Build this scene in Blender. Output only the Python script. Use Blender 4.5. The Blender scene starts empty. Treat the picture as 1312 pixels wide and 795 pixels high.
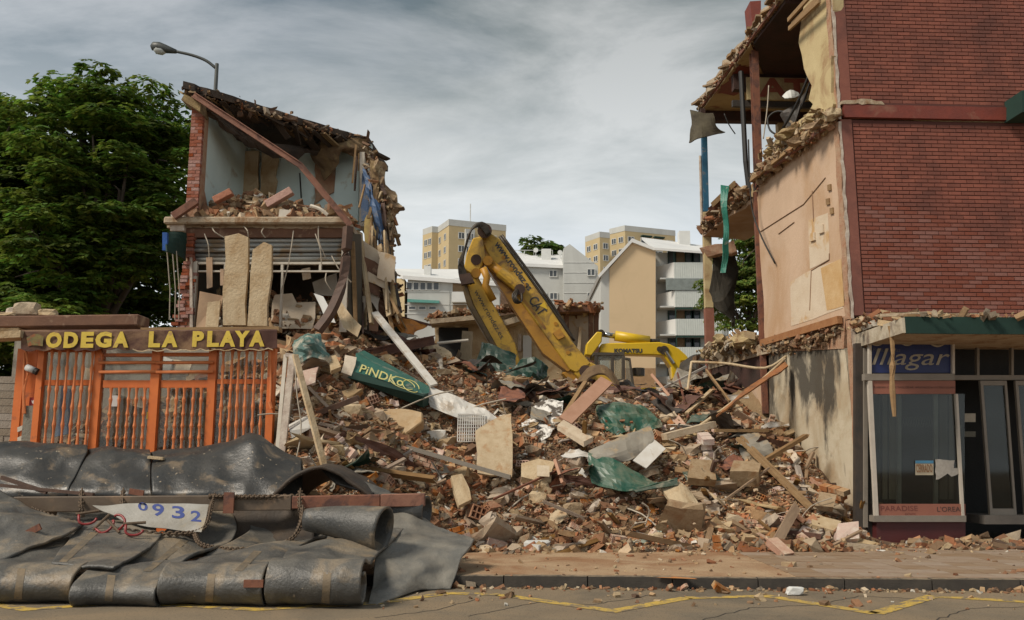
import bpy, bmesh, math, random
import numpy as np
from mathutils import Vector, Matrix, noise

random.seed(7); rng = np.random.default_rng(7)
SC = bpy.context.scene
COL = SC.collection
R = math.radians
V = Vector

# ------------------------------------------------------------------ camera
EYE, TILT, FPX = 1.5, R(9.5), 1150.0
cd = bpy.data.cameras.new('camera'); cam = bpy.data.objects.new('camera', cd); COL.objects.link(cam)
cam.location = (0, 0, EYE); cam.rotation_euler = (R(90) + TILT, 0, 0)
cd.sensor_width = 36; cd.lens = FPX / 1312 * 36; cd.clip_start = .1; cd.clip_end = 2000
SC.camera = cam

# ------------------------------------------------------------------ sky, sun, exposure
SUN_EL, SUN_AZ = R(47), R(-122)       # veiled sun high over the camera's left shoulder; azimuth from +Y towards +X
w = bpy.data.worlds.new("World"); SC.world = w; w.use_nodes = True
nt = w.node_tree; N = nt.nodes; L = nt.links; N.clear()
def nd(t, **k):
    n = N.new(t)
    for a, v in k.items(): setattr(n, a, v)
    return n
out = nd('ShaderNodeOutputWorld'); bg = nd('ShaderNodeBackground'); bg.inputs[1].default_value = .1
sky = nd('ShaderNodeTexSky', sky_type='NISHITA', sun_disc=False, sun_elevation=SUN_EL, sun_rotation=SUN_AZ)
tc = nd('ShaderNodeTexCoord'); sx = nd('ShaderNodeSeparateXYZ'); L.new(tc.outputs['Generated'], sx.inputs[0])
# project the view direction on a cloud deck: p = d.xy / (z + .12)
za = nd('ShaderNodeMath', operation='MAXIMUM'); L.new(sx.outputs[2], za.inputs[0]); za.inputs[1].default_value = 0
zb = nd('ShaderNodeMath', operation='ADD'); L.new(za.outputs[0], zb.inputs[0]); zb.inputs[1].default_value = .16
dv = nd('ShaderNodeVectorMath', operation='DIVIDE'); L.new(tc.outputs['Generated'], dv.inputs[0])
cb = nd('ShaderNodeCombineXYZ'); [L.new(zb.outputs[0], cb.inputs[i]) for i in range(3)]; L.new(cb.outputs[0], dv.inputs[1])
mp = nd('ShaderNodeMapping'); mp.inputs['Scale'].default_value = (.62, 1.0, 0); mp.inputs['Location'].default_value = (3.1, 1.7, 0); mp.inputs['Rotation'].default_value = (0, 0, .35)
L.new(dv.outputs[0], mp.inputs[0])
n1 = nd('ShaderNodeTexNoise'); n1.inputs['Scale'].default_value = 2.1; n1.inputs['Detail'].default_value = 9; n1.inputs['Roughness'].default_value = .6; n1.inputs['Distortion'].default_value = .45
n2 = nd('ShaderNodeTexNoise'); n2.inputs['Scale'].default_value = 1.3; n2.inputs['Detail'].default_value = 5; n2.inputs['Distortion'].default_value = .3
L.new(mp.outputs[0], n1.inputs[0]); L.new(mp.outputs[0], n2.inputs[0])
cr = nd('ShaderNodeValToRGB'); e = cr.color_ramp.elements
e[0].position = .40; e[0].color = (1.05, 1.38, 1.46, 1); e[1].position = .61; e[1].color = (3.9, 4.05, 4.05, 1)
L.new(n1.outputs[0], cr.inputs[0])
hz = nd('ShaderNodeMapRange'); hz.inputs[1].default_value = .08; hz.inputs[2].default_value = .53; hz.inputs[3].default_value = 1; hz.inputs[4].default_value = 0; hz.interpolation_type = 'SMOOTHSTEP'
L.new(sx.outputs[2], hz.inputs[0])
mh = nd('ShaderNodeMix', data_type='RGBA'); hk = nd('ShaderNodeMath', operation='MULTIPLY'); L.new(hz.outputs[0], hk.inputs[0]); hk.inputs[1].default_value = .86; L.new(hk.outputs[0], mh.inputs[0]); L.new(cr.outputs[0], mh.inputs[6]); mh.inputs[7].default_value = (9.0, 9.35, 9.4, 1)
cm = nd('ShaderNodeMapRange'); cm.inputs[1].default_value = .4; cm.inputs[2].default_value = .6; cm.inputs[3].default_value = .80; cm.inputs[4].default_value = .98
L.new(n2.outputs[0], cm.inputs[0])
mx = nd('ShaderNodeMix', data_type='RGBA'); L.new(cm.outputs[0], mx.inputs[0]); L.new(sky.outputs[0], mx.inputs[6]); L.new(mh.outputs[2], mx.inputs[7])
L.new(mx.outputs[2], bg.inputs[0]); L.new(bg.outputs[0], out.inputs[0])

sd = bpy.data.lights.new('sun', 'SUN'); sd.energy = 3.0; sd.angle = R(16); sd.color = (1, .91, .78)
sun = bpy.data.objects.new('sun', sd); COL.objects.link(sun)
sdir = V((math.sin(SUN_AZ) * math.cos(SUN_EL), math.cos(SUN_AZ) * math.cos(SUN_EL), math.sin(SUN_EL)))
sun.rotation_euler = sdir.to_track_quat('Z', 'Y').to_euler()
SC.view_settings.view_transform = 'Standard'; SC.view_settings.look = 'None'
SC.view_settings.exposure = 0.30; SC.view_settings.gamma = 1.0
SC.cycles.max_bounces = 6; SC.cycles.transparent_max_bounces = 12

# ------------------------------------------------------------------ where a line of sight meets a depth, a level or a plane
CT, ST = math.cos(TILT), math.sin(TILT)
def ray(px, py):
    a = (px - 656) / FPX; b = (397.5 - py) / FPX
    return V((a, CT - b * ST, ST + b * CT))
E0 = V((0, 0, EYE))
def P(px, py, Y):
    d = ray(px, py); return E0 + d * (Y / d.y)
def G(px, py, z=0.0):
    d = ray(px, py); return E0 + d * ((z - EYE) / d.z)
def PL(px, py, p0, n):
    d = ray(px, py); return E0 + d * ((p0 - E0).dot(n) / d.dot(n))

# ------------------------------------------------------------------ materials
def mat(name, c1, c2=None, sc=3., rough=.85, bump=.25, bs=25., metal=0., c3=None, s3=1.5, t3=.6, w3=.12, attr=False, rnd=0., stretch=None, coat=0., trans=0., dis=0., speck=None, dust=None, dustamt=.6):
    """two mixed tones + optional stain colour c3 + optional dust on upward faces; attr = multiply by the colour layer Col"""
    m = bpy.data.materials.new(name); m.use_nodes = True
    t = m.node_tree; n = t.nodes; l = t.links
    b = n['Principled BSDF']; b.inputs['Roughness'].default_value = rough; b.inputs['Metallic'].default_value = metal
    if coat: b.inputs['Coat Weight'].default_value = coat
    tc = n.new('ShaderNodeTexCoord'); src = tc.outputs['Object']
    if stretch:
        mp = n.new('ShaderNodeMapping'); mp.inputs['Scale'].default_value = stretch; l.new(src, mp.inputs[0]); src = mp.outputs[0]
    def nz(scale, det=6, dist=0.):
        x = n.new('ShaderNodeTexNoise'); x.inputs['Scale'].default_value = scale; x.inputs['Detail'].default_value = det; x.inputs['Roughness'].default_value = .62; x.inputs['Distortion'].default_value = dist
        l.new(src, x.inputs[0]); return x
    def mixc(fac, a, c):
        x = n.new('ShaderNodeMix'); x.data_type = 'RGBA'; l.new(fac, x.inputs[0])
        for i, q in ((6, a), (7, c)):
            if isinstance(q, tuple): x.inputs[i].default_value = (*q, 1)
            else: l.new(q, x.inputs[i])
        return x.outputs[2]
    def rng_(o, a, c):
        x = n.new('ShaderNodeMapRange'); x.inputs[1].default_value = a; x.inputs[2].default_value = c; l.new(o, x.inputs[0]); return x.outputs[0]
    c2 = c2 or tuple(v * .72 for v in c1)
    a = nz(sc, 8, dis); col = mixc(rng_(a.outputs[0], .33, .67), c1, c2)
    if c3:
        s = nz(s3, 7, .6); col = mixc(rng_(s.outputs[0], t3 - w3 / 2, t3 + w3 / 2), col, c3)
    if dust:
        g = n.new('ShaderNodeNewGeometry'); sp = n.new('ShaderNodeSeparateXYZ'); l.new(g.outputs['Normal'], sp.inputs[0])
        up = rng_(sp.outputs[2], .25, .95); dn = nz(sc * 1.7, 8); q = n.new('ShaderNodeMath'); q.operation = 'MULTIPLY'; l.new(up, q.inputs[0]); l.new(rng_(dn.outputs[0], .35, .6), q.inputs[1])
        q2 = n.new('ShaderNodeMath'); q2.operation = 'MULTIPLY'; l.new(q.outputs[0], q2.inputs[0]); q2.inputs[1].default_value = dustamt
        col = mixc(q2.outputs[0], col, dust)
    if speck:
        s = nz(speck[1], 3); col = mixc(rng_(s.outputs[0], speck[2], speck[2] + .05), col, speck[0])
    if attr:
        at = n.new('ShaderNodeAttribute'); at.attribute_name = 'Col'
        x = n.new('ShaderNodeMix'); x.data_type = 'RGBA'; x.blend_type = 'MULTIPLY'; x.inputs[0].default_value = 1; l.new(col, x.inputs[6]); l.new(at.outputs[0], x.inputs[7]); col = x.outputs[2]
    if rnd:
        oi = n.new('ShaderNodeObjectInfo'); h = n.new('ShaderNodeHueSaturation'); l.new(col, h.inputs['Color'])
        r2 = n.new('ShaderNodeMapRange'); r2.inputs[3].default_value = 1 - rnd; r2.inputs[4].default_value = 1 + rnd; l.new(oi.outputs['Random'], r2.inputs[0]); l.new(r2.outputs[0], h.inputs['Value'])
        r3 = n.new('ShaderNodeMapRange'); r3.inputs[3].default_value = 1 + rnd; r3.inputs[4].default_value = 1 - 1.8 * rnd; l.new(oi.outputs['Random'], r3.inputs[0]); l.new(r3.outputs[0], h.inputs['Saturation'])
        col = h.outputs[0]
    l.new(col, b.inputs['Base Color'])
    if bump:
        x = nz(bs, 6); bp = n.new('ShaderNodeBump'); bp.inputs['Strength'].default_value = bump; bp.inputs['Distance'].default_value = .03
        l.new(x.outputs[0], bp.inputs['Height']); l.new(bp.outputs[0], b.inputs['Normal'])
    if trans:
        tr = n.new('ShaderNodeBsdfTranslucent'); l.new(col, tr.inputs[0]); ms = n.new('ShaderNodeMixShader'); ms.inputs[0].default_value = trans
        l.new(b.outputs[0], ms.inputs[1]); l.new(tr.outputs[0], ms.inputs[2]); l.new(ms.outputs[0], n['Material Output'].inputs[0])
    return m

def glass(name, tint=(.8, .85, .85), dusty=.12, dustc=(.5, .46, .4), sc=3.):
    m = bpy.data.materials.new(name); m.use_nodes = True; t = m.node_tree; n = t.nodes; l = t.links; n.clear()
    o = n.new('ShaderNodeOutputMaterial'); tr = n.new('ShaderNodeBsdfTransparent'); tr.inputs[0].default_value = (*tint, 1)
    gl = n.new('ShaderNodeBsdfGlossy'); gl.inputs['Roughness'].default_value = .04; fr = n.new('ShaderNodeFresnel'); fr.inputs[0].default_value = 1.45
    m1 = n.new('ShaderNodeMixShader'); l.new(fr.outputs[0], m1.inputs[0]); l.new(tr.outputs[0], m1.inputs[1]); l.new(gl.outputs[0], m1.inputs[2])
    df = n.new('ShaderNodeBsdfDiffuse'); df.inputs[0].default_value = (*dustc, 1)
    tc = n.new('ShaderNodeTexCoord'); nz = n.new('ShaderNodeTexNoise'); nz.inputs['Scale'].default_value = sc; nz.inputs['Detail'].default_value = 8; l.new(tc.outputs['Object'], nz.inputs[0])
    mr = n.new('ShaderNodeMapRange'); mr.inputs[1].default_value = .35; mr.inputs[2].default_value = .7; mr.inputs[3].default_value = dusty * .3; mr.inputs[4].default_value = dusty * 1.7; l.new(nz.outputs[0], mr.inputs[0])
    m2 = n.new('ShaderNodeMixShader'); l.new(mr.outputs[0], m2.inputs[0]); l.new(m1.outputs[0], m2.inputs[1]); l.new(df.outputs[0], m2.inputs[2]); l.new(m2.outputs[0], o.inputs[0])
    return m

# ------------------------------------------------------------------ mesh building
class B:
    def __init__(s): s.v = []; s.f = []; s.c = None
    def add(s, vs, fs):
        o = len(s.v); s.v += [V(p) for p in vs]; s.f += [tuple(i + o for i in f) for f in fs]; return s
    def hex8(s, p):
        return s.add(p, [(0, 3, 2, 1), (4, 5, 6, 7), (0, 1, 5, 4), (1, 2, 6, 5), (2, 3, 7, 6), (3, 0, 4, 7)])
    def vec(s, o, a, b, c):          # box from a corner and three edges
        o, a, b, c = V(o), V(a), V(b), V(c)
        return s.hex8([o, o + a, o + a + b, o + b, o + c, o + a + c, o + a + b + c, o + b + c])
    def box(s, x0, x1, y0, y1, z0, z1):
        return s.vec((x0, y0, z0), (x1 - x0, 0, 0), (0, y1 - y0, 0), (0, 0, z1 - z0))
    def cbox(s, c, size, m=None):
        m = m or Matrix.Identity(3); c = V(c); h = V(size) * .5
        return s.hex8([c + m @ V((x * h.x, y * h.y, z * h.z)) for x, y, z in ((-1, -1, -1), (1, -1, -1), (1, 1, -1), (-1, 1, -1), (-1, -1, 1), (1, -1, 1), (1, 1, 1), (-1, 1, 1))])
    def bar(s, p, q, wd, ht, up=(0, 0, 1), roll=0):
        p, q = V(p), V(q); d = (q - p); ln = d.length; d.normalize(); u = V(up)
        r = d.cross(u)
        if r.length < 1e-4: r = V((1, 0, 0))
        r.normalize(); u = r.cross(d)
        if roll: m = Matrix.Rotation(roll, 3, d); r = m @ r; u = m @ u
        o = p - r * wd / 2 - u * ht / 2
        return s.vec(o, d * ln, r * wd, u * ht)
    def ibeam(s, p, q, wd, ht, t=.02, up=(0, 0, 1), roll=0):
        p, q = V(p), V(q); d = (q - p).normalized(); r = d.cross(V(up)).normalized(); u = r.cross(d)
        if roll: m = Matrix.Rotation(roll, 3, d); r = m @ r; u = m @ u
        k = u * (ht / 2 - t / 2)
        s.bar(p + k, q + k, wd, t, u); s.bar(p - k, q - k, wd, t, u); s.bar(p, q, t, ht - 2 * t - .001, u); return s
    def tube(s, pts, r, n=8, cap=True):
        pts = [V(p) for p in pts]; k = len(pts); rs = r if hasattr(r, '__len__') else [r] * k; vs = []; fs = []
        ref = V((0, 0, 1))
        for i, p in enumerate(pts):
            d = (pts[min(i + 1, k - 1)] - pts[max(i - 1, 0)]).normalized()
            a = d.cross(ref)
            if a.length < .1: a = d.cross(V((0, 1, 0)))
            a.normalize(); b = d.cross(a); 
            for j in range(n):
                t = 2 * math.pi * j / n; vs.append(p + (a * math.cos(t) + b * math.sin(t)) * rs[i])
        for i in range(k - 1):
            for j in range(n):
                fs.append((i * n + j, i * n + (j + 1) % n, (i + 1) * n + (j + 1) % n, (i + 1) * n + j))
        if cap: fs.append(tuple(range(n - 1, -1, -1))); fs.append(tuple((k - 1) * n + j for j in range(n)))
        return s.add(vs, fs)
    def prism(s, poly, d):           # planar polygon pushed along d
        poly = [V(p) for p in poly]; d = V(d); n = len(poly)
        fs = [tuple(range(n - 1, -1, -1)), tuple(range(n, 2 * n))] + [(i, (i + 1) % n, n + (i + 1) % n, n + i) for i in range(n)]
        return s.add(poly + [p + d for p in poly], fs)
    def grid(s, rows):
        nr = len(rows); nc = len(rows[0])
        return s.add([p for r in rows for p in r], [(i * nc + j, i * nc + j + 1, (i + 1) * nc + j + 1, (i + 1) * nc + j) for i in range(nr - 1) for j in range(nc - 1)])

def lerp(a, b, t): return a + (b - a) * t
def jag(pts, step=.25, amp=.06, seed=0, closed=True, skip=()):
    """a ragged outline along a polygon; edges in skip stay straight"""
    r = random.Random(seed); o = []; n = len(pts); nrm = None
    for i in range(n if closed else n - 1):
        a = V(pts[i]); b = V(pts[(i + 1) % n]); k = max(1, int((b - a).length / step)); o.append(a)
        if i in skip: continue
        p = V(pts[i - 1]); pl = (b - a).cross(V(pts[(i + 2) % n]) - a)
        if pl.length < 1e-6: pl = V((0, 1, 0))
        sd = (b - a).cross(pl).normalized()
        for j in range(1, k):
            o.append(lerp(a, b, (j + r.uniform(-.3, .3)) / k) + sd * r.uniform(-amp, amp))
    if not closed: o.append(V(pts[-1]))
    return o

def cat(p0, p1, p2, p3, t):
    return .5 * ((2 * p1) + (p2 - p0) * t + (2 * p0 - 5 * p1 + 4 * p2 - p3) * t * t + (3 * p1 - p0 - 3 * p2 + p3) * t ** 3)
def spline(pts, n):
    pts = [V(p) for p in pts]; k = len(pts) - 1; o = []
    for i in range(n + 1):
        f = i / n * k; j = min(int(f), k - 1); t = f - j
        o.append(cat(pts[max(j - 1, 0)], pts[j], pts[j + 1], pts[min(j + 2, k)], t))
    return o
def loft(rows, nu, nv, amp=0., fs=2., seed=0, amp2=0., ridge=0.):
    """rows of control points -> smooth sheet, folded by noise along its normal"""
    a = [spline(r, nu) for r in rows]
    c = [spline([r[j] for r in a], nv) for j in range(nu + 1)]
    g = [[c[j][i] for j in range(nu + 1)] for i in range(nv + 1)]
    if amp or amp2 or ridge:
        o = [[p.copy() for p in r] for r in g]
        for i in range(nv + 1):
            for j in range(nu + 1):
                n = (g[min(i + 1, nv)][j] - g[max(i - 1, 0)][j]).cross(g[i][min(j + 1, nu)] - g[i][max(j - 1, 0)])
                if n.length < 1e-9: continue
                n.normalize(); q = g[i][j] * fs + V((seed * 7.1, seed * 3.3, 0))
                o[i][j] += n * (noise.noise(q) * amp + noise.noise(q * 3.1) * amp2 + ridge * (.3 - abs(noise.noise(q * 1.4 + V((5, 2, 1)))) - .5 * abs(noise.noise(q * 2.9 + V((1, 7, 3))))))
        g = o
    return g

PARTN = [0]
def mesh_of(b, name, m, origin, smooth=False):
    me = bpy.data.meshes.new(name)
    me.from_pydata([tuple(p - origin) for p in b.v], [], b.f)
    bm = bmesh.new(); bm.from_mesh(me); bmesh.ops.recalc_face_normals(bm, faces=bm.faces); bm.to_mesh(me); bm.free()
    if smooth: me.polygons.foreach_set('use_smooth', [True] * len(me.polygons))
    me.materials.append(m); return me
def finish(o, bev=0., thick=0., smooth=False, sub=0):
    if thick: q = o.modifiers.new('thickness', 'SOLIDIFY'); q.thickness = thick; q.offset = 0
    if sub: q = o.modifiers.new('sub', 'SUBSURF'); q.levels = q.render_levels = sub
    if bev:
        q = o.modifiers.new('bevel', 'BEVEL'); q.width = bev; q.segments = 1; q.limit_method = 'ANGLE'; q.angle_limit = R(50)
    return o
def tag(o, label=None, cat=None, group=None, kind=None):
    if label: o['label'] = label
    if cat: o['category'] = cat
    if group: o['group'] = group
    if kind: o['kind'] = kind
    return o
def T(name, label, cat, loc, group=None):
    o = bpy.data.objects.new(name, None); COL.objects.link(o); o.location = loc; o.empty_display_size = .2
    o['W'] = list(loc); return tag(o, label, cat, group)
def wl(o): return V(o['W'])
def part(b, name, m, parent, label=None, smooth=False, bev=0., thick=0., kind=None):
    org = wl(parent); o = bpy.data.objects.new(name, mesh_of(b, name, m, org, smooth)); COL.objects.link(o)
    o.parent = parent; o['W'] = list(org)
    return tag(finish(o, bev, thick), label, None, None, kind)
def solo(b, name, m, label=None, cat=None, group=None, kind=None, smooth=False, bev=0., thick=0., origin=None):
    if origin is None:
        n = len(b.v); origin = V((sum(p.x for p in b.v) / n, sum(p.y for p in b.v) / n, min(p.z for p in b.v)))
    o = bpy.data.objects.new(name, mesh_of(b, name, m, origin, smooth)); COL.objects.link(o); o.location = origin; o['W'] = list(origin)
    return tag(finish(o, bev, thick), label, cat, group, kind)

def text_geo(s, size=1., bold=0., shear=0., space=1., ext=.0):
    c = bpy.data.curves.new('t', 'FONT'); c.body = s; c.size = size; c.offset = bold; c.shear = shear; c.space_character = space; c.extrude = ext; c.resolution_u = 3
    o = bpy.data.objects.new('t', c); COL.objects.link(o); bpy.context.view_layer.update()
    dg = bpy.context.evaluated_depsgraph_get(); me = bpy.data.meshes.new_from_object(o.evaluated_get(dg))
    vs = [v.co.copy() for v in me.vertices]; fs = [tuple(p.vertices) for p in me.polygons]
    bpy.data.objects.remove(o); bpy.data.meshes.remove(me); bpy.data.curves.remove(c); return vs, fs
def put_text(b, s, o, xd, yd, width=None, height=None, **k):
    """text laid on the plane o + xd, yd; fitted to width / height"""
    vs, fs = text_geo(s, **k)
    if not vs: return b
    x0 = min(v.x for v in vs); x1 = max(v.x for v in vs); y0 = min(v.y for v in vs); y1 = max(v.y for v in vs)
    sx_ = width / (x1 - x0) if width else None; sy_ = height / (y1 - y0) if height else sx_
    sx_ = sx_ or sy_; xd = V(xd).normalized(); yd = V(yd).normalized(); nn = xd.cross(yd)
    return b.add([V(o) + xd * (v.x - x0) * sx_ + yd * (v.y - y0) * sy_ + nn * v.z for v in vs], fs)

# shards: n broken boxes in one numpy batch
CUBE = np.array([(-1, -1, -1), (1, -1, -1), (1, 1, -1), (-1, 1, -1), (-1, -1, 1), (1, -1, 1), (1, 1, 1), (-1, 1, 1)], float) * .5
CF = np.array([(0, 3, 2, 1), (4, 5, 6, 7), (0, 1, 5, 4), (1, 2, 6, 5), (2, 3, 7, 6), (3, 0, 4, 7)])
def rots(n, flat=0.):
    a = rng.uniform(0, 2 * np.pi, n); t = rng.normal(0, 1, (n, 2)) * (1.2 - flat)
    cz, sz = np.cos(a), np.sin(a); cx, sx_ = np.cos(t[:, 0]), np.sin(t[:, 0]); cy, sy = np.cos(t[:, 1]), np.sin(t[:, 1])
    Z = np.zeros(n); O = np.ones(n)
    Rz = np.array([[cz, -sz, Z], [sz, cz, Z], [Z, Z, O]]).transpose(2, 0, 1); Rx = np.array([[O, Z, Z], [Z, cx, -sx_], [Z, sx_, cx]]).transpose(2, 0, 1); Ry = np.array([[cy, Z, sy], [Z, O, Z], [-sy, Z, cy]]).transpose(2, 0, 1)
    return Rz @ Rx @ Ry
def shards(name, pos, size, cols, m, label=None, cat=None, kind='stuff', jit=.17, flat=.3, parent=None):
    n = len(pos); v = CUBE[None] + rng.uniform(-jit, jit, (n, 8, 3)); v = v * size[:, None, :]
    v = np.einsum('nij,nkj->nki', rots(n, flat), v) + pos[:, None, :]
    org = wl(parent) if parent else V((float(pos[:, 0].mean()), float(pos[:, 1].mean()), float(pos[:, 2].min())))
    v = (v - np.array(org)).reshape(-1, 3); f = (CF[None] + 8 * np.arange(n)[:, None, None]).reshape(-1, 4)
    me = bpy.data.meshes.new(name); me.from_pydata(v.tolist(), [], f.tolist()); me.materials.append(m)
    at = me.attributes.new('Col', 'FLOAT_COLOR', 'FACE'); c = np.ones((n, 6, 4)); c[:, :, :3] = cols[:, None, :] * rng.uniform(.88, 1.1, (n, 6, 1)); at.data.foreach_set('color', c.reshape(-1))
    o = bpy.data.objects.new(name, me); COL.objects.link(o)
    if parent: o.parent = parent
    else: o.location = org
    o['W'] = list(org); return tag(o, label, cat, None, kind)
PAL = np.array([(.40, .165, .075), (.46, .235, .12), (.36, .185, .10), (.50, .33, .18), (.56, .42, .25), (.68, .55, .39), (.76, .71, .61), (.36, .29, .21), (.27, .165, .09), (.17, .10, .06), (.48, .35, .21)])
PW = np.array([.13, .13, .13, .15, .12, .07, .03, .05, .12, .06, .07]); PW /= PW.sum()
def palette(n, pw=None): return PAL[rng.choice(len(PAL), n, p=PW if pw is None else pw / np.sum(pw))] * rng.uniform(.62, 1.08, (n, 1))
def debris_line(name, pts, n, rad, smin, smax, m, parent=None, label=None, pw=None, elong=2.2, droop=0.):
    """broken bits clinging along a line"""
    n = int(n * 1.9); pts = [V(p) for p in pts]; seg = [(pts[i + 1] - pts[i]).length for i in range(len(pts) - 1)]; cum = np.cumsum([0] + seg)
    t = rng.uniform(0, cum[-1], n); i = np.clip(np.searchsorted(cum, t) - 1, 0, len(seg) - 1)
    A = np.array([tuple(p) for p in pts]); f = ((t - cum[i]) / np.array(seg)[i])[:, None]
    f = f[:]; pos = A[i] * (1 - f) + A[i + 1] * f + rng.normal(0, 1, (n, 3)) * np.array(rad)
    pos[:, 2] -= rng.exponential(droop, n) if droop else 0
    n_ = n; s = np.exp(rng.uniform(np.log(smin * .55), np.log(smax * .72), (n, 1))) * np.stack([rng.uniform(.8, elong, n), rng.uniform(.5, 1, n), rng.uniform(.25, .8, n)], 1)
    return shards(name, pos, s, palette(n, pw) * np.array([.78, .76, .74]), m, label, None, 'stuff', parent=parent)
# ================================================================== THE SETTING
m_asph = mat('asphalt', (.125, .10, .068), (.19, .15, .10), sc=1.3, rough=.9, bump=.5, bs=120, c3=(.24, .175, .105), s3=.7, t3=.50, w3=.25, dis=.8, speck=((.055, .045, .035), 45, .60))
m_dust = mat('dusty_pavement', (.31, .20, .11), (.41, .285, .17), sc=1.6, rough=.95, bump=.4, bs=40, c3=(.24, .115, .048), s3=.9, t3=.55, w3=.2, dis=.6, speck=((.16, .09, .05), 38, .60))
m_tile = mat('paving_tile', (.26, .195, .13), (.33, .25, .17), sc=2, rough=.9, bump=.3, bs=60, c3=(.2, .105, .05), s3=.8, t3=.5, w3=.3, rnd=.12)
m_kerb = mat('kerb_granite', (.035, .03, .025), (.065, .054, .042), sc=5, rough=.85, bump=.4, bs=60, dust=(.27, .2, .125), dustamt=.9)
m_yel = mat('road_paint', (.56, .37, .05), (.40, .27, .07), sc=5, rough=.8, bump=.2, c3=(.17, .13, .085), s3=6, t3=.53, w3=.1, speck=((.2, .15, .1), 60, .58))
m_soil = mat('site_soil', (.22, .15, .09), (.3, .22, .14), sc=.6, bump=.5, bs=12)
m_rub = mat('rubble', (1, 1, 1), (.78, .76, .74), sc=9, rough=.95, bump=.5, bs=45, attr=True)
m_heap = mat('rubble_fines', (.15, .085, .045), (.24, .15, .085), sc=3, rough=1, bump=.9, bs=22, c3=(.08, .048, .028), s3=2.5, t3=.50, w3=.2)  # fines kept dark: shade of the gaps between pieces is put into this colour

b = B(); b.add([(-500, -80, -.02), (500, -80, -.02), (500, 800, -.02), (-500, 800, -.02)], [(0, 1, 2, 3)])
solo(b, 'ground', m_soil, kind='structure', label='bare earth of the cleared demolition site', origin=V((0, 0, 0)))
def kerbY(x): return 11.12 - .055 * x
b = B(); b.add([(-60, -12, 0), (60, -12, 0), (60, kerbY(60) + 6, 0), (60, kerbY(60), 0), (-60, kerbY(-60), 0)], [(0, 1, 3, 4)])
road = solo(b, 'road', m_asph, kind='structure', label='dusty worn asphalt street in front of the ruins', origin=V((0, 0, 0)))
def strip(pts, wd, z):
    b = B(); pts = [V((p.x, p.y, z)) for p in pts]; l = []; r = []
    for i, p in enumerate(pts):
        a = (p - pts[max(i - 1, 0)]); c = (pts[min(i + 1, len(pts) - 1)] - p)
        a = a.normalized() if a.length else c.normalized(); c = c.normalized() if c.length else a
        n = V((-(a.y + c.y), a.x + c.x, 0)).normalized(); k = wd / 2 / max(.35, n.dot(V((-a.y, a.x, 0)))); l.append(p + n * k); r.append(p - n * k)
    for i in range(len(pts) - 1): b.add([l[i], r[i], r[i + 1], l[i + 1]], [(0, 1, 2, 3)])
    return b
zz = [(-60, 766), (35, 781), (160, 772), (330, 781), (480, 773), (575, 760), (640, 762), (786, 783), (880, 766), (985, 764), (1122, 786), (1195, 764), (1312, 771), (1420, 790)]
for i in range(0, 12, 2):
    part(strip([G(*q, .004) for q in zz[i:i + 3]], .17, .004), 'yellow_marking', m_yel, road, kind='structure')
m_crack = mat('road_crack', (.03, .025, .02), sc=6)
for k, pts in enumerate(([(600, 790), (690, 772), (760, 775), (840, 762)], [(900, 795), (960, 779), (1040, 776), (1100, 764), (1180, 768)], [(1200, 795), (1240, 780), (1312, 778)], [(480, 792), (560, 782), (610, 768)])):
    q_ = jag([G(*p_, .0) for p_ in pts] , .12, .03, k, closed=False); part(strip(q_, .014, .0022), 'road_crack', m_crack, road, kind='structure')
# pavement: a dusty slab, tiles that show on the right, kerb stones
b = B(); zs = .125
b.add([(-60, kerbY(-60) + .14, zs), (60, kerbY(60) + .14, zs), (60, 17.4, zs), (-60, 17.4, zs)], [(0, 1, 2, 3)])
walk = solo(b, 'pavement', m_dust, kind='structure', label='wide pavement covered in orange demolition dust', origin=V((0, 0, 0)))
tm = {}
def shared(name, key, b, m, loc, parent, rot=None):
    """a child that shares one mesh with its alikes"""
    if key not in tm: tm[key] = mesh_of(b(), name, m, V((0, 0, 0)))
    o = bpy.data.objects.new(name, tm[key]); COL.objects.link(o); o.parent = parent; o.location = V(loc) - wl(parent); o['W'] = list(wl(parent))
    if rot is not None: o.rotation_euler = rot
    return o
ka = math.atan(-.055)
for i in range(22):
    x = -9.6 + i * 1.0
    shared('kerb_stone', 'kerb', lambda: B().box(-.494, .494, 0, .145, -.05, .118 + .012), m_kerb, (x, kerbY(x), random.uniform(-.006, .004)), walk, (0, 0, ka + random.uniform(-.004, .004)))
for i in range(15):
    for j in range(9):
        x = 3.6 + i * .4; y = kerbY(x) + .36 + j * .4
        if y < 14.6: shared('paving_tile', 'tile', lambda: B().box(-.196, .196, -.196, .196, -.02, .009), m_tile, (x, y, zs + random.uniform(-.003, .002)), walk, (random.uniform(-.006, .006), random.uniform(-.006, .006), ka))

# ------------------------------------------------------------------ far buildings
m_ochre = mat('ochre_brick', (.47, .37, .21), (.43, .34, .19), sc=.6, rough=.9, bump=.1)
m_ochre2 = mat('ochre_side', (.36, .28, .16), (.33, .26, .14), sc=.5, rough=.9, bump=.1)
m_pale = mat('pale_render', (.47, .475, .45), (.43, .435, .41), sc=.25, rough=.9, bump=.1, c3=(.38, .38, .36), s3=.35, t3=.6, w3=.3, stretch=(1, 1, .3))
m_white = mat('white_panel', (.6, .6, .57), (.54, .54, .52), sc=.8, rough=.7, bump=.05)
m_tan = mat('tan_render', (.56, .42, .26), (.53, .40, .245), sc=.25, rough=.9, bump=.08, c3=(.51, .385, .235), s3=.3, t3=.58)
m_pane = mat('window_pane', (.03, .035, .04), (.07, .08, .085), sc=.4, rough=.08, bump=0)
m_frame = mat('pale_frame', (.6, .6, .57), sc=2, rough=.6, bump=0)
m_balc = mat('balcony_sheet', (.52, .55, .52), (.46, .49, .46), sc=2, rough=.6, bump=.05)
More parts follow.
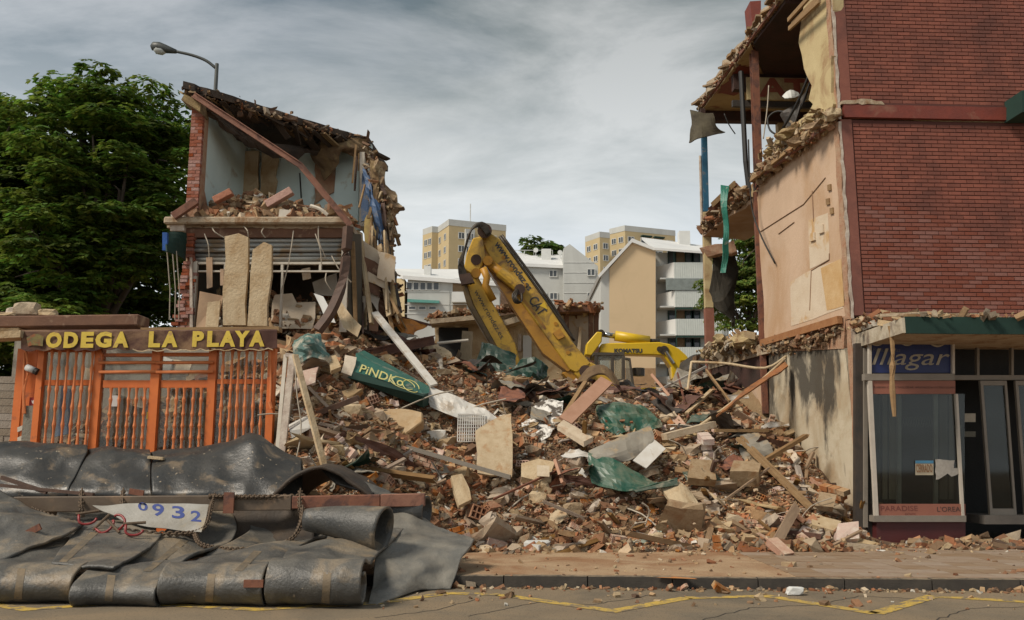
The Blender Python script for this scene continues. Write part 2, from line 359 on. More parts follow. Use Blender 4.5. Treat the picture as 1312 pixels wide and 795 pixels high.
m_dgreen = mat('dark_green_paint', (.005, .026, .019), (.008, .036, .026), sc=3, rough=.85, bump=.05)
m_roofw = mat('pale_roof', (.66, .66, .64), (.56, .56, .55), sc=.3, rough=.7, bump=.05)
m_clay = mat('brown_recess', (.2, .13, .07), sc=1)

def win(parent, p, u, n, wd, ht, mf=None, split=1, label=None):
    """window at p (lower left) in a wall along u, facing n"""
    p, u, n = V(p), V(u).normalized(), V(n).normalized(); up = V((0, 0, 1)); k = .07 * wd + .03
    b = B(); b.vec(p - n * .02, u * wd, up * k, n * .10); b.vec(p + up * (ht - k) - n * .02, u * wd, up * k, n * .10)
    b.vec(p + up * k - n * .02, u * k, up * (ht - 2 * k), n * .10); b.vec(p + u * (wd - k) + up * k - n * .02, u * k, up * (ht - 2 * k), n * .10)
    for i in range(1, split): b.vec(p + u * (wd * i / split - k / 2) + up * k - n * .02, u * k, up * (ht - 2 * k), n * .09)
    f = part(b, 'window', mf or m_frame, parent, label)
    g = part(B().vec(p + u * k * .5 + up * k * .5 - n * .01, u * (wd - k), up * (ht - k), n * .04), 'pane', m_pane, f)
    return f
def xy(p): return V((p.x, p.y, 0))
def blockb(pl, pc, pr, z1, z0=0):
    q = pl + pr - pc; return B().prism([V((p.x, p.y, z0)) for p in (pl, pc, pr, q)], (0, 0, z1 - z0))
def tower(name, label, Y, xl, xc, xr, dl, dr, ytop, cols, rows, band=m_pale):
    """far block seen over its corner"""
    pc = xy(P(xc, 400, Y)); pl = xy(P(xl, 400, Y + dl)); pr = xy(P(xr, 400, Y + dr)); z1 = P(xc, ytop, Y).z
    t = T(name, label, 'apartment tower', pc)
    part(blockb(pl, pc, pr, z1 - 1.4), 'wall', m_ochre, t)
    c = (pl + pr) / 2; ex = lambda p: c + (p - c) * 1.012
    part(blockb(ex(pl), ex(pc), ex(pr), z1, z1 - 1.4), 'parapet', band, t)
    for (a, b2, fr, wd) in cols:
        p0, p1 = (pl, pc) if a == 'l' else (pc, pr); u = (p1 - p0); n = V((u.y, -u.x, 0)).normalized()
        if n.y > 0: n = -n
        for r in range(rows):
            z = z1 - 4.2 - r * 2.95; p = p0 + u * fr; win(t, V((p.x, p.y, z)) + n * .02, u, n, wd, 1.5, split=2)
    return t
t = tower('apartment_tower', 'tall ochre tower block with grey balcony column, behind the excavator boom', 190, 559, 574, 648, 7, 5, 281, [('l', 0, .15, 1.3), ('l', 0, .6, 1.3), ('r', 0, .16, 1.5), ('r', 0, .72, 1.5)], 9)
pc = xy(P(574, 400, 190)); pr = xy(P(648, 400, 195)); u = (pr - pc); n = V((u.y, -u.x, 0)).normalized(); z1 = P(574, 281, 190).z
part(B().vec(pc + u * .27 - n * .1 + V((0, 0, 5)), u * .16, -n * -.9, (0, 0, z1 - 7)), 'balcony_column', m_pale, t)
for r in range(8): win(t, pc + u * .275 + n * .82 + V((0, 0, z1 - 4.6 - r * 2.95)), u, n, u.length * .13, 1.7, split=3)
part(B().tube([V((pc.x, pc.y, z1)) + u * .42 - n * 2, V((pc.x, pc.y, z1 + 4.6)) + u * .42 - n * 2], .12, 6), 'antenna_mast', m_frame, t)
tower('apartment_tower', 'narrow ochre tower block left of the grey balcony tower', 196, 540, 552, 561, 2.8, .6, 290, [('l', 0, .2, 1.2), ('l', 0, .62, 1.2)], 8)
tower('apartment_tower', 'small ochre block left of the wide twin tower above the gabled house', 210, 751, 770, 783, 5, 1, 297, [('l', 0, .12, 1.6), ('l', 0, .58, 1.6), ('r', 0, .3, 1.4)], 6)
t = tower('apartment_tower', 'wide ochre tower block with pale top floor above the gabled house', 214, 783, 803, 868, 3.5, 5, 289, [('l', 0, .12, 1.5), ('l', 0, .58, 1.5), ('r', 0, .05, 1.8), ('r', 0, .3, 2.6), ('r', 0, .55, 2.6), ('r', 0, .82, 1.8)], 5)
pc = xy(P(803, 400, 214)); pr = xy(P(868, 400, 219)); u = pr - pc; n = V((u.y, -u.x, 0)).normalized(); z1 = P(803, 289, 214).z
for k in (.3, .55): part(B().vec(pc + u * k + n * .1 + V((0, 0, z1 - 2.6)), u * .2, n * .9, (0, 0, .35)), 'green_awning', m_dgreen, t)

# grey-white low block on the left
Y = 105; t = T('apartment_block', 'low white panelled block with ribbon windows left of the excavator', 'apartment block', P(560, 590, Y))
def rect(parent, name, m, x0, y0, x1, y1, Y, dep=.3, back=True, **k):
    """plate facing the street between two corners seen at depth Y"""
    a = P(x0, y1, Y); c = P(x1, y0, Y); return part(B().box(a.x, c.x, Y, Y + dep, a.z, c.z), name, m, parent, **k)
rect(t, 'wall', m_pale, 518, 357, 640, 590, Y, 10)
part(B().prism([P(502, 357, Y + 6), P(518.2, 357, Y + .02), P(518.2, 590, Y + .02), P(502, 590, Y + 6)], (0, 9, 0)), 'side_wall', m_ochre, t)
part(B().prism([P(501, 349, Y + 7), P(516, 358, Y - .6), P(642, 367, Y - .6), P(642, 350, Y + 7)], (0, 0, .45)), 'roof', m_roofw, t)
part(B().box(P(550, 0, Y + 3).x, P(558, 0, Y + 3).x, Y + 2, Y + 3.2, P(550, 362, Y + 2).z, P(550, 341, Y + 2).z), 'chimney', m_white, t)
for x in range(5): win(t, P(520.5 + x * 8.6, 372.5, Y - .05), (1, 0, 0), (0, -1, 0), .74, 1.02)
for x in (523, 536, 549): win(t, P(x, 397.5, Y - .05), (1, 0, 0), (0, -1, 0), .95, .5)
part(B().prism([P(522, 384, Y), P(563, 386, Y), P(563, 389, Y - 1), P(522, 387.5, Y - 1)], (0, 0, .06)), 'green_awning', mat('teal_awning', (.06, .2, .17)), t)
for yy in (374, 390, 402): rect(t, 'panel_joint', m_frame, 518.5, yy, 640, yy + .7, Y - .06, .1)
for (yy, y2) in ((363, 374), (389, 401)): rect(t, 'recess', m_clay, 580, yy, 598, y2, Y - .03, .1)
rect(t, 'balcony', m_white, 579, 374.5, 599, 387, Y - 1.0, .95); rect(t, 'balcony', m_white, 579, 401.5, 599, 414, Y - 1.0, .95)
rect(t, 'downpipe', m_frame, 574.5, 362, 575.6, 440, Y - .15, .1)

# stepped grey block in the middle
Y = 112; t = T('apartment_block', 'grey panelled block with a pointed stair tower behind the ruined rear wall', 'apartment block', P(700, 590, Y))
rect(t, 'wall', m_pale, 664, 341, 722, 590, Y, 9)
part(B().prism([P(640, 327, Y + 8), P(660, 341, Y - .5), P(723, 344, Y - .5), P(723, 329, Y + 8)], (0, 0, .4)), 'roof', m_roofw, t)
rect(t, 'side_wall', mat('pink_render', (.5, .31, .2)), 596, 351, 664, 590, Y + 2, 6)
part(B().prism([P(722.2, 590, Y - 2), P(722.2, 318, Y - 2), P(730, 313, Y - 2), P(766, 341, Y - 2), P(768, 590, Y - 2)], (0, 9, 0)), 'stair_tower', m_pale, t)
for k in range(7): rect(t, 'panel_joint', m_frame, 722.5, 336 + k * 13, 766, 336.8 + k * 13, Y - 2.05, .1)
for x, y, dy in ((703.5, 355.5, 0), (704, 384.5, 0), (690, 384.5, 0), (752, 354, -2.05), (752, 384.5, -2.05)): win(t, P(x, y, Y + dy - .05), (1, 0, 0), (0, -1, 0), 1.05, .95, split=2)
rect(t, 'chimney', m_white, 694, 319, 706, 338, Y + 3, 1.2)
b = B()
for i in range(5): b.tube([P(660 + i * 12, 336, Y + 6), P(660 + i * 12, 321, Y + 6)], .04, 5)
b.tube([P(660, 321, Y + 6), P(708, 321, Y + 6)], .04, 5); part(b, 'roof_railing', m_frame, t)
for x, y in ((686.5, 321), (717.5, 324)):
    b = B(); c = P(x, y, Y + 4); b.tube([c + V((0, -.1, 0)), c, c + V((0, .1, 0))], [.33, .28, .08], 12); b.tube([c, c - V((0, 0, 1.6))], .04, 5); part(b, 'satellite_dish', m_white, t)

# gabled tan block with balconies
Y = 92; t = T('apartment_block', 'tan gabled apartment house with stacked grey balconies', 'apartment block', P(820, 590, Y))
part(B().prism([P(781, 590, Y), P(781, 344, Y), P(810, 311, Y), P(840, 322, Y), P(840, 590, Y)], (0, 14, 0)), 'gable_wall', m_tan, t)
part(B().prism([P(770, 590, Y + .1), P(770, 352, Y + .1), P(780.8, 341, Y + .1), P(780.8, 590, Y + .1)], (0, 13, 0)), 'corner_panel', m_pale, t)
part(B().prism([P(766, 353, Y - .4), P(810, 305.5, Y - .4), P(841, 318.5, Y - .4), P(841, 322, Y - .4), P(810, 310.5, Y - .4), P(768, 356, Y - .4)], (0, 15, 0)), 'roof', m_roofw, t)
part(B().prism([P(838, 320.5, Y - .5), P(908, 325.5, Y - .5), P(905, 318, Y + 9), P(822, 307, Y + 9)], (0, 0, .25)), 'roof', m_roofw, t)
rect(t, 'chimney', m_white, 871, 296, 884, 320, Y + 7, 1.2)
rect(t, 'wall', m_pale, 840.3, 324, 930, 590, Y + 2.2, 11)
for k in range(5):
    y = 336.5 + k * 36.2
    bx0 = P(853, 0, Y).x; z1 = P(853, y, Y).z; z0 = P(853, y + 21, Y).z; x1 = P(925, 400, Y).x; xl = P(840.5, y, Y + 2.2).x
    bal = part(B().vec((bx0, Y, z0), (x1 - bx0, 0, 0), (0, .08, 0), (0, 0, z1 - z0)), 'balcony', m_balc, t)
    rb = B()
    for i in range(26): rb.box(bx0 + .1 + i * .23, bx0 + .16 + i * .23, Y - .03, Y - .001, z0 + .02, z1 - .02)
    part(rb, 'rib', m_balc, bal)
    part(B().prism([(xl, Y + 2.2, z0), (bx0 - .01, Y, z0), (bx0 - .01, Y, z1), (xl, Y + 2.2, z1)], (.06, .06, 0)), 'balcony_end', m_white, t)
    part(B().box(xl + .05, x1, Y + .1, Y + 2.1, z0 - .02, z0 + .14), 'balcony_floor', m_pale, t)
    part(B().box(bx0, bx0 + .1, Y + .02, Y + .12, z0 + .16, z0 + 3.0), 'balcony_post', m_dgreen, t)
    part(B().box(bx0 + .12, x1, Y + .02, Y + .14, z0 - .22, z0 - .03), 'green_beam', m_dgreen, t)
    for xx, ww in ((856, .9), (878, 1.0), (885.5, 1.0)): win(t, P(xx, y + 10, Y + 2.1), (1, 0, 0), (0, -1, 0), ww, 2.1, mf=m_dgreen)
    rect(t, 'recess', m_clay, 864, y - 14, 877, y + 6, Y + 2.12, .05)
a = P(853, 357, Y - .1); c = P(905, 372, Y - .1)
part(B().box(a.x, c.x, Y - .1, Y - .06, c.z, a.z), 'roller_blind', mat('grey_blind', (.2, .23, .22)), t)
rect(t, 'lower_wall', mat('brown_render', (.33, .2, .1)), 800, 472, 840, 590, Y - 1.2, 1)

# ------------------------------------------------------------------ trees
m_bark = mat('bark', (.09, .065, .045), (.05, .038, .028), sc=4, bump=.7, bs=15, stretch=(3, 3, .6))
def leafmat(name, c, tr=.45):
    return mat(name, c, tuple(v * .6 for v in c), sc=1.2, rough=.6, bump=0, attr=True, trans=tr)
m_leaf = leafmat('chestnut_leaf', (.135, .245, .042)); m_leaf2 = leafmat('robinia_leaf', (.17, .27, .06), .45); m_leaf3 = leafmat('far_leaf', (.11, .19, .05))
def crown_mesh(name, clumps, per, leaf, fingers, m, parent, seed, droop=.5, label=None):
    """leaf sprays round clump centres; each spray is a fan of leaflets"""
    g = np.random.default_rng(seed); C = np.array([c[:3] for c in clumps]); Rd = np.array([c[3] for c in clumps]); n = len(C) * per
    ci = np.repeat(np.arange(len(C)), per); d = g.normal(0, 1, (n, 3)); d /= np.linalg.norm(d, axis=1)[:, None]; d[:, 2] = np.abs(d[:, 2]) * .9 - .25
    pos = C[ci] + d * (Rd[ci] * g.uniform(.45, 1.05, n))[:, None] * np.array([1.1, 1.1, .75])
    az0 = g.uniform(0, 6.28, n); ax = np.arctan2(d[:, 1], d[:, 0])
    vs = np.zeros((n, fingers, 4, 3)); cols = np.ones((n, fingers, 4))
    tone = (g.uniform(.55, 1.3, len(C))[ci] * g.uniform(.75, 1.25, n))[:, None]
    hue = g.uniform(.8, 1.5, n)[:, None]
    for k in range(fingers):
        a = ax + (k - (fingers - 1) / 2) * (2.3 / max(fingers - 1, 1)) + g.normal(0, .25, n)
        dirv = np.stack([np.cos(a), np.sin(a), -droop * g.uniform(.4, 1.4, n)], 1); dirv /= np.linalg.norm(dirv, axis=1)[:, None]
        side = np.stack([-np.sin(a), np.cos(a), g.normal(0, .45, n)], 1); side /= np.linalg.norm(side, axis=1)[:, None]
        s = (leaf * g.uniform(.7, 1.25, n))[:, None]
        vs[:, k, 0] = pos; vs[:, k, 1] = pos + dirv * s * .62 + side * s * .2; vs[:, k, 2] = pos + dirv * s; vs[:, k, 3] = pos + dirv * s * .62 - side * s * .2
        cols[:, k, 0:1] = tone * hue; cols[:, k, 1:2] = tone; cols[:, k, 2:3] = tone * .8
    org = np.array(wl(parent)); v = (vs.reshape(-1, 3) - org); f = np.arange(n * fingers * 4).reshape(-1, 4)
    me = bpy.data.meshes.new(name); me.from_pydata(v.tolist(), [], f.tolist()); me.materials.append(m)
    at = me.attributes.new('Col', 'FLOAT_COLOR', 'FACE'); at.data.foreach_set('color', cols.reshape(-1))
    o = bpy.data.objects.new(name, me); COL.objects.link(o); o.parent = parent; o['W'] = list(org); return tag(o, label)
def tree(name, label, base, top, cx, rx, ry, z0, nclump, per, leaf, m, seed, fingers=5, lobes=7, trunk=.3, droop=.5, cr=(.55, .95)):
    r = random.Random(seed); base = V(base); t = T(name, label, 'tree', base); zc = (z0 + top) / 2; rz = (top - z0) / 2; c = V((cx[0], cx[1], zc)); clumps = []; lob = []
    for i in range(lobes):
        th = r.uniform(0, 6.28); ph = r.uniform(-.6, 1.2); lob.append(c + V((math.cos(th) * math.cos(ph) * rx * .55, math.sin(th) * math.cos(ph) * ry * .55, math.sin(ph) * rz * .55)))
    while len(clumps) < nclump:
        q = r.choice(lob); d = V((r.gauss(0, 1), r.gauss(0, 1), r.gauss(0, 1))).normalized(); p = q + V((d.x * rx, d.y * ry, d.z * rz)) * r.uniform(.3, .55)
        e = V(((p.x - c.x) / rx, (p.y - c.y) / ry, (p.z - c.z) / rz))
        if e.length < 1.0: clumps.append((p.x, p.y, p.z, r.uniform(*cr)))
    b = B(); hub = V((c.x, c.y, z0 + rz * .5)); b.tube(spline([base, lerp(base, hub, .4) + V((.1, .1, 0)), hub, c + V((0, 0, rz * .5))], 10), [trunk * (1.15 - .95 * i / 10) for i in range(11)], 9)
    part(b, 'trunk', m_bark, t, smooth=True)
    for i, q in enumerate(lob):
        b = B(); s0 = lerp(base, hub, .75 + .25 * r.random()); b.tube(spline([s0, lerp(s0, q, .5) + V((0, 0, -.2)), q, q + (q - s0) * .25], 8), [trunk * .45 * (1 - .85 * j / 8) for j in range(9)], 6)
        for k in range(4):
            e = q + V((r.gauss(0, .5) * rx * .5, r.gauss(0, .5) * ry * .5, r.gauss(0, .4) * rz * .5)); b.tube([lerp(s0, q, .6), lerp(q, e, .4), e], [.06 * trunk / .3, .045 * trunk / .3, .02], 5)
        part(b, 'limb', m_bark, t, smooth=True)
    crown_mesh('crown', clumps, per, leaf, fingers, m, t, seed, droop); return t
Y = 27
c = P(150, 300, Y); top = P(150, 84, Y).z
tree('chestnut_tree', 'tall dark green horse chestnut tree beside the ruined house', (c.x, Y, 0), top, (c.x - .2, Y), 3.3, 3.0, P(0, 520, Y).z, 330, 66, .235, m_leaf, 3, lobes=13)
c = P(-30, 300, Y)
tree('chestnut_tree', 'lower horse chestnut tree cut by the left edge, behind the grey block wall', (c.x, Y + 1, 0), P(0, 112, Y).z, (c.x - .2, Y + 1), 3.2, 3.0, P(0, 520, Y).z, 300, 66, .235, m_leaf, 5, lobes=12)
c = P(118, 440, 30)
tree('leafy_bush', 'dark leafy shrub under the chestnut trees behind the shopfront', (c.x, 29.5, 0), P(0, 320, 29.5).z, (c.x, 29.5), 5.6, 1.2, .8, 380, 34, .28, m_leaf, 9, lobes=12, trunk=.12)
c = P(312, 300, 34)
tree('street_tree', 'treetop showing just above the torn roof of the ruined house', (c.x, 34, 0), P(312, 132, 34).z, (c.x, 34), 1.9, 1.9, P(0, 260, 34).z, 80, 40, .28, m_leaf, 12, lobes=6)
c = P(688, 340, 122)
tree('far_tree', 'round green tree above the white roof behind the excavator boom', (c.x, 122, 0), P(688, 305, 122).z, (c.x, 122), 4.0, 3.5, P(0, 370, 122).z, 110, 26, .8, m_leaf3, 15, lobes=8, fingers=4, cr=(.8, 1.3))
c = P(952, 370, 38)
tree('robinia_tree', 'light green feathery tree seen through the gap under the torn ceiling', (c.x, 38, 0), P(950, 262, 38).z, (c.x + .2, 38), 2.0, 1.8, P(0, 470, 38).z, 130, 60, .17, m_leaf2, 21, lobes=10, fingers=5, trunk=.18, droop=.9, cr=(.35, .65))

# ------------------------------------------------------------------ street lamp
m_lampm = mat('lamp_metal', (.035, .04, .038), (.05, .055, .05), rough=.5, bump=.05)
Y = 25; t = T('street_lamp', 'curved arm street lamp rising behind the ruined house roof', 'street lamp', (P(277, 100, Y).x, Y, 0))
bx = P(277, 100, Y).x
part(B().tube([(bx, Y, 0), (bx, Y, P(277, 82, Y).z)], [.11, .055], 10), 'pole', m_lampm, t, smooth=True)
part(B().tube(spline([P(277, 88, Y), P(264, 78, Y), P(246, 71, Y), P(224, 66, Y)], 12), .045, 8), 'arm', m_lampm, t, smooth=True)
h = [P(226, 66.5, Y), P(218, 64.5, Y), P(212, 63, Y), P(204, 61, Y), P(196, 59.5, Y), P(193, 59, Y)]
part(B().tube(h, [.06, .10, .13, .16, .13, .03], 12), 'lamp_head', m_lampm, t, smooth=True)
h = [P(214, 65.5, Y), P(208, 65.5, Y), P(202, 64, Y), P(197, 62, Y)]
part(B().tube(h, [.05, .13, .14, .06], 12), 'lens', mat('lamp_lens', (.45, .47, .45), rough=.2, bump=0), t, smooth=True)
# ================================================================== RIGHT BUILDING
C0 = V((6.13, 16, 0)); FX = V((1, .05, 0)).normalized(); FN = V((.05, -1, 0)).normalized(); WD = V((-.16, 1, 0)).normalized(); WN = V((-1, -.16, 0)).normalized(); UP = V((0, 0, 1))
def W(px, py): return PL(px, py, C0, WN)                 # on the party wall
def F(px, py, off=0.): return PL(px, py, C0 + FN * off, FN)   # on the street front
m_pbrick = mat('painted_brick', (.225, .07, .042), (.18, .053, .033), sc=5, rough=.75, bump=.25, bs=60, c3=(.13, .042, .028), s3=.9, t3=.56, w3=.2, rnd=.1)
m_pjoint = mat('painted_joint', (.092, .029, .021), (.08, .025, .018), sc=5, rough=.85, bump=.2)
m_band = mat('red_band_paint', (.19, .034, .018), (.13, .027, .017), sc=3, rough=.7, c3=(.2, .08, .05), s3=2, t3=.6)
m_pink = mat('pink_plaster', (.54, .385, .27), (.47, .33, .225), sc=1.4, rough=.9, bump=.3, bs=30, c3=(.43, .27, .155), s3=1.1, t3=.55, w3=.22, stretch=(1, 1, .55))
m_patch = mat('pale_plaster', (.60, .50, .38), (.54, .43, .31), sc=3, rough=.9, c3=(.48, .3, .14), s3=2.0, t3=.62)
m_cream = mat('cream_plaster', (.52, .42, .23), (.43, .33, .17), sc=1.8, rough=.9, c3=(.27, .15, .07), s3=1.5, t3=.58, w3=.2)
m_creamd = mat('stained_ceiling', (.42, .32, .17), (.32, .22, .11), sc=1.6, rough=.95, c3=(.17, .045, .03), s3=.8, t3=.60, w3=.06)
m_dkbrown = mat('dark_brown_timber', (.030, .018, .013), (.06, .025, .018), sc=2, rough=.95, bump=.5)
m_conc = mat('broken_concrete', (.42, .34, .24), (.33, .25, .17), sc=4, rough=.95, bump=.7, bs=20, c3=(.25, .15, .08), s3=3, t3=.58)
m_mort = mat('raw_brickwork', (.33, .16, .09), (.38, .26, .17), sc=7, rough=.95, bump=.6, bs=25)
m_chip = mat('chipped_render', (.55, .48, .4), (.33, .25, .2), sc=6, rough=.95, bump=.4)
m_rust = mat('rusty_steel', (.16, .060, .035), (.22, .085, .045), sc=6, rough=.75, bump=.2, c3=(.09, .04, .03), s3=4, t3=.55)
m_bsteel = mat('dark_steel', (.030, .026, .022), (.055, .04, .03), sc=5, rough=.6, bump=.15)
m_bluep = mat('blue_paint', (.015, .085, .16), (.02, .11, .19), sc=6, rough=.6, c3=(.25, .2, .15), s3=5, t3=.64)
m_cable = mat('black_cable', (.018, .016, .014), rough=.6, bump=0)
m_wire = mat('pale_wire', (.42, .36, .28), rough=.7, bump=0)
m_woodb = mat('splintered_wood', (.30, .19, .09), (.22, .13, .06), sc=3, rough=.9, bump=.4, stretch=(1, 1, 4))

def lump(c, size, seed):
    bm = bmesh.new(); bmesh.ops.create_icosphere(bm, subdivisions=2, radius=.5); b = B()
    for v in bm.verts: v.co = V(c) + V((v.co.x * size[0], v.co.y * size[1], v.co.z * size[2])) * (1 + .9 * noise.noise(v.co * 3.1 + V((seed, 0, 0))))
    b.add([v.co.copy() for v in bm.verts], [tuple(v.index for v in f.verts) for f in bm.faces]); bm.free(); return b
m_earth = mat('earthy_masonry', (.30, .205, .12), (.17, .11, .065), sc=5, rough=1, bump=.9, bs=18, c3=(.44, .35, .22), s3=4, t3=.56)
m_yelm = mat('ochre_masonry', (.42, .33, .18), (.30, .22, .11), sc=5, rough=1, bump=.9, bs=18, c3=(.2, .11, .055), s3=4, t3=.58)
def lumps(pts, n, size, m, parent, seed=0, spread=.1):
    r = random.Random(seed); sp = spline(pts, 40)
    for i in range(n):
        c = sp[int(40 * (i + r.random()) / n)] + V((r.gauss(0, spread), r.gauss(0, spread), r.gauss(0, spread * .7))); k = r.uniform(.5, 1.3)
        part(lump(c, (size * k * r.uniform(.8, 1.5), size * k, size * k * r.uniform(.4, .9)), seed + i), 'masonry_lump', m, parent)
RB = T('brick_building', 'half demolished red brick building with closed perfume shop on its ground floor', 'building', C0)
def onF(u, z, off=0.): return C0 + FX * u + FN * off + UP * z
ZF0, ZF1, ZB0, ZB1, ZT = 4.06, 7.80, 7.82, 8.07, 11.2
LU = 5.2
part(B().vec(onF(0, ZF0, -.30), FX * LU, -FN * -.29, UP * (ZF1 - ZF0)), 'joint_backing', m_pjoint, RB)
part(B().vec(onF(0, ZB1 + .01, -.30), FX * LU, -FN * -.29, UP * (ZT - ZB1)), 'joint_backing', m_pjoint, RB)
part(B().vec(onF(.02, ZF0 + .02, -.008), FX * .21, FN * .022, UP * (ZF1 - ZF0 - .02)), 'render_strip', m_pbrick, RB)
part(B().vec(onF(.04, ZB1 + .02, -.008), FX * .21, FN * .022, UP * (ZT - ZB1 - .02)), 'render_strip', m_pbrick, RB)
part(B().vec(onF(.07, ZB0, -.01), FX * LU, FN * .09, UP * (ZB1 - ZB0)), 'red_band', m_band, RB)
part(B().vec(onF(.27, ZB1 + .002, -.008), FX * LU, FN * .05, UP * .05), 'band_cap', m_pjoint, RB)
b = B(); b.prism(jag([onF(.03, ZB1 + .004, .02), onF(.85, ZB1 + .004, .02), onF(.8, ZB1 + .07, .02), onF(.4, ZB1 + .11, .02), onF(.03, ZB1 + .06, .02)], .1, .02, 3), FN * .07)
part(b, 'broken_ledge', m_conc, RB)
# bricks, one by one where they show largest
pitch, bl, ch, bh = .247, .234, .0765, .060
spots = []; halves = []
for z0, z1 in ((ZF0 + .01, ZF1 - .03), (ZB1 + .07, ZT - .1)):
    k = 0; z = z0
    while z + bh < z1:
        x = .26 + (k % 2) * pitch / 2
        if k % 2: halves.append((.258, z))
        while x + bl < 5.12:
            spots.append((x, z)); x += pitch
        z += ch; k += 1
spots.sort(key=lambda s: (s[1] - 1.5) ** 2 + s[0] ** 2)
big = B()
for i, (x, z) in enumerate(spots):
    off = random.uniform(.004, .011)
    if i < 300:
        shared('brick', 'fbrick', lambda: B().box(0, bl, 0, .03, 0, bh), m_pbrick, onF(x, z, off), RB, (0, 0, math.atan(.05)))
    else: big.vec(onF(x, z, off - .03), FX * bl, FN * .03, UP * bh)
for x, z in halves: big.vec(onF(x, z, -.022), FX * .112, FN * .03, UP * bh)
m_pbrick2 = mat('painted_courses', (.225, .07, .042), (.18, .053, .033), sc=5, rough=.75, bump=.25, bs=60, c3=(.13, .042, .028), s3=.9, t3=.56, w3=.2, attr=True)
bc = part(big, 'brick_courses', m_pbrick2, RB, kind='stuff'); nf = len(bc.data.polygons); at = bc.data.attributes.new('Col', 'FLOAT_COLOR', 'FACE'); c4 = np.ones((nf, 4)); c4[:, :3] = np.repeat(rng.uniform(.82, 1.16, (nf // 6 + 1, 1)), 6, 0)[:nf]; at.data.foreach_set('color', c4.reshape(-1))
# party wall towards the site: first floor, torn edges
th = WN * -.22
pts = [W(1083, 408), W(980, 438), W(979, 400), W(974, 330), W(970, 262), W(973, 228), W(1005, 205), W(1040, 182), W(1071, 160)]
part(B().prism(jag(pts, .3, .03, 11, skip=()), th), 'party_wall', m_pink, RB)
for nm, mm, q in (('plaster_patch', m_patch, [(1036, 283), (1061, 273), (1063, 332), (1038, 345)]), ('plaster_patch', m_patch, [(1013, 362), (1040, 346), (1068, 336), (1080, 395), (1040, 410), (1014, 418)]),
                  ('stain_patch', mat('ochre_stain', (.47, .28, .11), (.55, .38, .2), sc=4), [(1052, 344), (1078, 332), (1082, 392), (1060, 398)])):
    part(B().prism(jag([W(*p) for p in q], .3, .012, 5), WN * (.006 if nm[0] == 'p' else .010)), nm, mm, RB)
b = B()
for l in ([(975, 297), (1030, 262), (1058, 228)], [(1041, 245), (1043, 284)], [(1040, 347), (1063, 333), (1063, 325)], [(1040, 347), (1038, 398)], [(998, 300), (1018, 285)]):
    b.tube([W(*p) + WN * .006 for p in l], .014, 4)
part(b, 'wall_crack', mat('crack', (.28, .17, .1)), RB)
for (x, y) in ((1043, 304), (1054, 294)): part(B().vec(W(x - 3, y + 6), W(x + 3, y + 4) - W(x - 3, y + 6), WN * .04, UP * .16), 'switch_box', m_patch, RB)
for (x, y) in ((1064, 240), (1062, 258), (1067, 270)): part(B().vec(W(x - 2, y + 5), W(x + 2, y + 4) - W(x - 2, y + 5), WN * .03, UP * .12), 'junction_box', m_woodb, RB)
# corner edge of bare brick and chipped render
for z0, z1, s in ((.14, 4.0, 1), (4.02, 7.75, 2), (7.8, 11.2, 3)):
    part(B().prism(jag([C0 + WN * .012 + WD * .0 + UP * z0, C0 + WN * .012 + WD * .16 + UP * z0, C0 + WN * .012 + WD * .16 + UP * z1, C0 + WN * .012 + UP * z1], .2, .02, s), WN * .02), 'bare_edge', m_mort, RB)
    part(B().prism(jag([onF(-.02, z0, .012), onF(.035, z0, .012), onF(.035, z1, .012), onF(-.02, z1, .012)], .15, .016, s + 7), FN * .012), 'chipped_edge', m_chip, RB)
# upper floor: torn remains of the wall, ceiling, beams
pts = [W(1064, -40), W(1036, -20), W(1028, 18), W(1023, 55), W(1030, 88), W(1040, 110), W(1036, 128), W(1048, 140), W(1050, 160), W(1072, 148)]
part(B().prism(jag(pts, .25, .05, 21), th), 'upper_wall', m_cream, RB)
pts = [W(1072, 160), W(1071, 72), W(1062, 88), W(1055, 105), W(1048, 132), W(1036, 150), W(1012, 175), W(995, 200), W(975, 224), W(973, 232)]
part(B().prism(jag(pts, .2, .05, 22), WN * .09), 'torn_plaster', m_cream, RB)
ZR = 11.0
edge = [PL(x, y, V((0, 0, ZR)), UP) for x, y in ((1003, -8), (985, 22), (965, 48), (945, 72), (925, 100), (905, 125), (894, 142))]
e2 = jag(edge, .3, .10, 31, closed=False)
nr = e2[0]; fr = e2[-1]
far = V((11, fr.y + .35, ZR)); near = onF(4.8, ZR, -.31)
part(B().prism(e2 + [far, V((11, near.y, ZR)), onF(-.05, ZR, -.31)], (0, 0, .28)), 'roof_slab', m_conc, RB)
ce = lambda t, x, z=-.02: lerp(nr, fr, t) + V((x, .045 * x, z))
part(B().prism([ce(.03, .12), ce(.33, .10), ce(.58, .9), ce(.58, 4.4), ce(.03, 4.4)], (0, 0, -.09)), 'dark_ceiling', m_dkbrown, RB)  # near part of the roof underside, darker brown than the far part
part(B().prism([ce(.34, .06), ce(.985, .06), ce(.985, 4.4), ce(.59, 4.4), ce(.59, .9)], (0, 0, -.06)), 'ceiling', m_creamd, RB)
part(B().prism(jag([ce(.5, .15, -.085), ce(.78, .12, -.085), ce(.8, .6, -.085), ce(.6, .8, -.085)], .15, .06, 2), (0, 0, -.008)), 'bare_clay', m_band, RB)
part(B().bar(fr + V((.0, -.1, -.2)), V((10.9, fr.y + .15, ZR - .2)), .25, .32), 'rear_beam', m_dkbrown, RB)
q = lerp(nr, fr, .60); part(B().bar(q + V((.15, 0, -.3)), q + V((4.6, .2, -.3)), .2, .4), 'ceiling_beam', m_dkbrown, RB)
q = lerp(nr, fr, .58); part(B().vec(q + V((.45, 0, -.78)), (2.4, .1, 0), (0, .05, 0), (0, 0, .58)), 'lettered_panel', m_cream, RB)
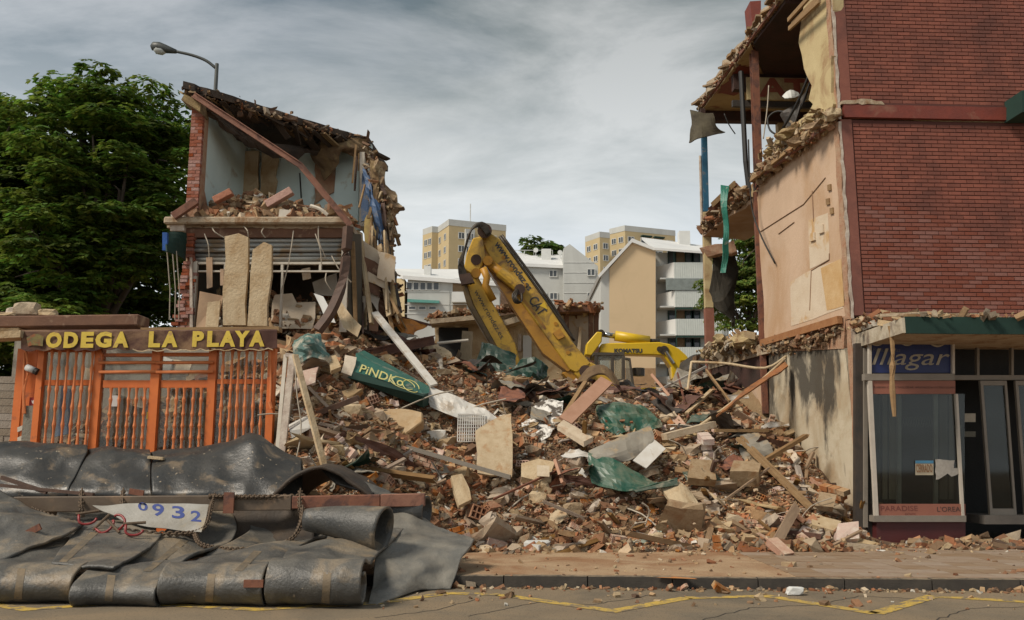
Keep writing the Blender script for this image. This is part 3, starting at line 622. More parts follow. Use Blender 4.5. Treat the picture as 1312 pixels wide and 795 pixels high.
b = B(); put_text(b, 'ATS', q + V((.72, -.008, -.72)), (1, .04, 0), UP, height=.5, width=1.7, bold=.04, ext=.003); part(b, 'lettering', mat('red_lettering', (.23, .05, .03), (.3, .09, .05)), RB)
part(B().bar(q + V((.1, .1, -.85)), q + V((3.6, .2, -.9)), .1, .16), 'steel_joist', m_bsteel, RB)
debris_line('ceiling_debris', [p + V((.05, 0, .06)) for p in edge], 130, (.04, .08, .04), .04, .14, m_rub, RB, pw=np.array([.2, .15, .1, .1, .1, .05, .02, .1, .1, .1, .05]) / 1.07, elong=3)
b = B()
for i in range(9):
    p = lerp(nr, fr, .05 + i * .1) + V((.05, 0, .02)); b.bar(p, lerp(nr, fr, .14 + i * .1) + V((.02, 0, -.02)), .05, .09, roll=.2 * (i % 3))
part(b, 'edge_batten', m_rust, RB, kind='stuff')
part(B().prism([P(961, 2, 19.5), P(975, 1, 19.5), P(975, 32, 19.5), P(964, 34, 19.5)], (0, .5, 0)), 'red_chimney', m_band, RB)
# loose boards against the upper wall
for i, (x0, y0, x1, y1) in enumerate(((1022, 32, 1060, -6), (1020, 27, 1052, -8), (1024, 38, 1064, 2))):
    part(B().bar(W(x0, y0) + WN * (.12 + .05 * i), W(x1, y1) + WN * (.12 + .05 * i), .09, .05, WN), 'broken_board', m_woodb, RB)
# floors and the walls that close the interior
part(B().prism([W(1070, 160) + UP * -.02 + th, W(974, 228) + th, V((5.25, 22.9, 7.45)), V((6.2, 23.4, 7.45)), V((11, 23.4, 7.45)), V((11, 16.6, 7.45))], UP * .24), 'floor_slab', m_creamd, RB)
part(B().prism([V((6.1, 16.4, 3.78)), V((5.45, 19.7, 3.78)), V((5.0, 22.8, 3.78)), V((11, 23.4, 3.78)), V((11, 16.6, 3.78))], UP * .24), 'floor_slab', m_conc, RB)
part(B().box(7.3, 11, 23.45, 23.7, 7.7, 10.98), 'rear_wall', m_cream, RB)
part(B().box(6.95, 11, 23.4, 23.65, .1, 7.4), 'rear_wall', m_cream, RB)
part(B().box(11, 11.25, 16.2, 23.7, .1, 11.2), 'end_wall', m_cream, RB)
# torn slab edge with rubble along the first floor ceiling, from the front corner to the far post
l1 = [W(1072, 154) + WN * .1, W(1040, 180) + WN * .12, W(1000, 208) + WN * .12, W(974, 230) + WN * .1]
debris_line('slab_debris', l1, 260, (.06, .10, .07), .03, .14, m_rub, RB, pw=np.array([.05, .07, .1, .16, .16, .08, .02, .08, .16, .08, .08]))
debris_line('slab_debris', [W(1060, 150) + WN * .05, W(1010, 180) + WN * .0, W(980, 205)], 240, (.08, .12, .11), .03, .16, m_rub, RB, pw=np.array([.05, .06, .06, .14, .2, .16, .06, .1, .05, .02, .1]))
lumps(l1, 16, .30, m_earth, RB, 5, .07); lumps([W(1066, 140), W(1050, 152), W(1020, 172), W(985, 205)], 18, .30, m_yelm, RB, 40, .09)
for k, (x0, y0, x1, y1) in enumerate(((1072, 158, 1000, 212), (1066, 164, 990, 222), (1050, 172, 975, 232))):
    part(B().bar(W(x0, y0) + WN * (.1 + .05 * k), W(x1, y1) + WN * (.12 + .06 * k), .1, .06, WN, roll=.2), 'torn_lath', m_rust if k == 1 else m_woodb, RB)
f1 = [V((5.38, 19.75, 7.5)), V((5.2, 21.2, 7.45)), V((5.02, 22.6, 7.42))]
part(B().prism(jag([V((5.55, 19.6, 7.38)), V((5.22, 21, 7.38)), V((5.0, 22.9, 7.38)), V((6.2, 23.3, 7.38)), V((6.9, 19.7, 7.38))], .3, .06, 40), UP * -.1), 'ceiling_remnant', m_pink, RB)
debris_line('slab_debris', f1, 190, (.09, .1, .06), .03, .15, m_rub, RB, pw=np.array([.14, .1, .1, .08, .1, .1, .03, .1, .12, .08, .05]), elong=3)
lumps(f1, 10, .34, m_earth, RB, 80, .08); lumps([V((5.45, 19.9, 4.15)), V((5.2, 21.4, 4.2)), V((5.0, 22.6, 4.25))], 14, .42, m_yelm, RB, 100, .12)
for k in range(11):
    rr_ = random.Random(k * 7); q = lerp(edge[0], edge[-1], .05 + k * .085 + rr_.uniform(-.03, .03)) + V((.04, 0, .06 + rr_.uniform(0, .1))); part(B().prism(jag([q, q + (edge[-1] - edge[0]) * rr_.uniform(.02, .1), q + (edge[-1] - edge[0]) * rr_.uniform(.02, .08) + V((-rr_.uniform(.05, .3), .02, rr_.uniform(-.08, .06))), q + V((-rr_.uniform(.02, .22), .0, rr_.uniform(-.05, .05)))], .1, .03, k), V((0, 0, rr_.uniform(.03, .08)))), 'broken_tile', m_woodb if k % 2 else m_earth, RB)
for k in range(5):
    part(B().bar(f1[0] + V((-.05 * k, .3, .14 + .05 * k)), f1[2] + V((-.1, -.1 - .3 * k, .1 + .04 * k)), .12, .05, roll=.3 * k), 'torn_lath', m_rust if k % 2 else m_woodb, RB)
# ground floor party wall: sooty white render
m_soot = mat('sooty_render', (.53, .46, .345), (.44, .375, .265), sc=1.4, rough=.9, bump=.2, c3=(.33, .23, .13), s3=1.2, t3=.56, w3=.25)
def soot(m):          # dark smoke tongues: noise stretched down the wall, strongest near the old ceiling (a stain of the wall itself)
    t = m.node_tree; n = t.nodes; l = t.links; b = n['Principled BSDF']; src = b.inputs['Base Color'].links[0].from_socket
    tc = n.new('ShaderNodeTexCoord'); mp = n.new('ShaderNodeMapping'); mp.inputs['Scale'].default_value = (1.2, 1.2, .42); l.new(tc.outputs['Object'], mp.inputs[0])
    z = n.new('ShaderNodeTexNoise'); z.inputs['Scale'].default_value = 1.25; z.inputs['Detail'].default_value = 7; z.inputs['Roughness'].default_value = .65; z.inputs['Distortion'].default_value = .4; l.new(mp.outputs[0], z.inputs[0])
    sp = n.new('ShaderNodeSeparateXYZ'); l.new(tc.outputs['Object'], sp.inputs[0]); hm = n.new('ShaderNodeMapRange'); hm.inputs[1].default_value = 1.5; hm.inputs[2].default_value = 4.1; hm.inputs[3].default_value = -.07; hm.inputs[4].default_value = .29; l.new(sp.outputs[2], hm.inputs[0])
    ad = n.new('ShaderNodeMath'); ad.operation = 'ADD'; l.new(z.outputs[0], ad.inputs[0]); l.new(hm.outputs[0], ad.inputs[1])
    mr = n.new('ShaderNodeMapRange'); mr.inputs[1].default_value = .57; mr.inputs[2].default_value = .68; mr.inputs[4].default_value = .88; l.new(ad.outputs[0], mr.inputs[0])
    x = n.new('ShaderNodeMix'); x.data_type = 'RGBA'; l.new(mr.outputs[0], x.inputs[0]); l.new(src, x.inputs[6]); x.inputs[7].default_value = (.024, .02, .016, 1); l.new(x.outputs[2], b.inputs['Base Color'])
soot(m_soot)
part(B().prism(jag([V((6.13, 16, 0)), V((5.54, 19.7, 0)), W(985, 452), W(1040, 446), W(1080, 442), W(1082, 446)], .4, .02, 44, skip=(0,)), th), 'lower_wall', m_soot, RB)
wb = V((5.53, 19.73, 0)); we = V((5.06, 22.6, 0))
seg = [(0, .22, m_pink), (.23, .4, mat('mint_tiles', (.36, .40, .30), (.45, .45, .33), sc=4)), (.41, .68, m_pink), (.69, 1, m_cream)]
for a, c, mm in seg:
    p = lerp(wb, we, a); q = lerp(wb, we, c); part(B().prism(jag([p, q, q + UP * (3.2 - .2 * c), p + UP * (3.3 - .1 * a)], .3, .03, int(a * 50), skip=(0,)), th), 'lower_wall', mm, RB)
part(B().prism([wb + WN * .02 + UP * 3.25, we + WN * .02 + UP * 2.9, we + WN * .02 + UP * 3.75, wb + WN * .02 + UP * 4.02], th), 'scorched_strip', m_dkbrown, RB)
part(B().prism([W(1084, 405) + WN * .015, W(978, 436) + WN * .015, W(980, 452) + WN * .015, W(1082, 447) + WN * .015], th), 'slab_edge', m_mort, RB)
part(B().bar(W(1082, 410) + WN * .09, W(980, 440) + WN * .07, .14, .1, WN), 'edge_beam', mat('brown_beam', (.25, .1, .035), (.35, .17, .07), sc=4), RB)
debris_line('slab_debris', [W(1078, 425) + WN * .02, W(1030, 440) + WN * .03, W(985, 446) + WN * .03], 260, (.05, .1, .07), .04, .15, m_rub, RB, pw=np.array([.05, .07, .1, .14, .14, .06, .01, .1, .2, .12, .05]))
debris_line('slab_debris', [V((5.45, 19.9, 4.12)), V((5.2, 21.4, 4.15)), V((5.0, 22.6, 4.2))], 240, (.16, .12, .08), .04, .2, m_rub, RB, pw=np.array([.05, .05, .06, .14, .24, .2, .06, .1, .03, .02, .05]))
for k in range(6):
    p = V((5.4 - .06 * k, 19.8 + .45 * k, 3.85)); part(B().bar(p, p + V((-.25 + .1 * k, .6, .6)), .1, .05, roll=.4 * k), 'torn_lath', m_woodb, RB)
# columns
cx = lambda Y, px, py: P(px, py, Y)
part(B().ibeam(V((5.62, 19.72, 7.6)), V((5.66, 19.72, 11.0)), .16, .2, .025, up=(0, 1, 0)), 'steel_column', m_rust, RB)
part(B().tube([V((5.45, 19.9, 7.6)), V((5.40, 19.9, 8.3)), V((5.44, 20.1, 10.6))], .06, 8), 'drain_pipe', m_cable, RB)
part(B().bar(V((5.52, 19.66, 2.5)), V((5.54, 19.66, 7.5)), .10, .12), 'steel_column', m_rust, RB)
px = lambda y, x, Y=22.95: P(x, y, Y)
part(B().bar(px(272, 904.5), px(172, 902), .14, .14, (0, 1, 0)), 'corner_post', m_bluep, RB, label='blue painted corner post')
part(B().bar(px(395, 908), px(273, 905), .2, .2, (0, 1, 0)), 'corner_post', m_cream, RB)
part(B().bar(px(560, 913), px(396, 908), .22, .22, (0, 1, 0)), 'corner_post', mat('oxide_post', (.2, .07, .045), (.28, .12, .08)), RB)
part(B().bar(px(172, 902), px(140, 900), .12, .12, (0, 1, 0)), 'corner_post', m_dkbrown, RB)
part(B().tube([px(300, 899), px(280, 899), px(200, 897)], .035, 7), 'downpipe', m_chip, RB)
part(B().prism(jag([px(318, 896), px(308, 940, 21.6), px(322, 944, 21.6), px(330, 903)], .3, .05, 3), (.1, .3, 0)), 'hanging_slab', m_mort, RB)

# things that hang from the ruin
m_tarp = mat('dark_tarpaulin', (.028, .025, .018), (.05, .042, .03), sc=3, rough=.85, bump=.3)
g = loft([[P(884, 140, 22.7), P(900, 143, 22.6), P(913, 146, 22.7)], [P(886, 160, 22.5), P(899, 163, 22.35), P(917, 162, 22.5)], [P(881, 183, 22.6), P(899, 178, 22.3), P(929, 170, 22.6)]], 10, 8, .12, 2.5, 2)
solo(B().grid(g), 'torn_felt', mat('olive_felt', (.09, .075, .045), (.045, .035, .022), sc=3, bump=.4), 'torn olive roofing felt drooping from the top of the blue corner post', 'roofing felt', thick=.03)
g = loft([[P(914, 322, 23), P(928, 318, 22.9), P(940, 316, 23)], [P(912, 355, 22.8), P(930, 352, 22.9), P(946, 345, 23)], [P(909, 386, 22.9), P(926, 385, 22.8), P(944, 352, 23)], [P(934, 408, 22.8), P(940, 412, 22.9), P(941, 380, 23)], [P(936, 414, 22.8), P(938, 418, 22.9), P(941, 410, 23)]], 8, 10, .10, 2, 3)
solo(B().grid(g), 'black_tarpaulin', m_tarp, 'black ragged tarpaulin hanging in the gap beside the corner post', 'tarpaulin', thick=.02)
g = loft([[P(923, 238, 20.3), P(934, 240, 20.3)], [P(924, 262, 20.2), P(932, 262, 20.1)], [P(927, 290, 20.3), P(934, 290, 20.2)], [P(926, 320, 20.2), P(933, 321, 20.3)], [P(923, 350, 20.3), P(930, 350, 20.2)]], 3, 14, .08, 2, 4)
solo(B().grid(g), 'green_strip', mat('green_plastic', (.02, .14, .10), (.03, .19, .14), sc=4, rough=.5, c3=(.35, .36, .3), s3=5, t3=.62), 'long green plastic strip dangling from the torn ceiling edge', 'plastic strip', thick=.02)
def cable(pts, r, lab, m=None, n=14): return solo(B().tube(spline(pts, n), r, 6), 'hanging_cable', m or m_cable, lab, 'cable', 'cables hanging from the ruins', smooth=True)
cable([W(975, 180) + WN * .3, W(976, 260) + WN * .25, W(985, 300) + WN * .2, W(996, 338) + WN * .05], .018, 'black cable trailing down the pink party wall')
cable([P(1052, 20, 17.5), P(1045, 70, 17.8), P(1035, 100, 18), P(1020, 135, 18.4), P(1003, 165, 18.9)], .03, 'thick black cable sloping across the cream upper wall')
cable([P(1056, 25, 17.4), P(1049, 70, 17.6), P(1039, 102, 17.8), P(1026, 140, 18.1)], .02, 'thin black cable beside the thick one on the upper wall')
cable([P(985, 110, 19.4), P(983, 140, 19.3), P(978, 178, 19.3)], .015, 'pale wire hanging from the ceiling joist beside the steel column', m_wire)
cable([P(1012, 145, 19), P(995, 143, 19.2), P(984, 152, 19.3), P(986, 166, 19.2), P(993, 172, 19)], .022, 'black looped cable over the rubble of the upper floor')
cable([P(928, 146, 22), P(934, 160, 22), P(942, 172, 22)], .015, 'short black wire under the rear roof beam', n=8)
cable([P(968, 215, 19.6), P(966, 245, 19.5), P(976, 225, 19.5)], .015, 'tangled thin wire at the foot of the rusty steel column', n=8)
g = loft([[P(1003, 125, 19), P(1012, 118, 19), P(1022, 118, 19.2)], [P(1006, 128, 18.8), P(1014, 127, 18.7), P(1024, 124, 19)]], 6, 5, .08, 3, 5)
solo(B().grid(g), 'lamp_reflector', m_white, 'bent white lamp reflector hanging in the dark upper room', 'lamp', thick=.02)
g = loft([[P(1003, 150, 19.2), P(1020, 135, 19), P(1034, 115, 19)], [P(1006, 164, 19), P(1020, 155, 18.8), P(1032, 130, 18.8)]], 6, 6, .15, 3, 6)
solo(B().grid(g), 'bent_duct', m_bsteel, 'crumpled dark duct lying under the lamp reflector', 'duct', thick=.04)

# ------------------------------------------------------------------ shop
m_alu = mat('dull_aluminium', (.22, .19, .155), (.18, .155, .125), sc=5, rough=.55, bump=.05)
m_post = mat('pale_window_post', (.5, .45, .38), (.42, .37, .31), sc=5, rough=.5, bump=.05)
m_blue = mat('navy_sign', (.007, .015, .085), (.009, .02, .11), sc=1.5, rough=.45, bump=0)
m_sal = mat('salmon_strip', (.27, .10, .065), (.23, .085, .055), sc=3, rough=.6, bump=0)
m_inkb = mat('sign_beige', (.36, .32, .25), sc=6, rough=.6, bump=0)
m_ink = mat('dark_ink', (.05, .03, .025), rough=.7, bump=0)
m_ox = mat('oxblood_panel', (.075, .012, .012), (.06, .012, .012), sc=2, rough=.6, bump=.1)
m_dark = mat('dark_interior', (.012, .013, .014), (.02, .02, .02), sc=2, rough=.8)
m_gls = glass('shop_glass', (.62, .66, .64), .03, (.05, .05, .045))
SO = -.62 + 1.0      # bay stands a little proud of the front
def S(x, y, off=.45): return F(x, y, off)
SH = T('perfume_shop_front', 'closed perfume shop front with navy sign and salmon strips under green fascia', 'shop front', S(1180, 700))
def srect(name, m, x0, y0, x1, y1, off, dep, parent=SH, **k):   # plate between two corners, a given depth before the street front
    p = [S(x0, y1, off), S(x1, y1, off), S(x1, y0, off), S(x0, y0, off)]; return part(B().prism(p, -FN * dep), name, m, parent, **k)
srect('base_panel', m_ox, 1123, 669, 1237, 706, .44, .2)
srect('sill', m_alu, 1120, 661, 1238, 669, .52, .3)
srect('head_rail', m_alu, 1108, 479, 1223, 487.5, .50, .12)
sg = srect('sign_panel', m_blue, 1117, 431, 1220, 478, .44, .06)
b = B(); put_text(b, 'Illagar', S(1117.5, 474.5, .452), FX, UP, width=(S(1219, 460) - S(1118, 460)).length, height=.38, shear=.32, bold=.0, ext=.002); part(b, 'sign_lettering', m_inkb, sg)
b = B(); put_text(b, 'Perfumerías', S(1118, 451, .448), FX, UP, width=(S(1154, 460) - S(1118, 460)).length, shear=.25); part(b, 'sign_lettering', mat('faint_ink', (.10, .10, .12), bump=0), sg)
wv = [S(1117 + i * 2.6, 438 + 4.2 * math.sin(i * .42 + .6) + (i > 28) * 1.5, .448) for i in range(40)]
b = B(); b.tube(wv, .022, 5); part(b, 'wave_line', m_inkb, sg)
b = B(); top = [S(1117 + i * 2.6, 430, .443) for i in range(40)]; b.add(sum([[wv[i] + UP * .06, V((wv[i].x, wv[i].y, max(top[i].z, wv[i].z + .07)))] for i in range(40)], []), [(2 * i, 2 * i + 2, 2 * i + 3, 2 * i + 1) for i in range(39)]); part(b, 'sign_crest', mat('sign_sand', (.22, .19, .14)), sg)
st = srect('salmon_strip', m_sal, 1113, 488, 1224, 505, .47, .03)
b = B(); put_text(b, 'COLABORA CON CTAGLOB.AR. APLICACION OCTRO S.JUAN', S(1115, 498.5, .474), FX, UP, width=(S(1223, 498) - S(1115, 498)).length, height=.045); part(b, 'strip_lettering', m_ink, st)
st = srect('salmon_strip', m_sal, 1126, 646, 1237, 661, .47, .03)
for s, x0, x1, y, hh in (('PARADISE', 1129, 1176, 655, .085), ('EXTATIC', 1160, 1174, 660.3, .035), ("L'OREAL", 1201, 1235, 656, .085)):
    b = B(); put_text(b, s, S(x0, y, .474), FX, UP, width=(S(x1, 655) - S(x0, 655)).length, height=hh); part(b, 'strip_lettering', mat('strip_ink', (.17, .05, .04), bump=0) if s[0] != 'L' else m_ink, st)
srect('window_pane', m_gls, 1116, 505, 1236, 646, .44, .012)
for x0, x1, y0, y1 in ((1113.5, 1116.8, 430, 479), (1220.4, 1223.5, 430, 480), (1112.5, 1117.5, 488, 661), (1224.5, 1227.5, 505, 661)):
    a = 6 * (y0 > 480); p = [S(x0 + a * .9 + (3 if x0 < 1200 and y0 > 480 else 3 if y0 > 480 else 0), y1, .5), S(x1 + a * .9 + (3 if y0 > 480 else 0), y1, .5), S(x1, y0, .5), S(x0, y0, .5)]
    part(B().prism(p, -FN * .07), 'window_post', m_post, SH)
for x in (1150, 1197): srect('inner_post', m_post, x, 500, x + 5, 646, .30, .05)
srect('corner_post', m_bsteel, 1096, 440, 1107, 690, .30, .1); srect('corner_post', m_alu, 1107, 446, 1112, 676, .34, .1); srect('corner_post', m_bsteel, 1111.5, 490, 1118, 690, .28, .08)
m_rail = mat('lattice_grey', (.13, .125, .10)); m_bld = mat('curtain_strip', (.16, .14, .10), (.09, .08, .06), sc=2, stretch=(5, 5, .4))
for x0, x1 in ((1119, 1128), (1131, 1137), (1140, 1148), (1204, 1214), (1216, 1222)): srect('curtain_strip', m_bld, x0, 506, x1, 640, .12, .02)
b = B()
for i in range(12):
    x = 1156 + i * 3.3
    for s in (0, 1):
        b.bar(S(x + 3.3 * s, 548, .2), S(x + 3.3 * (1 - s), 534, .2), .01, .01)
part(b, 'folding_grille', m_rail, SH)
# recessed entrance and doors
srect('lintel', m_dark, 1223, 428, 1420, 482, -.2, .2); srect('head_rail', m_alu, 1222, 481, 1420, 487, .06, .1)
for x0 in (1252, 1296): srect('transom_post', m_alu, x0, 430, x0 + 3, 482, .06, .08)
for x0, x1 in ((1256, 1290), (1301, 1345)):
    f = B()
    for a, c, y0, y1 in ((x0, x0 + 3.5, 488, 660), (x1 - 3, x1, 488, 660), (x0 + 3.6, x1 - 3.1, 488, 494), (x0 + 3.6, x1 - 3.1, 652, 660)):
        k = lambda x, y: S(x + (y - 488) * .075, y, .1); f.prism([k(a, y1), k(c, y1), k(c, y0), k(a, y0)], -FN * .06)
    d = part(f, 'door', m_alu, SH); part(B().prism([S(x0 + 16, 654, .07), S(x1 + 9, 654, .07), S(x1 - 3, 492, .07), S(x0 + 3, 492, .07)], -FN * .012), 'pane', m_gls, d)
srect('door_step', mat('grey_step', (.16, .14, .12)), 1262, 661, 1430, 672, .35, .8)
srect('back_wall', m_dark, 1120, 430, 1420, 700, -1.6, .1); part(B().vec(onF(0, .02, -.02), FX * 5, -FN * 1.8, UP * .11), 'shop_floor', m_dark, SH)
for x0, y0, x1, y1 in ((1236, 530, 1250, 541), (1236, 553, 1250, 560), (1214, 545, 1232, 549)): srect('notice', m_inkb if y0 < 545 else m_rail, x0, y0, x1, y1, .05, .01)
nt_ = srect('closed_notice', mat('notice_paper', (.42, .36, .26), bump=0), 1173, 591, 1196, 609, .456, .006)
srect('notice_head', mat('notice_blue', (.06, .2, .33), bump=0), 1173, 590.4, 1196, 594, .462, .004, nt_)
b = B(); put_text(b, 'CERRADO', S(1174, 605.5, .466), FX, UP, width=(S(1195, 600) - S(1174, 600)).length, height=.14, bold=.02); part(b, 'notice_lettering', mat('notice_ink', (.22, .11, .05), bump=0), nt_)
p = jag([S(1199, 615, .456), S(1208, 611, .456), S(1214, 607, .456), S(1219, 611, .456), S(1229, 607, .456), S(1228, 600, .456), S(1222, 600, .456), S(1223, 590, .456), S(1198, 589, .456)], .06, .012, 8)
part(B().prism(p, FN * .004), 'torn_notice', mat('torn_paper', (.36, .33, .29), (.27, .25, .22), sc=18, bump=0), SH)
# green canopy fascia with broken top
z0, z1 = 3.47, 3.74
def cn(x, Y, z): return V((x + .004 * (Y - 14), Y + .05 * (x - 6.2), z))
part(B().prism([cn(6.21, 14, z0), cn(11.6, 14, z0), cn(11.6, 14, z1), cn(6.21, 14, z1)], (0, .05, 0)), 'green_fascia', m_dgreen, SH)
part(B().prism([cn(6.16, 14.01, z0 + .01), cn(6.14, 16.25, z0 + .01), cn(6.14, 16.25, z1 - .02), cn(6.16, 14.01, z1 - .02)], (.045, 0, 0)), 'side_fascia', mat('stained_white', (.50, .44, .34), (.33, .27, .19), sc=4, c3=(.15, .11, .08), s3=3, t3=.58, w3=.2), SH)
part(B().prism([cn(6.21, 14.06, z0 + .03), cn(11.5, 14.06, z0 + .03), cn(11.5, 16.2, z0 + .03), cn(6.21, 16.2, z0 + .03)], UP * .17), 'canopy_slab', m_conc, SH)
debris_line('canopy_debris', [cn(6.3, 14.4, 3.74), cn(7.2, 14.4, 3.74), cn(8.6, 14.6, 3.74)], 150, (.16, .3, .02), .04, .18, m_rub, SH, pw=np.array([.1, .08, .06, .2, .2, .1, .02, .12, .05, .02, .05]))
debris_line('canopy_debris', [V((6.2, 15.8, 3.85)), V((6.4, 15.6, 3.92)), V((7.6, 15.7, 3.83))], 150, (.14, .2, .05), .05, .28, m_rub, SH)
for k, (a, c) in enumerate((((6.35, 14.3), (7.1, 14.2)), ((6.5, 14.5), (7.9, 14.35)), ((6.2, 14.9), (6.9, 14.4)))):
    part(B().bar(cn(a[0], a[1], 3.80 + .05 * k), cn(c[0], c[1], 3.79 + .04 * k), .16, .05, roll=.1), 'broken_board', m_conc if k else m_woodb, SH)
part(B().prism([F(1287, 131, .02), F(1400, 131, .02), F(1400, 158, .02), F(1287, 158, .02)], FN * .55), 'awning_box', m_dgreen, RB)
a = S(1141, 425, 1.2); solo(B().tube(spline([S(1141, 418, 1.5), S(1144, 450, 1.5), S(1143, 490, 1.5), S(1146, 534, 1.5)], 8), [.05, .035, .04, .03, .05, .04, .05, .04, .03], 6), 'hanging_batten', m_woodb, 'splintered wooden batten dangling in front of the navy shop sign', 'batten')
# ================================================================== LEFT RUIN
m_lblue = mat('pale_blue_plaster', (.62, .72, .69), (.54, .64, .62), sc=1.3, rough=.9, bump=.15, c3=(.36, .30, .20), s3=1.1, t3=.64, w3=.1)
m_roofk = mat('black_roofing', (.030, .022, .017), (.06, .04, .026), sc=2.5, rough=.95, bump=.7, bs=14)
m_redst = mat('red_oxide_steel', (.20, .085, .055), (.26, .125, .08), sc=5, rough=.8, bump=.2, c3=(.11, .05, .035), s3=3, t3=.56)
m_oldb = mat('old_red_brick', (.30, .10, .055), (.24, .08, .05), sc=8, rough=.95, bump=.5, rnd=.25)
m_lint = mat('red_brown_lintel', (.17, .085, .05), (.12, .06, .038), sc=3, rough=.9, bump=.3, c3=(.3, .2, .13), s3=3, t3=.62)
m_shut = mat('grey_shutter', (.36, .36, .33), (.29, .29, .27), sc=2, rough=.5, bump=.05, metal=.2, c3=(.3, .22, .14), s3=2, t3=.6)
m_whfr = mat('dusty_white_frame', (.58, .53, .45), (.48, .42, .34), sc=4, rough=.7, bump=.1)
m_slab = mat('torn_plaster_slab', (.52, .41, .265), (.42, .31, .185), sc=2.2, rough=.95, bump=.7, bs=18, c3=(.34, .22, .11), s3=2.2, t3=.57, w3=.2)
m_felt = mat('brown_felt', (.10, .06, .032), (.2, .13, .06), sc=2.5, rough=.95, bump=.5, c3=(.3, .22, .1), s3=1.4, t3=.6)
m_bcloth = mat('blue_sheet', (.035, .075, .16), (.05, .10, .20), sc=3, rough=.6, c3=(.2, .17, .13), s3=3, t3=.6)
m_yelw = mat('yellow_plaster', (.56, .42, .16), (.5, .36, .14), sc=2, rough=.9, c3=(.4, .28, .12), s3=2, t3=.6)
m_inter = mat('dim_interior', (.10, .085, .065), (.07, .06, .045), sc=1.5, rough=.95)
m_bentst = mat('brown_bent_steel', (.06, .034, .024), (.11, .06, .04), sc=5, rough=.7, bump=.2)

Y0, Y1 = 18.5, 21.8
LB = T('ruined_house', 'two storey half torn house with pale blue upper room and collapsed black roof', 'house', P(340, 590, Y0))
p = lambda x, y, Y=Y0: P(x, y, Y)
# brick pier at the front left corner, brick by brick
xa, xb = p(242, 200).x, p(257, 200).x; zf = p(300, 284).z; zt = p(245, 128).z; zl = .6
b = B().box(xa + .02, xb - .012, Y0 + .015, Y0 + .4, zf, zt); part(b, 'pier_core', m_mort, LB)
k = 0; z = zf + .3
while z < zt - .05:
    for j in range(2):
        wd = (xb - xa) * (.62 if (k + j) % 2 else .36); x0 = xa if j == 0 else xa + (xb - xa) * (.64 if k % 2 == 0 else .38)
        wd = (xb - xa) * ((.62 if k % 2 == 0 else .36) if j == 0 else (.36 if k % 2 == 0 else .62))
        shared('brick', 'pb%d%d' % (k % 2, j), lambda wd=wd: B().box(0, wd, 0, .12, 0, .066), m_oldb, (x0, Y0 + random.uniform(-.006, .008), z), LB)
    z += .076; k += 1
# ragged brickwork of the lower pier
lx = lambda z: lerp(p(222, 420).x, p(238, 320).x, (z - p(0, 420).z) / (p(0, 320).z - p(0, 420).z))
z = p(0, 440).z; k = 0
part(B().prism([p(232, 440, Y0 + .05), p(246, 440, Y0 + .05), p(247, 300, Y0 + .05), p(240, 300, Y0 + .05)], (0, .35, 0)), 'pier_core', m_mort, LB)
while z < p(0, 300).z:
    x = lx(z) + random.uniform(-.06, .08); x1 = p(245, 300).x
    while x < x1:
        shared('brick', 'lb', lambda: B().box(0, .155, 0, .12, 0, .064), m_oldb, (x, Y0 + random.uniform(-.03, .05), z), LB, (0, random.uniform(-.04, .04), random.uniform(-.1, .1))); x += .17
    z += .076; k += 1
part(B().prism([p(243, 330, Y0 - .02), p(246, 330, Y0 - .02), p(247, 425, Y0 - .02), p(243, 425, Y0 - .02)], (0, .06, 0)), 'render_edge', m_chip, LB)
# upper room
ZRF = 9.42
part(B().prism(jag([V((xb - .05, Y0 + .05, zf)), V((xb + .0, Y1, zf)), V((xb + .0, Y1, ZRF - .1)), V((xb - .05, Y0 + .05, ZRF - .1))], .5, .02, 2), (-.14, 0, 0)), 'side_wall', m_lblue, LB)
part(B().prism([V((xb + .004, Y0 + .05, zf)), V((xb + .004, Y0 + 1.0, zf)), V((xb + .004, Y0 + .5, zf + .6)), V((xb + .004, Y0 + .05, zf + 1.1))], (.006, 0, 0)), 'bare_patch', m_mort, LB)
part(B().prism(jag([V((xb, Y1, zf - .3)), p(474, 290, Y1), p(476, 185, Y1), V((xb, Y1, ZRF - .1))], .5, .02, 4), (0, .18, 0)), 'rear_wall', m_lblue, LB)
for q, s in (([(308, 252), (331, 252), (333, 195), (309, 196)], 1), ([(334, 252), (353, 250), (358, 196), (337, 195)], 2)):
    part(B().prism(jag([p(x, y, Y1 - .12) for x, y in q], .25, .035, s), (0, -.10, 0)), 'bare_panel', m_slab, LB)
part(B().prism(jag([p(402, 262, Y1 - .06), p(428, 246, Y1 - .06), p(430, 215, Y1 - .06), p(424, 200, Y1 - .06), p(404, 208, Y1 - .06)], .2, .06, 9), (0, .05, 0)), 'bare_brick', m_mort, LB)
part(B().prism([p(425, 290, Y1 - .1), p(459, 285, Y1 - .1), p(460, 205, Y1 - .1), p(431, 210, Y1 - .1)], (0, .06, 0)), 'door_leaf', m_lblue, LB)
part(B().prism([p(460, 290, Y1 - .7), p(466, 290, Y1 - .7), p(467, 195, Y1 - .7), p(461, 195, Y1 - .7)], (0, .9, 0)), 'door_jamb', m_whfr, LB)
part(B().tube([p(384, 222, Y1 - .2), p(386, 254, Y1 - .2)], .02, 5), 'wire', m_cable, LB)
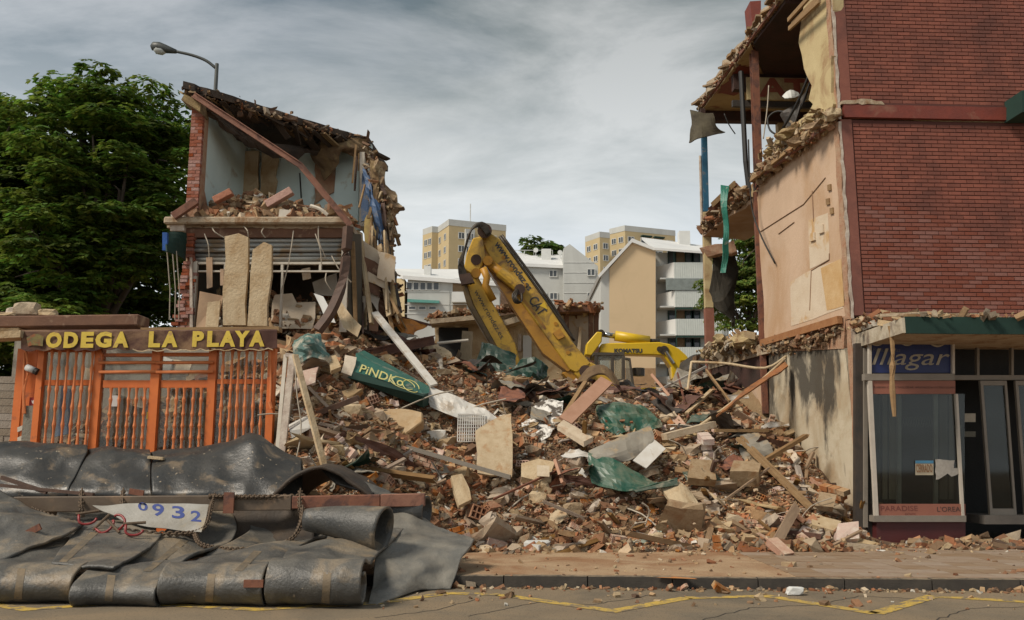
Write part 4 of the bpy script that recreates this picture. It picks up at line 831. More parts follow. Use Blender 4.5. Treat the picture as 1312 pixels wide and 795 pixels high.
# torn roof
e0 = [V((xa - .12, Y0 - .15, ZRF)), p(275, 150, Y0 + .35), p(310, 172, Y0 + .9)]
edge = [V((xa - .15, Y0 - .2, ZRF)), V((lerp(xa, -3.5, .3), Y0 + .7, ZRF - .10)), V((lerp(xa, -3.5, .62), Y0 + 1.7, ZRF - .16)), V((-3.62, Y1 - .1, ZRF - .02))]
ej = jag(edge, .18, .17, 6, closed=False)
part(B().prism(ej + [V((-3.45, Y1 + 2.2, ZRF)), V((xa - .2, Y1 + 2.2, ZRF))], (0, 0, .16)), 'roof_slab', m_roofk, LB)
r = random.Random(4)
for i in range(30):       # rotten boards under the torn edge
    t_ = i / 29; q = spline(edge, 30)[i]; L_ = r.uniform(.3, .8)
    part(B().bar(q + V((r.uniform(-.1, .2), .1, -.06)), q + V((r.uniform(.1, .5), r.uniform(.5, 1.1), -.08 - r.uniform(.0, .25))), r.uniform(.08, .2), .04, roll=r.uniform(-.6, .6)), 'roof_board', m_roofk if i % 3 else m_felt, LB)
debris_line('roof_debris', [q + V((0, .05, .02)) for q in edge], 130, (.08, .14, .05), .04, .16, m_rub, LB, pw=np.array([.02, .02, .05, .03, .03, .02, .01, .1, .3, .4, .02]), elong=3.5)
g = loft([[V((xa - .1, Y0 - .1, ZRF - .1)), p(300, 165, Y0 + .6), p(350, 185, Y0 + 1.4), p(410, 185, Y1)], [V((xb + .1, Y0 + .2, ZRF - .35)), p(310, 182, Y0 + .9), p(355, 196, Y0 + 1.6), p(425, 195, Y1 - .2)], [V((xb + .3, Y0 + .8, ZRF - .3)), p(320, 186, Y0 + 1.8), p(360, 190, Y0 + 2.2), p(428, 193, Y1)]], 22, 8, .22, 1.8, 7, .06)
part(B().grid(g), 'sagging_ceiling', m_roofk, LB, thick=.05)
# felt curtain at the right end of the roof
g = loft([[p(408, 176, Y1 - .3), p(430, 174, Y1 - .6), p(450, 175, Y1 - .7), p(470, 178, Y1 - .5)], [p(402, 200, Y1 - .4), p(425, 195, Y1 - .8), p(446, 188, Y1 - .9), p(474, 200, Y1 - .5)], [p(415, 232, Y1 - .4), p(430, 215, Y1 - .6), p(440, 195, Y1 - .7), p(476, 212, Y1 - .4)]], 16, 12, .16, 2.2, 8, .05)
part(B().grid(g), 'hanging_felt', m_felt, LB, thick=.03)
# steel of the roof edge: lying along the tear and fallen down to the floor slab
part(B().ibeam(p(248, 122, Y0 - .3), p(386, 213, Y0 - .25), .09, .125, .018), 'roof_beam', m_redst, LB)
part(B().ibeam(p(384, 211, Y0 - .27), p(449, 289, Y0 - .25), .09, .125, .018), 'roof_beam', m_redst, LB)
part(B().prism([p(236, 121, Y0 - .25), p(258, 130, Y0 - .25), p(256, 143, Y0 - .25), p(232, 128, Y0 - .25)], (0, .5, 0)), 'roof_corner', m_felt, LB)
part(B().bar(p(222, 278, Y0 - .3), p(252, 258, Y0 - .25), .2, .14, roll=.1), 'fallen_post', m_redst, LB)
# floor slab with a ragged front, lintel, shutter, window frame
sl = [p(214, 280), p(300, 279), p(380, 279), p(447, 281), p(449, 292), p(380, 293), p(300, 292), p(214, 292)]
part(B().prism(jag(sl, .16, .025, 12), (0, 4.95, 0)), 'floor_slab', m_conc, LB)
part(B().box(p(214, 290).x, p(450, 290).x, Y0 - .22, Y0 - .02, p(0, 290).z, p(0, 281).z), 'slab_nosing', m_conc, LB, bev=.03)
part(B().prism([p(218, 296, Y0 - .1), p(236, 296, Y0 - .1), p(236, 270, Y0 - .1), p(219, 272, Y0 - .1)], (0, .6, 0)), 'slab_corner', m_chip, LB)
part(B().box(p(238, 300).x, p(446, 300).x, Y0 + .02, Y0 + .3, p(0, 304).z, p(0, 292.5).z), 'lintel', m_lint, LB)
zs0 = p(0, 334).z; zs1 = p(0, 304.5).z; sx0, sx1 = p(247, 320).x, p(441, 320).x
for i in range(5):
    zc = lerp(zs0, zs1, (i + .5) / 5); part(B().tube([V((sx0, Y0 + .14 + .05 * (i == 1), zc)), V((sx1 + .03 * i, Y0 + .14 + .05 * (i == 1), zc + .02))], (zs1 - zs0) / 10 * (.97 if i > 1 else .86), 10), 'shutter_slat', m_shut, LB, smooth=True)
for (x0, x1, y0, y1) in ((246.5, 252, 334, 425), (253, 437, 335, 338), (253, 437, 346, 348), (437.5, 446, 306, 425), (359, 362, 338.2, 345.8), (408, 411, 338.2, 345.8), (286, 289, 338.2, 345.8), (359.5, 362, 348.2, 425)):
    part(B().box(p(x0, y0).x, p(x1, y0).x, Y0 + .05 + .002 * (x0 % 3), Y0 + .14, p(0, y1).z, p(0, y0).z), 'window_bar', m_whfr, LB)
for q in ([(264, 330), (272, 330), (272, 368), (265, 370)], [(282, 345), (287, 345), (286, 366), (282, 366)]): part(B().prism([p(x, y, Y0 + .02) for x, y in q], (0, .03, 0)), 'hanging_board', m_pink, LB)
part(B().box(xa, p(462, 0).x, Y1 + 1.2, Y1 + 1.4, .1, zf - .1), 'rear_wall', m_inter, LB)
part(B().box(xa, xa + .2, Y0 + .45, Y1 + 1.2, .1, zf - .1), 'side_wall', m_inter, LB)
part(B().prism([p(400, 362, Y0 + 1.2), p(431, 350, Y0 + 1.0), p(433, 380, Y0 + .9), p(404, 378, Y0 + 1.2)], (0, .05, 0)), 'ceiling_piece', m_whfr, LB)
part(B().prism([p(386, 345, Y0 + .3), p(397, 343, Y0 + .3), p(398, 357, Y0 + .3), p(388, 359, Y0 + .3)], (0, .04, 0)), 'ceiling_piece', m_patch, LB)
for i, (a, c) in enumerate((((262, 300), (268, 330)), ((272, 292), (287, 305)), ((312, 290), (318, 304)), ((338, 292), (340, 305)), ((376, 296), (360, 376)), ((408, 290), (417, 330)), ((404, 300), (412, 340)), ((425, 328), (450, 362)), ((294, 318), (316, 362)), ((418, 350), (424, 372)))):
    part(B().tube(spline([p(*a, Y0 - .12), lerp(p(*a, Y0 - .15), p(*c, Y0 - .15), .5) + V((.05 * (-1) ** i, -.05, 0)), p(*c, Y0 - .14)], 6), .013, 5), 'loose_wire', m_wire, LB)
# right flank: studs, blue sheeting, yellow remnant, ragged bits
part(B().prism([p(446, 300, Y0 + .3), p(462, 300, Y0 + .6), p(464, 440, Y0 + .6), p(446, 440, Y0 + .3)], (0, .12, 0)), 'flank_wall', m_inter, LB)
part(B().prism(jag([p(466, 330, 20.5), p(482, 326, 20.5), p(482, 285, 20.5), p(470, 275, 20.5), p(467, 282, 20.5)], .3, .03, 3), (.0, .2, 0)), 'yellow_wall', m_yelw, LB)
part(B().prism([p(462, 284, 20.7), p(472, 282, 20.7), p(473, 225, 20.9), p(464, 222, 20.9)], (0, .06, 0)), 'blue_sheet', m_bcloth, LB)
g = loft([[p(465, 215, 20.8), p(472, 222, 20.7), p(480, 238, 20.6)], [p(472, 250, 20.6), p(479, 255, 20.4), p(490, 280, 20.5)], [p(480, 290, 20.5), p(488, 292, 20.3), p(497, 310, 20.5)], [p(490, 325, 20.4), p(494, 326, 20.3), p(498, 335, 20.5)]], 8, 16, .12, 2.5, 9)
part(B().grid(g), 'blue_sheet', m_bcloth, LB, thick=.02)
fl = [p(470, 190, 21), p(480, 225, 20.9), p(492, 262, 20.8), p(498, 300, 20.7), p(502, 350, 20.5), p(506, 395, 20.3)]
debris_line('flank_debris', fl, 110, (.07, .2, .12), .03, .15, m_rub, LB, pw=np.array([.06, .06, .06, .12, .1, .05, .02, .1, .2, .2, .05]), elong=3.5)
debris_line('flank_debris', [p(486, 248, 20.8), p(496, 262, 20.8), p(500, 280, 20.8)], 50, (.11, .2, .10), .05, .2, m_rub, LB, pw=np.array([.04, .06, .06, .2, .14, .05, .02, .1, .2, .1, .05]))
debris_line('flank_debris', [p(472, 335, 20.2), p(488, 365, 20), p(500, 395, 19.8)], 360, (.13, .22, .16), .03, .15, m_rub, LB, pw=np.array([.03, .05, .08, .1, .06, .02, .01, .1, .3, .28, .05]))
r = random.Random(8)
for i in range(46):
    t_ = r.random(); q = spline(fl, 40)[int(t_ * 40)] + V((r.uniform(-.3, .1), r.uniform(-.4, .2), 0)); d = V((r.uniform(-.1, .35), r.uniform(-.2, .2), -r.uniform(.3, 1.3)))
    part(B().bar(q, q + d, r.uniform(.03, .09), .03, roll=r.uniform(0, 3)), 'hanging_lath', r.choice([m_bentst, m_woodb, m_felt, m_bsteel]), LB)
for q in ([(474, 198), (484, 194)], [(474, 204), (487, 213)]): part(B().bar(p(*q[0], 20.9), p(*q[1], 20.9), .12, .06), 'roof_board', m_felt, LB)
for x0, x1, y0, y1, Yq, mm in ((452, 456, 310, 420, 18.9, m_woodb), (460, 463, 330, 430, 19.2, m_bsteel), (466, 468, 380, 440, 19.4, m_whfr)):
    part(B().bar(p(x0, y0, Yq), p(x1, y1, Yq), .1, .08), 'stud', mm, LB)
for i, (x, y, sx_, sz_) in enumerate(((486, 232, .4, .5), (492, 252, .55, .5), (498, 268, .5, .6), (494, 285, .35, .5), (484, 215, .3, .35), (500, 300, .2, .6), (486, 352, .5, .6), (494, 372, .5, .7), (480, 340, .45, .4), (500, 392, .4, .7))):
    part(lump(P(x, y, 20.7), (sx_, .5, sz_), i), 'masonry_lump', m_earth, LB)
for i, (x, y, h_, w_, mm) in enumerate(((477, 205, 60, 7, m_felt), (488, 245, 62, 5, m_bentst), (497, 300, 48, 5, m_felt), (470, 330, 60, 9, m_felt), (478, 362, 46, 10, m_slab), (490, 320, 50, 6, m_bentst), (502, 340, 44, 4, m_bsteel), (462, 360, 56, 8, m_bsteel))):
    g = loft([[P(x - w_ / 2, y, 20.6), P(x + w_ / 2, y + 2, 20.5)], [P(x - w_ * .4 + 2, y + h_ * .4, 20.45), P(x + w_ * .6 + 3, y + h_ * .35, 20.4)], [P(x + 3, y + h_, 20.4), P(x + w_ * .5 + 5, y + h_ * .9, 20.4)]], 5, 10, .07, 3, i, .03, .12)
    part(B().grid(g), 'hanging_scrap', mm, LB, thick=.02)
r = random.Random(18)
for i in range(20):
    x0 = r.uniform(455, 496); y0 = r.uniform(290, 350); q0 = P(x0, y0, r.uniform(19.6, 20.6)); q1 = P(x0 + r.uniform(-12, 30), r.uniform(395, 432), r.uniform(18.6, 19.9))
    part(B().bar(q0, q1, r.uniform(.05, .14), r.uniform(.03, .07), roll=r.uniform(0, 3)), 'fallen_stud', r.choice([m_bentst, m_woodb, m_bsteel, m_felt, m_slab, m_bentst]), LB)
for i in range(9):
    x0 = r.uniform(462, 492); y0 = r.uniform(335, 395); c_ = P(x0, y0, r.uniform(19.2, 20)); u_ = V((r.uniform(.2, .6), r.uniform(-.2, .2), r.uniform(-.5, .1))); w_ = V((r.uniform(-.3, .1), .1, r.uniform(.3, .8)))
    part(B().prism(jag([c_, c_ + u_, c_ + u_ + w_, c_ + w_], .2, .05, i), (0, .03, 0)), 'hanging_panel', r.choice([m_slab, m_patch, m_felt, m_lint, m_whfr]), LB)
n = 1100; X = rng.uniform(p(250, 400).x, p(440, 400).x, n); Yq = rng.uniform(18.75, 20.4, n); zb0 = p(0, 426).z
pos = np.stack([X, Yq, zb0 + rng.uniform(0, 1, n) * (.35 + .8 * np.clip((Yq - 18.7) / 1.6, 0, 1))], 1); s = np.exp(rng.uniform(np.log(.04), np.log(.26), (n, 1))) * np.stack([rng.uniform(.9, 2.4, n), rng.uniform(.5, 1, n), rng.uniform(.2, .7, n)], 1)
shards('floor_debris', pos, s, palette(n) * .9, m_rub, parent=LB)
# rubble heaped on the upper floor
n = 1800
X = rng.uniform(xb + .05, p(440, 280).x, n); Yq = rng.uniform(Y0 - .05, Y0 + 1.7, n); hh = .12 + .62 * np.exp(-((Yq - Y0 - .8) / .55) ** 2) * (.7 + .5 * np.exp(-((X - (xb + 1.0)) / .9) ** 2))
pos = np.stack([X, Yq, zf + hh * rng.uniform(.15, 1, n)], 1); s = np.exp(rng.uniform(np.log(.035), np.log(.2), (n, 1))) * np.stack([rng.uniform(.9, 2, n), rng.uniform(.6, 1, n), rng.uniform(.3, .8, n)], 1)
shards('floor_debris', pos, s, palette(n) * .85, m_rub, parent=LB)
def TH(name, b, m, label, cat, **k): return solo(b, name, m, label, cat, **k)
m_brk1 = mat('loose_brick', (.33, .11, .055), (.42, .17, .085), sc=9, rough=.95, bump=.5, rnd=.28, dust=(.42, .31, .2), dustamt=.45)
TH('roof_tile', B().cbox(p(286, 252, Y0 + .15), (.42, .2, .14), Matrix.Rotation(-.5, 3, 'Y')), m_brk1, 'big red brick block tilted on the upper floor by the blue side wall', 'brick', bev=.01)
TH('clay_block', B().cbox(p(358, 254, Y0 + .15), (.62, .2, .16), Matrix.Rotation(-.55, 3, 'Y')), m_brk1, 'long clay block sticking up in front of the bare panels of the upper room', 'clay block', bev=.01)
TH('wall_tile', B().cbox(p(366, 275, Y0 - .1), (.28, .03, .2), Matrix.Rotation(.1, 3, 'Y')), m_whfr, 'square white tile on the edge of the upper floor slab', 'tile')
TH('bent_strip', B().tube(spline([p(398, 264, Y0 - .1), p(410, 268, Y0 - .15), p(420, 276, Y0 - .15)], 8), .04, 6), m_whfr, 'curved white strip on the right of the upper floor rubble', 'strip')
# blue ended green awning on the left of the house
AW = T('shop_awning', 'small dark green awning with blue end board left of the shuttered window', 'awning', p(224, 325))
g = loft([[p(213, 299, Y0 - .7), p(224, 297, Y0 - .3), p(237, 299, Y0)], [p(213, 312, Y0 - .9), p(224, 312, Y0 - .6), p(238, 318, Y0)], [p(214, 322, Y0 - 1.0), p(226, 327, Y0 - .6), p(238, 334, Y0)]], 8, 6, .04, 3, 3)
part(B().grid(g), 'canopy', m_dgreen, AW, thick=.03)
part(B().prism([p(208, 298, Y0 - .9), p(214, 298, Y0 - .9), p(214, 321, Y0 - .9), p(208, 321, Y0 - .9)], (0, .08, 0)), 'end_board', mat('signal_blue', (.02, .09, .33)), AW)
for x in (214, 221, 226): part(B().tube([p(x, 322, Y0 - .7), p(x + 4, 372, Y0 - .6), p(x + 3, 410, Y0 - .5)], .012, 5), 'cord', m_wire, AW)
# slabs and boards standing in front of the shutter
TH('plaster_slab', B().prism(jag([p(288, 418, 18.1), p(317, 418, 18.1), p(320, 306, 18.15), p(308, 301, 18.15), p(290, 305, 18.15)], .5, .04, 31), (0, -.12, 0)), m_slab, 'tall wide plaster slab standing before the grey shutter', 'wall slab')
TH('plaster_slab', B().prism(jag([p(319, 419, 18.05), p(344, 419, 18.05), p(350, 316, 18.1), p(340, 312, 18.1), p(326, 322, 18.1)], .5, .04, 32), (0, -.12, 0)), m_slab, 'narrower plaster slab right of the tall one before the shutter', 'wall slab')
TH('leaning_board', B().prism([p(252, 420, 18.2), p(278, 420, 18.1), p(287, 380, 18.3), p(257, 374, 18.3)], (0, -.05, 0)), mat('cardboard', (.42, .28, .17), (.36, .23, .14), sc=3), 'tan board leaning at the left window frame behind the shop sign', 'board')
TH('leaning_board', B().prism(jag([p(264, 420, 18.0), p(280, 420, 18.0), p(283, 386, 18.1), p(267, 388, 18.1)], .2, .03, 3), (0, -.04, 0)), m_slab, 'narrow pale board in front of the tan board by the window', 'board')
TH('bent_beam', B().tube(spline([p(446, 291, 18.05), p(443, 330, 18.0), p(438, 365, 17.9), p(424, 400, 17.8), p(407, 424, 17.7)], 16), .11, 4), m_bentst, 'dark brown bent steel beam hooked off the right end of the floor slab', 'steel beam')
TH('plasterboard_sheet', B().prism(jag([p(347, 420, 18.7), p(352, 378, 19), p(374, 376, 19.1), p(380, 388, 19.1), p(404, 387, 19), p(400, 422, 18.7)], .25, .04, 5), (0, .04, 0)), m_patch, 'broken pale plasterboard heaped inside the shop window', 'plasterboard')
TH('plasterboard_sheet', B().prism(jag([p(402, 376, 18.5), p(414, 380, 18.4), p(430, 414, 18.2), p(418, 412, 18.3)], .25, .03, 6), (0, .03, 0)), m_white, 'bluish white board slanting behind the bent steel beam', 'plasterboard')
TH('plasterboard_sheet', B().prism(jag([p(428, 392, 18.2), p(436, 385, 18.3), p(463, 418, 18.0), p(458, 432, 17.9), p(440, 420, 17.9)], .25, .03, 7), (0, .03, 0)), m_slab, 'tan slab leaning right of the bent steel beam', 'plasterboard')

# ================================================================== ORANGE SHOPFRONT
YB = 15.5
m_grysh = mat('grey_cardboard', (.36, .31, .25), (.28, .24, .19), sc=3)
m_or = mat('orange_paint', (.66, .165, .028), (.55, .13, .024), sc=2.5, rough=.55, bump=.08, c3=(.27, .085, .035), s3=3, t3=.63, w3=.1)
m_ord = mat('faded_orange', (.64, .21, .07), (.54, .155, .045), sc=6, rough=.7, bump=.1)
m_maroon = mat('maroon_canvas', (.052, .019, .013), (.08, .032, .02), sc=3, rough=.9, bump=.25, c3=(.20, .115, .06), s3=1.7, t3=.58, w3=.2)
m_letter = mat('yellow_letter', (.64, .47, .06), (.54, .37, .05), sc=6, rough=.7, bump=.1, c3=(.42, .26, .08), s3=7, t3=.62)
m_ogl = glass('dusty_window_glass', (.88, .88, .85), .10, (.42, .36, .28))
m_cblk = mat('grey_block', (.30, .255, .20), (.25, .21, .165), sc=6, rough=.95, bump=.5, rnd=.15)
q = lambda x, y, d=0.: P(x, y, YB + d)
OS = T('orange_shopfront', 'orange barred wine shop front with maroon canvas sign and dusty panes', 'shop front', V((q(190, 590).x, YB, .12)))
zb = .12
def orect(name, m, x0, x1, y0, y1, d=0., dep=.1, parent=OS, **k):
    """upright board; y1 None runs down to the pavement"""
    a = q(x0, y0, d); c = q(x1, y0, d); z0 = zb if y1 is None else q(x0, y1, d).z
    return part(B().box(a.x, c.x, YB + d, YB + d + dep, z0, a.z), name, m, parent, **k)
for i, (x0, x1, d) in enumerate(((23, 33, .03), (33.3, 48.5, .05), (49, 57, -.03), (122, 132, 0), (195, 206, -.02), (268, 278, 0), (344, 353, -.02))): orect('post', m_or, x0, x1, 447, None, d, .14)
for i, (x0, x1, y0, y1) in enumerate(((57.3, 121.7, 487, 494), (132.3, 194.7, 487.5, 497), (206.3, 267.7, 487.5, 497), (278.3, 343.7, 486, 492), (132.3, 194.7, 453, 457), (206.3, 267.7, 452, 456.5), (57.3, 121.7, 447, 451), (278.3, 343.7, 447, 450))): orect('rail', m_or, x0, x1, y0, y1, .02, .09)
for x0, x1 in ((57.3, 121.7), (278.3, 343.7), (132.3, 194.7), (206.3, 267.7)): orect('bottom_rail', m_or, x0, x1, 583, None, .03, .07)
for y in (465, 477):
    for x0, x1 in ((127, 200), (200, 273)): part(B().tube([q(x0, y, -.05), q(x1, y - .4, -.05)], .028, 8), 'transom_bar', m_ord, OS, smooth=True)
def spindle(h):
    n = 26; pts = []; rs = []
    for i in range(n + 1):
        t = i / n; pts.append(V((0, 0, t * h))); w_ = abs(math.sin(t * math.pi * 6)); rs.append(.022 + .009 * (w_ < .28) + .004 * math.sin(t * 40))
    return B().tube(pts, rs, 7)
def spin(x, y0, y1, top):
    a = q(x, y1, -.04); c = q(x, y0, -.04); h = round(c.z - a.z, 2)
    shared('spindle_bar', 'sp%.2f' % h, lambda: spindle(h), m_ord, (q(x, (y0 + y1) / 2, -.04).x, YB - .04, a.z), OS, (random.uniform(-.006, .006), random.uniform(-.012, .012), random.uniform(0, 3)))
for x in (61, 71, 82, 92, 102.5, 113): spin(x, 450, 596, 1)
for x in (284, 294, 304.5, 314, 324.5, 334.5): spin(x, 449, 596, 1)
for x in (139.5, 150.5, 161.5, 172.5, 183.5, 212.5, 223.5, 234, 245, 256): spin(x, 497, 596, 0)
for x0, x1, y0, y1 in ((57, 122, 451, 487), (57, 122, 494, 600), (132, 195, 457, 487), (206, 268, 457, 487), (132, 195, 497, 600), (206, 268, 497, 600), (278, 344, 450, 486), (278, 344, 492, 600)):
    orect('window_pane', m_ogl, x0, x1, y0, y1, .07, .008)
orect('cement_patch', mat('grey_cement', (.17, .16, .125), (.22, .2, .16), sc=4, bump=.6), 31, 47, 520, None, -.012, .06)
em = orect('crest_plate', mat('crest_red', (.32, .03, .03), bump=0), 38, 48, 509.5, 520, .02, .025)
b = B(); c_ = q(43, 515, .012); b.prism([c_ + V((x, 0, z)) for x, z in ((-.035, .03), (-.02, .012), (0, .028), (.02, .012), (.035, .03), (.022, -.02), (0, -.04), (-.022, -.02))], (0, -.006, 0)); part(b, 'crest_mark', m_white, em)
for i in range(3):
    y = 548 + i * 13; part(B().prism([q(22.5, y + 6, .02), q(32, y + 2, .02), q(32, y - 4, .02), q(22.5, y, .02)], (0, -.006, 0)), 'white_stripe', m_whfr, OS)
lf = part(B().tube([q(34.5, 471, -.04), q(44, 475, -.06)], [.06, .055], 10), 'wall_lamp', m_white, OS, smooth=True); part(B().tube([q(44.5, 475.3, -.06), q(48, 477, -.06)], [.06, .06], 10), 'lamp_cap', m_cable, lf)
orect('paper_notice', m_white, 143.5, 151, 507, 521, .055, .008, label='small white paper notice on the left door')
orect('paper_notice', m_letter, 188, 194, 528, 537, .055, .008, label='yellow sticker on the left door')
for pts in ([(33, 450), (36, 475), (31, 500), (32, 530)], [(31, 452), (30, 500), (30, 530)], [(346, 450), (347, 490), (346, 520)]): part(B().tube(spline([q(x, y, -.04) for x, y in pts], 10), .02, 6), 'conduit', m_ord, OS)
part(B().tube([q(345.5, 515, -.06), q(348, 524, -.06)], .035, 8), 'conduit_end', m_ord, OS)
orect('rear_wall', mat('shop_rear', (.33, .29, .23), (.22, .19, .15), sc=1.2, c3=(.08, .065, .05), s3=1.1, t3=.55), 20, 350, 425, None, 2.6, .1)
for x0, x1, y0, y1, mm in ((70, 88, 495, 560, m_bcloth), (96, 120, 470, 540, m_patch), (160, 200, 520, 600, m_grysh), (140, 160, 505, 560, m_felt), (225, 262, 500, 560, m_felt), (196, 215, 455, 490, m_white), (290, 316, 490, 590, m_lint), (206, 240, 460, 486, m_patch)):
    part(B().prism(jag([q(x0, y1, .9), q(x1, y1 - 4, .8), q(x1 + 6, y0 + 6, 1.0), q(x0 + 9, y0, 1.1)], .2, .03, x0), (0, .05, 0)), 'broken_panel', mm, OS)
# canvas sign with scalloped hem
SG = OS
top = [q(27, 423.5, -.2), q(355, 420.5, -.2)]
rows = [[], [], [], []]
n = 130
for i in range(n + 1):
    t = i / n; x = lerp(27, 355, t); sc_ = 2.6 * abs(math.sin(t * math.pi * 16)) + .8 * math.sin(t * 31)
    for r_, (yy, dd) in enumerate(((423.5 - 2 * t, -.05), (426 - 2 * t, -.2), (440 - 2 * t, -.22), (447.5 - 1.5 * t + sc_, -.23))):
        rows[r_].append(q(x, yy, dd + .012 * math.sin(t * 57 + r_)))
cv = part(B().grid(rows), 'canvas_sign', m_maroon, OS, thick=.012)
ht = (q(0, 427).z - q(0, 445).z)
for ch, x0, x1 in (('O', 58, 78), ('D', 81, 99), ('E', 103, 119), ('G', 121.5, 142), ('A', 144.5, 164), ('L', 190, 204.5), ('A', 207, 227), ('P', 246, 260.5), ('L', 265, 280), ('A', 281, 301), ('Y', 300, 319), ('A', 319, 338.5)):
    b = B(); yb = 446.3 - 2.2 * (x0 - 58) / 300; put_text(b, ch, q(x0, yb, -.243), (1, 0, .004), UP, width=q(x1, yb).x - q(x0, yb).x, height=ht * 1.12, bold=.055, ext=.004)
    part(b, 'letter', m_letter, cv)
part(B().prism(jag([q(36, 444, -.25), q(55, 444, -.25), q(56, 431, -.25), q(44, 428, -.25), q(34, 433, -.25)], .08, .02, 4), (0, -.004, 0)), 'faded_emblem', mat('faded_emblem', (.22, .17, .05), (.12, .10, .05), sc=9, c3=(.25, .08, .03), s3=8, t3=.55), cv)
part(B().prism([q(180, 423, -.12), q(357, 424.5, -.12), q(357, 418.5, -.12), q(180, 420, -.12)], (0, .25, 0)), 'top_board', m_woodb, OS)
b = B(); b.add(sum([[q(170 + i * 6.2, 447 - .009 * i * 6 + 3 * abs(math.sin(i * .9)), -.245), q(170 + i * 6.2, 448.3 - .009 * i * 6 + 3 * abs(math.sin(i * .9)), -.245)] for i in range(30)], []), [(2 * i, 2 * i + 2, 2 * i + 3, 2 * i + 1) for i in range(29)]); part(b, 'hem_braid', m_slab, cv, thick=.006)
# roof beam over the shop, stones on it
part(B().vec(q(-40, 420, .05), (q(164, 0).x - q(-40, 0).x, 0, .04), (0, .5, 0), UP * (q(0, 405.5).z - q(0, 420).z)), 'roof_beam', m_lint, OS, bev=.02)
part(B().vec(q(-40, 424, .1), (q(20, 0).x - q(-40, 0).x, 0, 0), (0, .4, 0), UP * .05), 'roof_board', m_slab, OS)
part(B().vec(q(-40, 436, -.3), (q(20, 0).x - q(-40, 0).x, 0, .05), (0, .4, 0), UP * .12), 'broken_lintel', m_slab, OS)
def rock(c, size, seed, m, label, cat='stone', name='broken_stone', **k):
    r = random.Random(seed); bm = bmesh.new(); bmesh.ops.create_icosphere(bm, subdivisions=2, radius=.5)
    for v in bm.verts:
        d = 1 + .35 * noise.noise(v.co * 2.2 + V((seed, 0, 0))); w_ = V((max(-.36, min(.36, v.co.x)), max(-.36, min(.36, v.co.y)), max(-.34, min(.34, v.co.z)))) * d * 1.3; v.co = V((w_.x * size[0], w_.y * size[1], w_.z * size[2])) + V(c)
    b = B(); b.add([v.co.copy() for v in bm.verts], [tuple(v.index for v in f.verts) for f in bm.faces]); bm.free(); return solo(b, name, m, label, cat, **k)
rock(q(36, 397, .3), (.42, .3, .3), 3, m_conc, 'grey brown lump of masonry on the roof beam left of the sign')
rock(q(20, 400.5, .3), (.28, .25, .18), 5, m_chip, 'pale flat stone left of the masonry lump on the roof beam')
rock(q(62, 401.5, .3), (.34, .25, .15), 7, m_slab, 'low tan stone right of the masonry lump on the roof beam')
rock(q(8, 404, .25), (.4, .3, .08), 9, m_slab, 'thin flat tan stone at the left edge of the roof beam')
# grey block wall and odds at the far left
BW = T('block_wall', 'grey concrete block wall beside the orange shopfront at the left edge', 'wall', P(8, 590, 16.6))
zt_ = P(0, 482, 16.6).z; a = P(-230, 480, 16.6).x; c = P(23, 480, 16.6).x
part(B().box(a, c, 16.63, 16.8, .12, zt_ - .02), 'mortar', m_chip, BW)
k = 0; z = zt_ - .135
while z > 1.0:
    x = a + (.2 if k % 2 else 0)
    while x < c - .1:
        shared('block', 'cblk', lambda: B().box(0, .375, 0, .1, 0, .125), m_cblk, (min(x, c - .38), 16.6 + random.uniform(-.008, .008), z), BW); x += .39
    z -= .137; k += 1
TH('steel_window', B().box(P(-10, 0, 16.7).x, P(-6, 0, 16.7).x, 16.68, 16.72, zt_, P(0, 438, 16.7).z).box(P(4, 0, 16.7).x, P(6, 0, 16.7).x, 16.68, 16.72, zt_, P(0, 438, 16.7).z).box(P(-6, 0, 16.7).x + .002, P(4, 0, 16.7).x - .002, 16.69, 16.71, zt_, zt_ + .03), m_alu, 'thin grey window frame standing on the block wall', 'window frame')
TH('timber_plank', B().bar(P(2, 583, 15.7), P(20, 555, 15.8), .16, .05), m_woodb, 'tan plank leaning on the block wall left of the orange shopfront', 'plank')
# aluminium frame and lath right of the shopfront
FR = T('door_frame', 'pale aluminium door frame leaning against the right end of the orange shopfront', 'door frame', P(362, 590, 15.1))
part(B().bar(P(361, 583, 14.9), P(375, 455, 15.3), .11, .06), 'jamb', m_chip, FR); part(B().bar(P(355, 580, 15.0), P(366, 455, 15.35), .06, .05), 'jamb', m_whfr, FR); part(B().bar(P(366, 455, 15.3), P(377, 456, 15.3), .06, .06), 'head', m_chip, FR)
TH('timber_lath', B().bar(P(416, 600, 14.4), P(378, 455, 15.1), .10, .05), m_slab, 'long pale lath leaning right of the shopfront above the rubber mats', 'lath')
TH('hanging_wire', B().tube(spline([P(378, 470, 15), P(381, 510, 14.9), P(386, 550, 14.8), P(379, 590, 14.7)], 10), .012, 5), m_wire, 'thin pale wire beside the leaning lath', 'wire')

# ================================================================== RUBBER MATS, BEAM, CHAINS
m_ru = mat('black_rubber', (.017, .018, .019), (.036, .035, .032), sc=2.2, rough=.38, bump=.2, bs=22, c3=(.15, .11, .07), s3=2.4, t3=.62, w3=.1, dust=(.16, .13, .095), dustamt=.15, speck=((.3, .24, .17), 16, .66))
m_rg = mat('dusty_rubber', (.026, .027, .027), (.095, .09, .08), sc=1.3, rough=.45, bump=.4, bs=26, c3=(.22, .165, .105), s3=1.7, t3=.58, w3=.14, dust=(.24, .215, .175), dustamt=.36, dis=.8, speck=((.24, .2, .15), 13, .68))
m_rin = mat('brown_rubber', (.07, .045, .026), (.025, .02, .016), sc=2, rough=.7, bump=.3)
GM = 'rubber mats piled on the pavement'
MATG = []
m_rl = mat('pale_rubber', (.12, .117, .105), (.19, .18, .155), sc=1.6, rough=.45, bump=.35, bs=26, c3=(.06, .058, .052), s3=1.3, t3=.55, w3=.2, dust=(.30, .26, .20), dustamt=.4)
